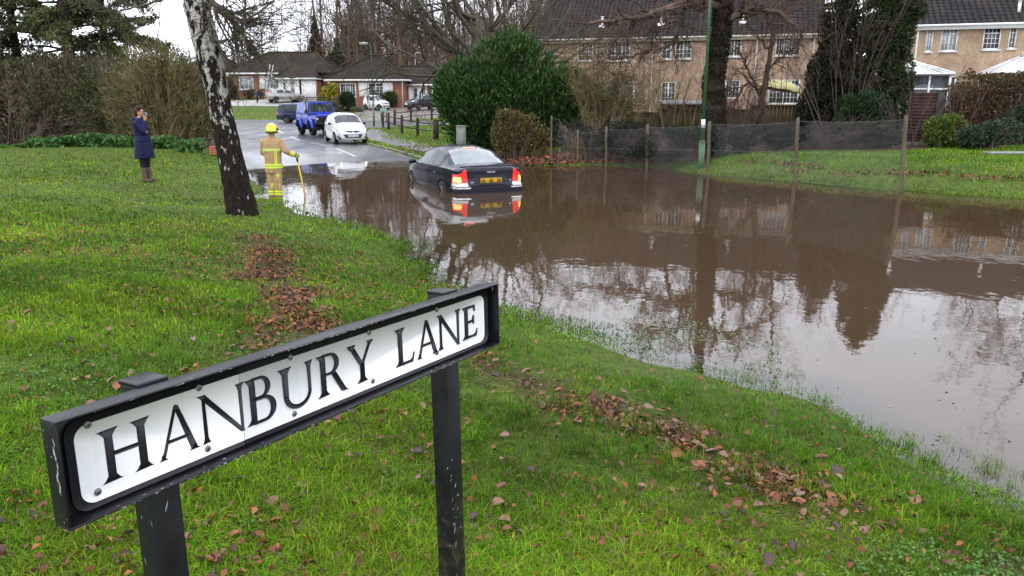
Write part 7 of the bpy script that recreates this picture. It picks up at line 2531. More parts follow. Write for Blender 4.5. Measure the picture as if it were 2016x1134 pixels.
# yellow parasol on the patio
par = atY(1534, 200, 45.5)
ps = thing("garden_parasol", "faded yellow garden parasol tilted against the terrace doors", "parasol", (par[0], 45.5, gz(par[0], 45.5)))
zc = atY(1534, 168, 45.5)[2] - ps.location.z
cn = MB()
k = 16
a = np.arange(k) * 2 * math.pi / k
rings = [(0.02, .42), (.45, .36), (.9, .22), (1.2, .0), (1.19, -.14)]
V = []
tl = np.array([[math.cos(-.18), 0, math.sin(.18)], [0, 1, 0], [-math.sin(.18), 0, math.cos(-.18)]])
for r_, z in rings:
    dip = np.where(np.arange(k) % 2 == 0, 0, -.04 * r_)
    V.append(np.stack([r_ * np.cos(a), r_ * np.sin(a), z + dip], 1))
V = np.concatenate(V) @ tl.T + [0, 0, zc - .1]
i, j = np.meshgrid(np.arange(len(rings) - 1), np.arange(k), indexing='ij')
cn.add(V, np.stack([i * k + j, i * k + (j + 1) % k, (i + 1) * k + (j + 1) % k, (i + 1) * k + j], -1).reshape(-1, 4))
cn.build("canopy", simple("faded_yellow_canvas", (.40, .37, .17), (.34, .31, .15), 3, .8), ps)
m = MB(); m.tube([(0, 0, 0), (.06, 0, zc + .3)], .025, 8); m.build("pole", DARK_WOOD, ps)
m = MB(); m.lathe([(0, .07), (.22, .06), (.25, 0)], (0, 0, 0), 14); m.build("base", simple("parasol_base", (.1, .1, .1), None, 5, .7), ps)
# terracotta brick stub by the hedge end, pale slabs on the right bank
bs = hit(421, 305)
st_ = thing("brick_stub", "small terracotta brick pier stub between the birch and the olive bush", "brick pier", tuple(bs))
m = MB()
for r_ in range(4):
    for c in range(2):
        m.bbox(((c - .5) * .118 + (.02 if r_ % 2 else 0), 0, .04 + r_ * .078), (.112, .215, .07), .006)
m.build("bricks", simple("terracotta_brick", (.36, .12, .06), (.26, .085, .045), 9, .8), st_)
sl = atZ(1990, 302, .62)
pv = thing("paving_slabs", "pale stone paving slabs at the right edge of the far lawn", "paving", (sl[0], sl[1], gz(sl[0], sl[1])))
for i in range(3):
    m = MB(); m.bbox((-.45 + i * .62, .05 * i, .04), (.60, .60, .06), .01); m.build("slab", simple("pale_stone", (.17, .165, .17), (.22, .215, .215), 5, .6), pv)
# sticks and small flotsam on the flood
rng = np.random.default_rng(171)
n = 420
u, v = rng.uniform(600, 2016, n), 330 + rng.power(1.1, n) * 560
P = np.array([atZ(a, b, .003) for a, b in zip(u, v)])
P = P[ground_z(P[:, 0], P[:, 1]) < -.03]
fl = MB()
fl.cards(P, rng.uniform(.012, .045, len(P)), .5, nrm=np.tile([0, 0, 1.], (len(P), 1)) + rng.normal(size=(len(P), 3)) * .05, rng=rng, axis=rng.normal(size=(len(P), 3)) * [1, 1, .02], col=pick(rng, [(.12, .075, .04), (.20, .16, .10), (.07, .08, .03), (.30, .28, .22)], len(P)))
struct(fl.build("floating_debris", LEAF_DULL, col=True), 'stuff')

# ================================================================== people
def solid(prims, voxel, it=6, fac=.5):
    """one continuous skin grown over limbs, trunk and head"""
    bm = bmesh.new()
    def capsule(p0, p1, r0, r1, k=14):
        p0, p1 = np.array(p0, float), np.array(p1, float)
        d, u, v = frame_of(p1 - p0)
        ln = np.linalg.norm(p1 - p0)
        rings = []
        for t in np.linspace(-math.pi / 2, 0, 6)[1:]:
            rings.append((p0 + d * r0 * math.sin(t), r0 * math.cos(t)))
        for t in np.linspace(0, math.pi / 2, 6)[:-1]:
            rings.append((p1 + d * r1 * math.sin(t), r1 * math.cos(t)))
        vs = []
        for c, r in rings:
            vs.append([bm.verts.new(c + r * (math.cos(a) * u + math.sin(a) * v)) for a in np.arange(k) * 2 * math.pi / k])
        for a, b in zip(vs[:-1], vs[1:]):
            for i in range(k):
                bm.faces.new((a[i], a[(i + 1) % k], b[(i + 1) % k], b[i]))
        bm.faces.new(vs[0][::-1]); bm.faces.new(vs[-1])
    def loft(rings, k=22):
        vs = []
        for z, rx, ry, cx, cy in rings:
            vs.append([bm.verts.new((cx + rx * math.cos(a), cy + ry * math.sin(a), z)) for a in np.arange(k) * 2 * math.pi / k])
        for a, b in zip(vs[:-1], vs[1:]):
            for i in range(k):
                bm.faces.new((a[i], a[(i + 1) % k], b[(i + 1) % k], b[i]))
        bm.faces.new(vs[0][::-1]); bm.faces.new(vs[-1])
    for p in prims:
        if p[0] == 'cap':
            capsule(*p[1:])
        elif p[0] == 'ell':
            g = bmesh.ops.create_uvsphere(bm, u_segments=18, v_segments=12, radius=1)
            M = Matrix.Rotation(p[3] if len(p) > 3 else 0, 3, 'Y')
            for v in g['verts']:
                v.co = M @ Vector((v.co.x * p[2][0], v.co.y * p[2][1], v.co.z * p[2][2])) + Vector(p[1])
        else:
            loft(p[1])
    me = bpy.data.meshes.new("tmp")
    bm.to_mesh(me); bm.free()
    o = bpy.data.objects.new("tmp", me)
    COL.objects.link(o)
    md = o.modifiers.new("r", 'REMESH'); md.mode = 'VOXEL'; md.voxel_size = voxel
    sm = o.modifiers.new("s", 'SMOOTH'); sm.iterations = it; sm.factor = fac
    dg = bpy.context.evaluated_depsgraph_get()
    out = bpy.data.meshes.new_from_object(o.evaluated_get(dg))
    bpy.data.objects.remove(o)
    return out
def part(name, me, m, parent):
    me.materials.clear(); me.materials.append(m)
    me.polygons.foreach_set('use_smooth', np.ones(len(me.polygons), bool))
    o = bpy.data.objects.new(name, me)
    COL.objects.link(o)
    o.parent = parent
    return o
SKIN = simple("skin", (.46, .26, .19), (.40, .21, .15), 14, .5)
def hand_prims(w, d, side, up, L_=.085, curl=.5, r=.0095):
    """palm, four unequal bent fingers and a thumb from the wrist w along d"""
    w, d, side, up = (np.array(x, float) for x in (w, d, side, up))
    P = [('cap', w, w + d * .035, .026, .030), ('cap', w + side * .018 + d * .02, w + d * .085 + side * .028, .018, .016), ('cap', w - side * .018 + d * .02, w + d * .082 - side * .028, .018, .016), ('cap', w + d * .03, w + d * .085, .024, .020)]
    for k, (o, ln) in enumerate(((.030, .068), (.010, .078), (-.010, .073), (-.030, .058))):
        b = w + d * .085 + side * o
        m = b + d * ln * .5 * math.cos(curl * .5) - up * ln * .5 * math.sin(curl * .5)
        t = m + d * ln * .5 * math.cos(curl * 1.8) - up * ln * .5 * math.sin(curl * 1.8)
        P += [('cap', b, m, r * 1.05, r), ('cap', m, t, r, r * .8)]
    a = w + d * .025 + side * .03
    b = a + d * .035 + side * .03 - up * .012
    P += [('cap', a, b, .013, .011), ('cap', b, b + d * .03 - up * .012, .011, .009)]
    return P
# ---- firefighter standing in the shallows with a long pole, back to us
ff_xy = atZ(543, 385)[:2]
FFZ = -.135
ff = thing("person", "firefighter in tan turnout kit and yellow helmet standing in shallow flood holding a pole", "person", (ff_xy[0], ff_xy[1], FFZ))
TAN = simple("tan_turnout_cloth", (.40, .265, .14), (.31, .20, .105), 7, .85, bmp=1.0, bscale=13)
HIVIS = simple("yellow_reflective_tape", (.62, .78, .02), (.50, .66, .02), 20, .35)
SILVER = simple("silver_reflective_tape", (.50, .52, .50), (.40, .42, .40), 20, .3, .3)
HEL = simple("yellow_helmet_shell", (.66, .82, .02), (.58, .74, .02), 4, .22, coat=.7)
BLACK = simple("black_fittings", (.014, .014, .015), None, 10, .5)
hip_z = .93
hr = np.array([.50, .10, 1.085])
torso = [(.66, .185, .135, .0, 0), (.72, .205, .15, .0, 0), (.80, .205, .15, 0, 0), (.95, .198, .145, 0, 0), (1.10, .205, .148, 0, 0), (1.25, .222, .15, 0, 0), (1.36, .222, .142, 0, 0), (1.45, .185, .118, 0, 0), (1.51, .105, .09, 0, 0), (1.55, .075, .075, 0, 0)]
body = [('cap', (-.10, 0, .10), (-.09, 0, .50), .055, .075), ('cap', (.09, -.03, .10), (.085, -.02, .50), .055, .075), ('cap', (-.09, 0, .50), (-.08, 0, .92), .08, .095), ('cap', (.085, -.02, .50), (.08, 0, .92), .08, .095), ('loft', [(.86, .15, .11, 0, 0), (1.0, .155, .11, 0, 0), (1.3, .18, .11, 0, 0), (1.45, .15, .09, 0, 0), (1.5, .06, .06, 0, 0)]),
        ('cap', (0, .0, 1.46), (.0, .015, 1.62), .055, .052), ('ell', (.01, .02, 1.68), (.075, .095, .115)), ('cap', (.02, .11, 1.66), (.022, .125, 1.65), .014, .012), ('cap', (-.02, .09, 1.60), (.04, .095, 1.60), .012, .012),
        ('cap', (.20, 0, 1.42), (.30, -.02, 1.20), .05, .042), ('cap', (.30, -.02, 1.20), tuple(hr), .04, .03), ('cap', (-.20, 0, 1.42), (-.235, .04, 1.15), .05, .042), ('cap', (-.235, .04, 1.15), (-.15, .20, 1.05), .04, .03),
        ('cap', (-.10, -.04, .04), (-.10, .14, .04), .045, .04), ('cap', (.09, -.07, .04), (.10, .11, .04), .045, .04)]
part("body", solid(body, .016), SKIN, ff)
jk = [('loft', torso), ('cap', (.195, 0, 1.405), (.305, -.03, 1.20), .085, .070), ('cap', (.305, -.03, 1.20), (.455, .075, 1.105), .070, .056), ('cap', (-.195, 0, 1.405), (-.245, .03, 1.16), .085, .070), ('cap', (-.245, .03, 1.16), (-.16, .18, 1.06), .068, .058), ('cap', (0, .01, 1.50), (0, .012, 1.575), .082, .074)]
part("jacket", solid(jk, .014, 5), TAN, ff)
tr_ = [('cap', (-.085, .0, .14), (-.085, 0, .48), .088, .092), ('cap', (-.085, 0, .48), (-.075, 0, .88), .094, .115), ('cap', (.085, -.03, .13), (.085, -.03, .48), .092, .096), ('cap', (.085, -.03, .48), (.08, 0, .88), .098, .118), ('ell', (0, 0, .86), (.185, .135, .12))]
part("trousers", solid(tr_, .014, 5), TAN, ff)
part("boots", solid([('cap', (-.095, -.03, .06), (-.10, .15, .05), .055, .048), ('cap', (-.09, -.01, .06), (-.085, 0, .2), .06, .065), ('cap', (.09, -.06, .06), (.10, .12, .05), .055, .048), ('cap', (.09, -.04, .06), (.085, -.03, .2), .06, .065)], .014), BLACK, ff)
def t_at(z):
    T = np.array(torso)
    return [np.interp(z, T[:, 0], T[:, k]) for k in (1, 2, 3, 4)]
def band(name, m, z0, z1, a0=0., a1=2 * math.pi, g=1.045, parent=ff):
    mb = MB()
    k = 34
    a = np.linspace(a0, a1, k)
    zs_ = np.linspace(z0, z1, max(2, int((z1 - z0) / .03) + 1))
    V = []
    for z in zs_:
        rx_, ry_, cx_, cy_ = t_at(z)
        V.append(np.stack([cx_ + (rx_ * g + .003) * np.cos(a), cy_ + (ry_ * g + .003) * np.sin(a), np.full(k, z)], 1))
    i, j = np.meshgrid(np.arange(len(zs_) - 1), np.arange(k - 1), indexing='ij')
    mb.add(np.concatenate(V), np.stack([i * k + j, i * k + j + 1, (i + 1) * k + j + 1, (i + 1) * k + j], -1).reshape(-1, 4))
    return mb.build(name, m, parent, smooth=True)
for z0, z1 in ((1.195, 1.255), (.795, .840), (.855, .900)):
    b = band("reflective_band", HIVIS, z0, z1)
    band("silver_stripe", SILVER, z0 + .02, z1 - .02, g=1.052, parent=b)
for a0, a1 in ((-1.20, -1.08), (-1.02, -.90), (-2.62, -2.50)):
    band("reflective_band", HIVIS, .90, 1.195, a0, a1)
def ring(name, m, p0, p1, r, parent=ff):
    mb = MB(); mb.tube([p0, p1], r, 18, caps=False); return mb.build(name, m, parent, smooth=True)
e0, e1 = np.array((.305, -.03, 1.20)), np.array((.455, .075, 1.105))
for f0, f1 in ((.58, .76), (.84, 1.0)):
    ring("cuff_band", HIVIS, e0 + (e1 - e0) * f0, e0 + (e1 - e0) * f1, .0665)
for x, y in ((-.085, 0), (.085, -.03)):
    ring("ankle_band", HIVIS, (x, y, .165), (x, y, .205), .096); ring("ankle_band", HIVIS, (x, y, .225), (x, y, .265), .096)
    for dx in (.02, .055):
        mb = MB(); mb.box((x + dx, y - .088 + dx * .35, .355), (.02, .012, .17)); mb.build("leg_stripe", HIVIS, ff)
        mb = MB(); mb.box((x + dx, y - .092 + dx * .35, .60), (.02, .012, .11)); mb.build("leg_stripe", HIVIS, ff)
GLV = simple("yellow_work_glove", (.32, .29, .06), (.24, .20, .05), 16, .8)
dvec = (hr - np.array((.455, .075, 1.105))); dvec = dvec / np.linalg.norm(dvec)
gp = [('cap', hr - dvec * .05, hr + dvec * .01, .045, .045), ('ell', hr + dvec * .02, (.048, .045, .05))]
for k, (dz, rr5) in enumerate(((.030, .0165), (.010, .0175), (-.012, .0165), (-.032, .0145))):
    c = hr + dvec * .045 + np.array([0, 0, dz])
    gp += [('cap', c + [-.01, -.042, 0], c + [.035, -.035, 0], rr5, rr5), ('cap', c + [.035, -.035, 0], c + [.045, .012, -.004], rr5, rr5 * .9), ('cap', c + [.045, .012, -.004], c + [.012, .034, -.006], rr5 * .9, rr5 * .8)]
gp += [('cap', hr + [0, .03, .035], hr + [.03, .02, .055], .017, .016), ('cap', hr + [.03, .02, .055], hr + [.05, -.012, .05], .016, .013)]
part("glove", solid(gp, .006, 3), GLV, ff)
hl_ = np.array((-.15, .20, 1.05))
part("glove", solid([('cap', hl_, hl_ + [.02, .05, -.02], .042, .042)] + [('cap', hl_ + [.02 + o, .06, -.02], hl_ + [.05 + o, .10, -.05], .015, .012) for o in (-.035, -.012, .011, .034)] + [('cap', hl_ + [.04, .02, 0], hl_ + [.08, .05, -.01], .015, .012)], .006, 3), GLV, ff)
hm = solid([('ell', (.01, .01, 1.705), (.128, .152, .135)), ('ell', (.01, .012, 1.67), (.140, .165, .055)), ('cap', (.01, -.12, 1.80), (.01, .10, 1.835), .02, .02)], .010, 4)
hel = part("helmet", hm, HEL, ff)
mb = MB(); mb.bbox((.125, .07, 1.70), (.03, .13, .06), .012); mb.bbox((.143, -.02, 1.685), (.012, .05, .06), .006); mb.bbox((-.123, .06, 1.69), (.03, .12, .05), .012); mb.build("visor_fitting", BLACK, hel)
mb = MB(); mb.tube([(.13 * math.cos(a) + .01, .155 * math.sin(a) + .01, 1.622) for a in np.linspace(math.pi, 2 * math.pi, 14)], .017, 8); mb.build("neck_guard", BLACK, hel)
# the pole he holds
pole_top = np.array([ff_xy[0] + hr[0] + .03, ff_xy[1] + hr[1], FFZ + hr[2]])
pole_bot = atZ(601, 386, -.0)
pole_bot = pole_bot + (pole_bot - pole_top) * .14
pd = (pole_bot - pole_top) / np.linalg.norm(pole_bot - pole_top)
pole = thing("pole", "yellow pole with black grip held by the firefighter and dipped in the flood", "pole", tuple(pole_bot))
rel = pole_top - pole_bot
m = MB(); m.tube([rel + pd * .16, rel * .5, (0, 0, 0)], [.017, .018, .019], 10); m.build("shaft", simple("yellow_fibreglass", (.62, .40, .03), (.52, .33, .03), 12, .4), pole, smooth=True)
m = MB(); m.tube([rel - pd * .05, rel - pd * .045, rel + pd * .16], [.016, .024, .022], 10); m.build("grip", BLACK, pole)
# ---- woman in a long quilted coat photographing the scene
wxy = hit(291, 359)
wo = thing("person", "woman in long navy quilted coat and brown boots holding a phone to her face", "person", tuple(wxy), R(0))
NAVY = simple("navy_quilted_coat", (.011, .013, .052), (.007, .008, .034), 10, .5, spec=.12, bmp=.2, bscale=40)
LEG = simple("black_leggings", (.008, .010, .014), None, 10, .8)
BOOT = simple("brown_suede_boots", (.105, .075, .055), (.075, .052, .04), 12, .8)
HAIR = simple("brown_hair", (.030, .014, .009), (.055, .026, .017), 26, .6, spec=.1, stretch=(1, 1, .2))
hand1 = np.array((.125, -.055, 1.455))
hd = np.array((.10, .0, .99)); hd /= np.linalg.norm(hd)
wb_ = [('cap', (-.02, -.07, .08), (-.03, -.07, .46), .042, .062), ('cap', (.02, .07, .08), (.01, .07, .46), .042, .062), ('cap', (-.03, -.07, .46), (-.03, -.06, .85), .066, .09), ('cap', (.01, .07, .46), (-.01, .06, .85), .066, .09), ('loft', [(.80, .12, .155, -.02, 0), (.95, .12, .16, -.02, 0), (1.1, .105, .135, -.02, 0), (1.3, .115, .16, -.02, 0), (1.42, .09, .15, -.03, 0), (1.47, .055, .06, -.03, 0)]),
       ('cap', (-.04, 0, 1.42), (-.02, 0, 1.55), .052, .050), ('ell', (-.012, 0, 1.645), (.092, .074, .112)), ('ell', (.02, 0, 1.585), (.058, .055, .055)), ('cap', (.076, 0, 1.645), (.098, 0, 1.615), .010, .014), ('cap', (.070, -.018, 1.578), (.070, .018, 1.578), .010, .010), ('cap', (.05, 0, 1.545), (.06, 0, 1.55), .022, .022), ('ell', (-.02, -.076, 1.635), (.016, .01, .028)), ('ell', (-.02, .076, 1.635), (.016, .01, .028)),
       ('cap', (-.03, -.17, 1.38), (.10, -.15, 1.18), .045, .04), ('cap', (.10, -.15, 1.18), tuple(hand1 - hd * .02), .038, .027), ('cap', (-.03, .17, 1.38), (.02, .18, 1.16), .045, .04), ('cap', (.02, .18, 1.16), (.11, -.02, 1.17), .038, .027),
       ('cap', (-.04, -.07, .045), (.06, -.075, .04), .03, .024), ('cap', (-.0, .07, .045), (.10, .075, .04), .03, .024)]
wb_ += hand_prims(hand1 - hd * .02, hd, np.array((.3, .95, 0)), np.array((.9, -.3, 0)), curl=.9)
wb_ += hand_prims(np.array((.11, -.02, 1.17)), np.array((.35, -.93, .05)), np.array((.1, .05, .99)), np.array((.93, .35, 0)), curl=.7)
part("body", solid(wb_, .0085, 4), SKIN, wo)
coat_r = []
zq_ = np.linspace(.57, 1.43, 44)
for q, z in enumerate(zq_):
    rx_ = np.interp(z, [.57, .70, .95, 1.1, 1.3, 1.43], [.215, .205, .175, .155, .155, .125])
    ry_ = np.interp(z, [.57, .70, .95, 1.1, 1.3, 1.43], [.235, .235, .215, .185, .205, .175])
    puff = 1 + .042 * abs(math.sin((z - .57) / (.045 if z < .95 else .075) * math.pi))
    coat_r.append((z, rx_ * puff, ry_ * puff, np.interp(z, [.57, 1.1, 1.43], [.0, -.01, -.03]), 0))
ct = [('loft', coat_r), ('loft', [(1.40, .125, .175, -.03, 0), (1.46, .10, .12, -.035, 0), (1.50, .085, .085, -.03, 0)]), ('cap', (-.035, -.175, 1.375), (.105, -.165, 1.18), .078, .068), ('cap', (.105, -.165, 1.18), (.118, -.075, 1.395), .064, .052), ('cap', (-.035, .175, 1.375), (.02, .20, 1.17), .078, .068), ('cap', (.02, .20, 1.17), (.115, .03, 1.17), .062, .05), ('ell', (-.13, 0, 1.44), (.075, .13, .075)), ('cap', (-.12, -.09, 1.46), (-.12, .09, 1.46), .05, .05)]
coat = part("coat", solid(ct, .010, 2), NAVY, wo)
mb = MB(); mb.tube([(.205, -.01, .60), (.17, -.01, .95), (.15, -.01, 1.1), (.13, -.01, 1.38)], .006, 6); mb.build("zip", BLACK, coat)
part("leggings", solid([('cap', (-.03, -.07, .28), (-.03, -.065, .60), .056, .085), ('cap', (.01, .07, .28), (0, .065, .60), .056, .085)], .011), LEG, wo)
part("boots", solid([('cap', (-.02, -.07, .09), (-.028, -.07, .33), .055, .066), ('cap', (.02, .07, .09), (.012, .07, .33), .055, .066), ('cap', (-.045, -.07, .05), (.09, -.075, .045), .05, .040), ('cap', (-.005, .07, .05), (.13, .075, .045), .05, .040)], .011), BOOT, wo)
part("hair", solid([('ell', (-.032, 0, 1.672), (.100, .086, .105)), ('ell', (-.075, 0, 1.625), (.072, .078, .105)), ('ell', (-.105, 0, 1.645), (.055, .055, .06)), ('cap', (.0, -.06, 1.74), (.055, -.02, 1.725), .03, .022), ('cap', (.0, .06, 1.74), (.055, .02, 1.725), .03, .022)], .0095, 3), HAIR, wo)
mb = MB()
for sg in (-1, 1):
    mb.tube([(.083 + .002 * math.cos(a), sg * .032 + .022 * math.cos(a), 1.648 + .017 * math.sin(a)) for a in np.linspace(0, 2 * math.pi, 12)], .0022, 5)
    mb.tube([(.083, sg * .052, 1.65), (.0, sg * .079, 1.65)], .0022, 5)
mb.build("glasses", BLACK, wo)
mb = MB()
for sg in (-1, 1):
    mb.box((.082, sg * .03, 1.648), (.008, .018, .009))
mb.build("eyes", simple("eye_dark", (.03, .02, .015), None, 5, .2), wo)
ph = thing("mobile_phone", "mobile phone in the woman's raised hand at her face", "phone", (wxy[0] + .150, wxy[1] - .02, wxy[2] + 1.585), R(8))
m = MB(); m.bbox((0, 0, 0), (.010, .145, .072), .004); m.build("case", simple("phone_case", (.25, .36, .36), None, 5, .3), ph)
m = MB(); m.box((-.0058, 0, 0), (.001, .13, .062)); m.build("screen", PANE, ph)
# ---- child walking past the bungalow drive
kx = at_x(507, 85.4)
kd = thing("person", "small figure in dark clothes and cap walking past the ladder across the road", "person", (kx, 85.4, gz(kx, 85.4)), R(-90))
kb_ = [('cap', (-.12, -.06, .06), (-.04, -.06, .42), .045, .06), ('cap', (.22, .06, .06), (.08, .06, .40), .045, .06), ('cap', (-.04, -.06, .42), (0, -.05, .75), .06, .085), ('cap', (.08, .06, .40), (0, .05, .75), .06, .085), ('loft', [(.72, .10, .15, 0, 0), (1.0, .10, .15, 0, 0), (1.22, .09, .16, 0, 0), (1.28, .05, .06, 0, 0)]), ('cap', (0, 0, 1.24), (.01, 0, 1.34), .045, .045), ('ell', (.02, 0, 1.44), (.085, .07, .105)), ('cap', (.10, 0, 1.43), (.11, 0, 1.42), .012, .012), ('cap', (0, -.16, 1.2), (.06, -.19, .95), .04, .035), ('cap', (.06, -.19, .95), (.18, -.16, .82), .034, .026), ('cap', (0, .16, 1.2), (-.06, .19, .95), .04, .035), ('cap', (-.06, .19, .95), (0, .18, .75), .034, .026), ('cap', (-.14, -.06, .035), (-.02, -.06, .03), .035, .03), ('cap', (.2, .06, .035), (.34, .06, .05), .035, .03)]
for w_, d_ in (((.18, -.16, .82), (.5, 0, -.86)), ((0, .18, .75), (.3, 0, -.95))):
    kb_ += hand_prims(np.array(w_), np.array(d_), np.array((0, 1, 0.)), np.array((.86, 0, .5)))
part("body", solid(kb_, .012, 4), SKIN, kd)
part("jacket", solid([('loft', [(.66, .14, .19, 0, 0), (.9, .13, .18, 0, 0), (1.18, .12, .19, 0, 0), (1.28, .07, .09, 0, 0)]), ('cap', (0, -.165, 1.19), (.06, -.2, .95), .07, .06), ('cap', (.06, -.2, .95), (.16, -.165, .85), .056, .046), ('cap', (0, .165, 1.19), (-.06, .2, .95), .07, .06), ('cap', (-.06, .2, .95), (-.01, .185, .80), .056, .046)], .016), simple("dark_blue_jacket", (.018, .024, .048), None, 8, .7), kd)
part("trousers", solid([('cap', (-.11, -.06, .1), (-.04, -.06, .42), .06, .072), ('cap', (.2, .06, .1), (.08, .06, .4), .06, .072), ('cap', (-.04, -.06, .42), (0, -.05, .72), .075, .1), ('cap', (.08, .06, .4), (0, .05, .72), .075, .1)], .016), LEG, kd)
part("cap", solid([('ell', (.0, 0, 1.50), (.098, .085, .075)), ('ell', (.10, 0, 1.475), (.07, .07, .014))], .012, 3), BLACK, kd)
# ================================================================== the street name sign
SX = np.array([0.53293129, 0.84580657, -0.02440241])
SN = np.array([0.8459618, -0.53196396, 0.03691855])
SZ = np.cross(SN, SX) * -1
if SZ[2] < 0:
    SZ = -SZ
SP = np.array([-0.40425129, 1.76299088, 1.55882017])
DEP = .047
BASE = .96
sign = thing("street_name_sign", "black-framed white street name sign on two black posts at the front of the lawn", "street sign")
sm_ = Matrix(((SX[0], -SN[0], SZ[0]), (SX[1], -SN[1], SZ[1]), (SX[2], -SN[2], SZ[2])))
sign.matrix_world = Matrix.Translation(Vector(SP - SZ * BASE)) @ sm_.to_4x4()
def black_paint(name, chips=True):
    m, nt, b = new_mat(name)
    v = coord(nt, 'Object')
    f = noise(nt, v, 9, 5, .6)
    c = ramp(nt, f, [(.3, (.004, .004, .006)), (.7, (.008, .008, .011))])
    dust = ramp(nt, noise(nt, v, 3.1, 6, .7), [(.62, 0.), (.82, .35)])
    c = mixc(nt, dust, c, (.030, .030, .028))
    sp = nt.nodes.new('ShaderNodeSeparateXYZ')
    L(nt, v, sp.inputs[0])
    lowz = nt.nodes.new('ShaderNodeMapRange')
    lowz.inputs['From Min'].default_value = .50
    lowz.inputs['From Max'].default_value = .12
    L(nt, sp.outputs['Z'], lowz.inputs['Value'])
    splash = mth(nt, 'MULTIPLY', lowz.outputs['Result'], ramp(nt, noise(nt, v, 26, 5, .7), [(.48, 0.), (.62, .8)]))
    c = mixc(nt, splash, c, (.060, .046, .028))
    alg = ramp(nt, noise(nt, v, 7, 6, .72), [(.56, 0.), (.74, .45)])
    c = mixc(nt, alg, c, (.020, .024, .014))
    if chips:
        ch = noise(nt, coord(nt, 'Object', (1, 1, .55)), 34, 4, .6)
        c = mixc(nt, ramp(nt, ch, [(.745, 0.), (.755, 1.)]), c, (.30, .30, .32))
    L(nt, c, b.inputs['Base Color'])
    L(nt, ramp(nt, f, [(.3, .28), (.7, .5)]), b.inputs['Roughness'])
    b.inputs['Specular IOR Level'].default_value = .35
    bump(nt, b, noise(nt, v, 160, 2), .08, .002)
    return m
BP = black_paint("black_sign_paint")
CHIP = simple("bare_metal_chips", (.34, .35, .38), (.20, .20, .22), 40, .5)
HL, HH = .6825, .100
fr_ = MB()
zb_ = BASE
fr_.bbox((0, DEP - .0015, zb_), (HL * 2 - .004, .003, HH * 2 - .004), .0008)
T_ = .0045
fr_.bbox((0, DEP / 2, zb_ + HH - T_ / 2), (HL * 2, DEP, T_), .0016)
fr_.bbox((0, DEP / 2, zb_ - HH + T_ / 2), (HL * 2, DEP, T_), .0016)
for s_ in (-1, 1):
    fr_.bbox((s_ * (HL - T_ / 2), DEP / 2, zb_), (T_, DEP - .0006, HH * 2 - T_ * 2 + .002), .0016)
r = np.random.default_rng(5)
def chip(c, ax, bx, n_, ln, wd):
    """a small flake of missing paint lying just proud of the surface"""
    k = 9
    a = np.sort(r.uniform(0, 6.28, k))
    rad = r.uniform(.45, 1.0, k)
    pts = [np.array(c) + np.array(ax) * math.cos(t) * q * ln + np.array(bx) * math.sin(t) * q * wd + np.array(n_) * .00025 for t, q in zip(a, rad)]
    fr_.add([np.array(c) + np.array(n_) * .00025] + pts, None, [[0, i + 1, (i + 1) % k + 1] for i in range(k)], 1)
for _ in range(58):
    x = r.uniform(-HL, HL) if r.uniform() < .5 else r.normal(-.02, .10)
    chip((x, 0, zb_ + HH - T_ / 2), (1, 0, 0), (0, 0, 1), (0, -1, 0), r.uniform(.001, .009), r.uniform(.0008, .0021))
for _ in range(46):
    x = r.uniform(-HL, HL) if r.uniform() < .4 else r.normal(-.36, .12)
    chip((x, 0, zb_ - HH + T_ / 2), (1, 0, 0), (0, 0, 1), (0, -1, 0), r.uniform(.001, .008), r.uniform(.0008, .0021))
for _ in range(26):
    chip((r.uniform(-HL, HL), r.uniform(.002, .02), zb_ - HH + T_), (1, 0, 0), (0, 1, 0), (0, 0, 1), r.uniform(.001, .006), r.uniform(.001, .004))
for z in (.062, .045, .034, .02, .006, -.004, -.018, -.026):
    chip((-HL, .012 + r.normal() * .003, zb_ + z), (0, 0, 1), (0, 1, 0), (-1, 0, 0), .011, .0035)
for q in range(10):
    chip((-HL, r.uniform(.003, .04), zb_ + r.uniform(-.09, .09)), (0, 0, 1), (0, 1, 0), (-1, 0, 0), r.uniform(.001, .004), r.uniform(.0008, .002))
for q in range(26):
    chip((r.uniform(-HL, HL), .0006 + r.uniform(0, .012), zb_ + HH), (1, 0, 0), (0, 1, 0), (0, 0, 1), r.uniform(.001, .008), r.uniform(.0006, .002))
fr_.build("frame", [BP, CHIP], sign)
def round_rect(x0, x1, z0, z1, rd, k=8):
    out = []
    for cx, cz, a0 in ((x1 - rd, z1 - rd, 0), (x0 + rd, z1 - rd, 90), (x0 + rd, z0 + rd, 180), (x1 - rd, z0 + rd, 270)):
        for i in range(k + 1):
            a = R(a0 + 90 * i / k)
            out.append((cx + rd * math.cos(a), cz + rd * math.sin(a)))
    return out
PY = DEP - .014
pm = MB()
for x0, x1, side in ((-.655, -.2868, 0), (-.2858, .6665, 1)):
    rr4 = round_rect(x0, x1, zb_ - .0925, zb_ + .0815, .030)
    pts = [p for p in rr4]
    if side == 0:
        pts = [p for p in rr4 if p[0] < x1 - .031] + [(x1, zb_ - .0925), (x1, zb_ + .0815)]
    else:
        pts = [p for p in rr4 if p[0] > x0 + .031] + [(x0, zb_ + .0815), (x0, zb_ - .0925)]
        # order: start at top right going round
        top = [p for p in rr4 if p[0] > x0 + .031 and p[1] > zb_]
        bot = [p for p in rr4 if p[0] > x0 + .031 and p[1] <= zb_]
        pts = top + [(x0, zb_ + .0815), (x0, zb_ - .0925)] + bot
    if side == 0:
        left = [p for p in rr4 if p[0] < x1 - .031]
        pts = left + [(x1, zb_ - .0925), (x1, zb_ + .0815)]
    pm.prism(pts, PY, PY + .003)
plate = pm.build("name_plate", BP, sign)
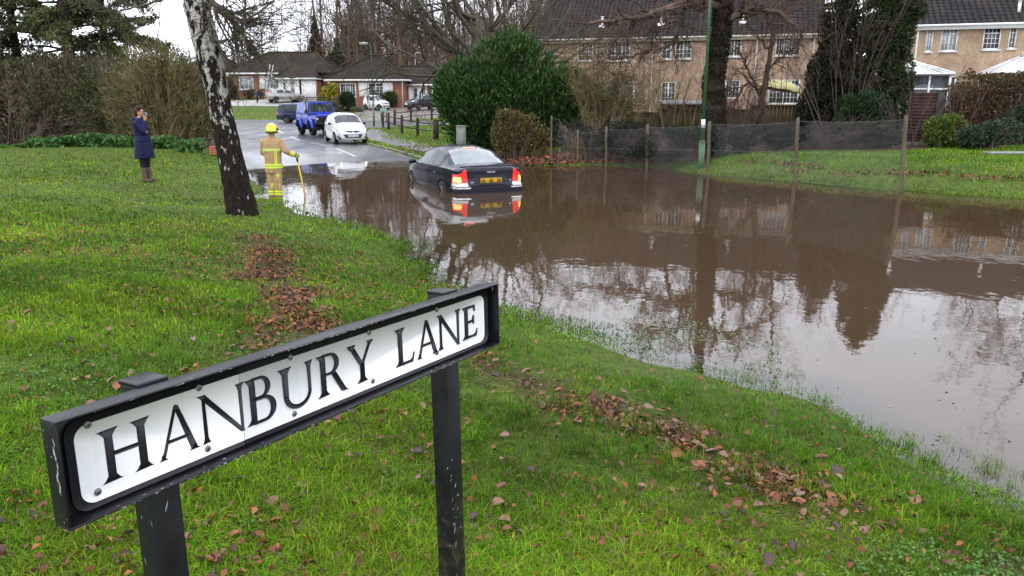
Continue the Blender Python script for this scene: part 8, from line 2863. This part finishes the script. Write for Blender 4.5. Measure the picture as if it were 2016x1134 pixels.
def plate_white():
    m, nt, b = new_mat("plate_white")
    v = coord(nt, 'Object')
    sp = nt.nodes.new('ShaderNodeSeparateXYZ')
    L(nt, v, sp.inputs[0])
    f = noise(nt, v, 6, 5, .65)
    grime = nt.nodes.new('ShaderNodeMapRange')
    grime.inputs['From Min'].default_value = zb_ + .030
    grime.inputs['From Max'].default_value = zb_ + .068
    grime.inputs['To Max'].default_value = .25
    L(nt, sp.outputs['Z'], grime.inputs['Value'])
    g_ = mth(nt, 'MULTIPLY', grime.outputs['Result'], ramp(nt, f, [(.3, .25), (.7, 1.)]))
    c = mixc(nt, g_, ramp(nt, f, [(.3, (.76, .77, .785)), (.7, (.80, .805, .81))]), (.50, .49, .45))
    sp2 = ramp(nt, noise(nt, v, 70, 3, .6), [(.74, 0.), (.77, .7)])
    c = mixc(nt, sp2, c, (.30, .28, .24))
    drip = ramp(nt, noise(nt, coord(nt, 'Object', (1, 1, .06)), 48, 4, .6), [(.60, 0.), (.78, .22)])
    c = mixc(nt, drip, c, (.42, .42, .36))
    L(nt, c, b.inputs['Base Color'])
    b.inputs['Roughness'].default_value = .5
    b.inputs['Specular IOR Level'].default_value = .1
    return m
WP = plate_white()
wmb_ = MB()
WY = PY - .0006
rr4 = round_rect(-.6390, .6440, zb_ - .0815, zb_ + .0680, .026)
lf = [p for p in rr4 if p[0] < -.30]
wmb_.prism(lf + [(-.2869, zb_ - .0815), (-.2869, zb_ + .0680)], WY, PY + .0002)
top = [p for p in rr4 if p[0] > 0 and p[1] > zb_]
bot = [p for p in rr4 if p[0] > 0 and p[1] <= zb_]
wmb_.prism(top + [(-.2857, zb_ + .0680), (-.2857, zb_ - .0815)] + bot, WY, PY + .0002)
wmb_.build("white_panel", WP, plate)
# lettering drawn as raised strokes with flared serifs
let = MB()
LETTER = simple("sign_lettering", (.010, .010, .013), (.016, .016, .020), 30, .35)
ly = [WY]
def lp_(pts):
    ly[0] -= .00003
    let.prism([(x / 1000, zb_ + z / 1000) for x, z in pts], ly[0] - .0006, WY + .0001)
def stem(x, z0, z1, w, top=True, bot=True, sw=None, tl=1., tr=1., bl=1., br=1.):
    h = w / 2
    s = sw or w * .62 + 4.5
    P = []
    if bot:
        P += [(x - h - s * bl, z0), (x + h + s * br, z0 + 1.5 * (br > 0)), (x + h + s * br * .55, z0 + 4.2), (x + h + .8, z0 + 13)]
    else:
        P += [(x - h, z0), (x + h, z0)]
    if top:
        P += [(x + h + .8, z1 - 13), (x + h + s * tr * .55, z1 - 4.2), (x + h + s * tr, z1 + 1.5 * (tr > 0)), (x - h - s * tl, z1), (x - h - s * tl * .55, z1 - 4.2), (x - h - .8, z1 - 13)]
    else:
        P += [(x + h, z1), (x - h, z1)]
    if bot:
        P += [(x - h - .8, z0 + 13), (x - h - s * bl * .55, z0 + 4.2)]
    lp_(P)
def diag(x0, z0, x1, z1, w0, w1=None):
    w1 = w1 or w0
    lp_([(x0 - w0 / 2, z0), (x1 - w1 / 2, z1), (x1 + w1 / 2, z1), (x0 + w0 / 2, z0)])
def hbar(x0, x1, z, t):
    lp_([(x0, z - t / 2), (x1, z - t / 2), (x1, z + t / 2), (x0, z + t / 2)])
def foot(x, z, l, r_):
    lp_([(x - l, z), (x + r_, z), (x + r_ * .45, z + 4.2), (x + 2, z + 12), (x - 2, z + 12), (x - l * .45, z + 4.2)])
def bowl(x0, z0, z1, x1, tv, th):
    """D-shaped bowl open to the stem on the left"""
    zc, ro = (z0 + z1) / 2, (z1 - z0) / 2
    rx = min(ro * 1.08, x1 - x0)
    k = 16
    O = [(x1 - rx + rx * math.cos(a), zc + ro * math.sin(a)) for a in np.linspace(-math.pi / 2, math.pi / 2, k)]
    I = [(x1 - rx + (rx - tv) * math.cos(a), zc + (ro - th) * math.sin(a)) for a in np.linspace(-math.pi / 2, math.pi / 2, k)]
    for i in range(k - 1):
        lp_([O[i], O[i + 1], I[i + 1], I[i]])
    hbar(x0, x1 - rx + .5, z1 - th / 2, th)
    hbar(x0, x1 - rx + .5, z0 + th / 2, th)
def arm_up(x0, x1, z, t, h):
    """lower arm of L and E, flicking up at its end"""
    lp_([(x0, z), (x1 - 7, z), (x1, z + h), (x1 - 2.5, z + h), (x1 - 9, z + t + 3.5), (x1 - 18, z + t), (x0, z + t)])
Zb, Zt = -56, 46
stem(-579, Zb, Zt - 1, 14.5); stem(-516, Zb, Zt - 2, 14.5); hbar(-573, -522, -3, 8.5)
def letter_A(xl, xa, xr, zb):
    diag(xl + 5, zb, xa - 1, 47, 7.5, 7); diag(xr - 6, zb, xa, 47, 15.5, 10)
    lp_([(xa - 6, 40), (xa + 6, 40), (xa + 1.5, 49), (xa - 2.5, 49)])
    foot(xl + 5, zb, 9, 11); foot(xr - 6, zb, 14, 13)
    t = (-22 - zb) / (47 - zb)
    hbar(xl + 5 + (xa - xl - 5) * t, xr - 6 + (xa - xr + 6) * t, -22, 7)
letter_A(-482, -440, -400, Zb)
def letter_N(xl, xr, zb):
    stem(xl + 7, zb, 44, 7.5, top=False, sw=7); diag(xl + 4, 48, xr - 3, zb - 3, 17, 12)
    lp_([(xl - 9, 49), (xl + 13, 49), (xl + 9, 40), (xl + 1, 43)])
    stem(xr - 4, zb - 2, 48, 7.5, bot=False, sw=8)
letter_N(-385, -284, -56)
stem(-256, Zb, 48, 14, tr=0., br=0.); bowl(-256, -2, 49.5, -206, 14, 6.5); bowl(-256, -57, 3, -194, 15, 7)
# U
stem(-164, -22, 46, 14, bot=False); stem(-92, -20, 46, 8, bot=False, sw=8)
k = 14
for i in range(k - 1):
    a0, a1 = math.pi + math.pi * i / (k - 1), math.pi + math.pi * (i + 1) / (k - 1)
    def up(a, q):
        f = (a - math.pi) / math.pi
        if q:
            return (-129.5 + 41.5 * math.cos(a), -21 + 36.5 * math.sin(a))
        return (-127 + 30.8 * math.cos(a) + 0, -21 + 27 * math.sin(a))
    lp_([up(a0, 1), up(a1, 1), up(a1, 0), up(a0, 0)])
# R
stem(-48, Zb, 47, 14, tr=0.); bowl(-48, -6, 48.5, 5, 14, 6.5)
lp_([(-22, -3), (-7, -3), (24, -53), (33, -59), (14, -59), (8, -55)])
# Y
diag(84.5, -10, 50, 44, 14, 14.5); diag(87, -10, 118, 44, 8, 8); stem(86, -57, -6, 14, top=False)
lp_([(36, 47), (65, 47), (60, 41.5), (56, 36), (42, 36), (42, 41.5)]); lp_([(106, 47), (130, 47), (124, 41.5), (119, 36), (113, 36), (112, 41.5)])
stem(236, Zb + 1, 48, 14.5, br=0.); arm_up(236, 294, -55.5, 7.5, 27)
letter_A(311, 351, 396, -57)
letter_N(409, 505, -56)
stem(544, -54, 46, 14, tr=0., br=0.); arm_up(544, 602, -53.5, 7, 22)
lp_([(544, 46.5), (590, 46.5), (590, 26), (587, 26), (581, 37), (572, 39.5), (544, 39.5)])
lp_([(544, -6), (575, -6), (581, -13), (584, -13), (584, 15), (581, 15), (575, 1), (544, 1)])
let.build("lettering", LETTER, plate)
ZINC, RECESS = simple("weathered_zinc", (.20, .19, .17), (.12, .115, .10), 90, .55, .4), simple("screw_recess", (.02, .02, .02), None, 5, .6)
for x, z in [(-612, 66), (-610, -64), (-384, 67), (-378, -67), (-143, 68), (-144, -68), (119, 66), (123, -66), (403, 68), (396, -60)]:
    sc_ = MB()
    sc_.lathe([(.0, .0030), (.0035, .0030), (.0038, .0026), (.0062, .0022), (.0070, .0006), (.0070, -.001)], (x / 1000, WY, zb_ + z / 1000), 16, 'y')
    sc_.lathe([(.0, .0034), (.0020, .0033), (.0022, .0029)], (x / 1000, WY, zb_ + z / 1000), 10, 'y', mi=1)
    sc_.build("screw", [ZINC, RECESS], plate, smooth=True)
# posts with flat caps behind the frame
for x in (-.470, .493):
    w = .063
    p = MB()
    yc = DEP + w / 2 + .002
    p.bbox((x, yc, (zb_ + .098 - .18) / 2), (w, w, zb_ + .098 + .18), .004)
    n_c = 0
    for _ in range(20 if x > 0 else 5):
        z = r.normal(.36, .15) if x > 0 else r.uniform(.5, .9)
        side = r.uniform() < .7
        fr_, keep_ = p, fr_
        if side:
            chip((x - w / 2 + w * abs(r.normal()) * .25, yc - w / 2, z), (.3, 0, 1), (1, 0, -.3), (0, -1, 0), r.uniform(.003, .016), r.uniform(.001, .0035))
        else:
            chip((x - w / 2, yc - w / 2 + r.uniform(.005, .05), z), (0, .3, 1), (0, 1, -.3), (-1, 0, 0), r.uniform(.003, .014), r.uniform(.001, .003))
        fr_ = keep_
    po = p.build("post", [BP, simple("post_scuffs", (.30, .24, .18), (.40, .36, .30), 40, .7) if x > 0 else CHIP], sign)
    c = MB()
    c.bbox((x, yc, zb_ + .101), (w + .003, w + .003, .010), .003)
    c.build("post_cap", BP, po)
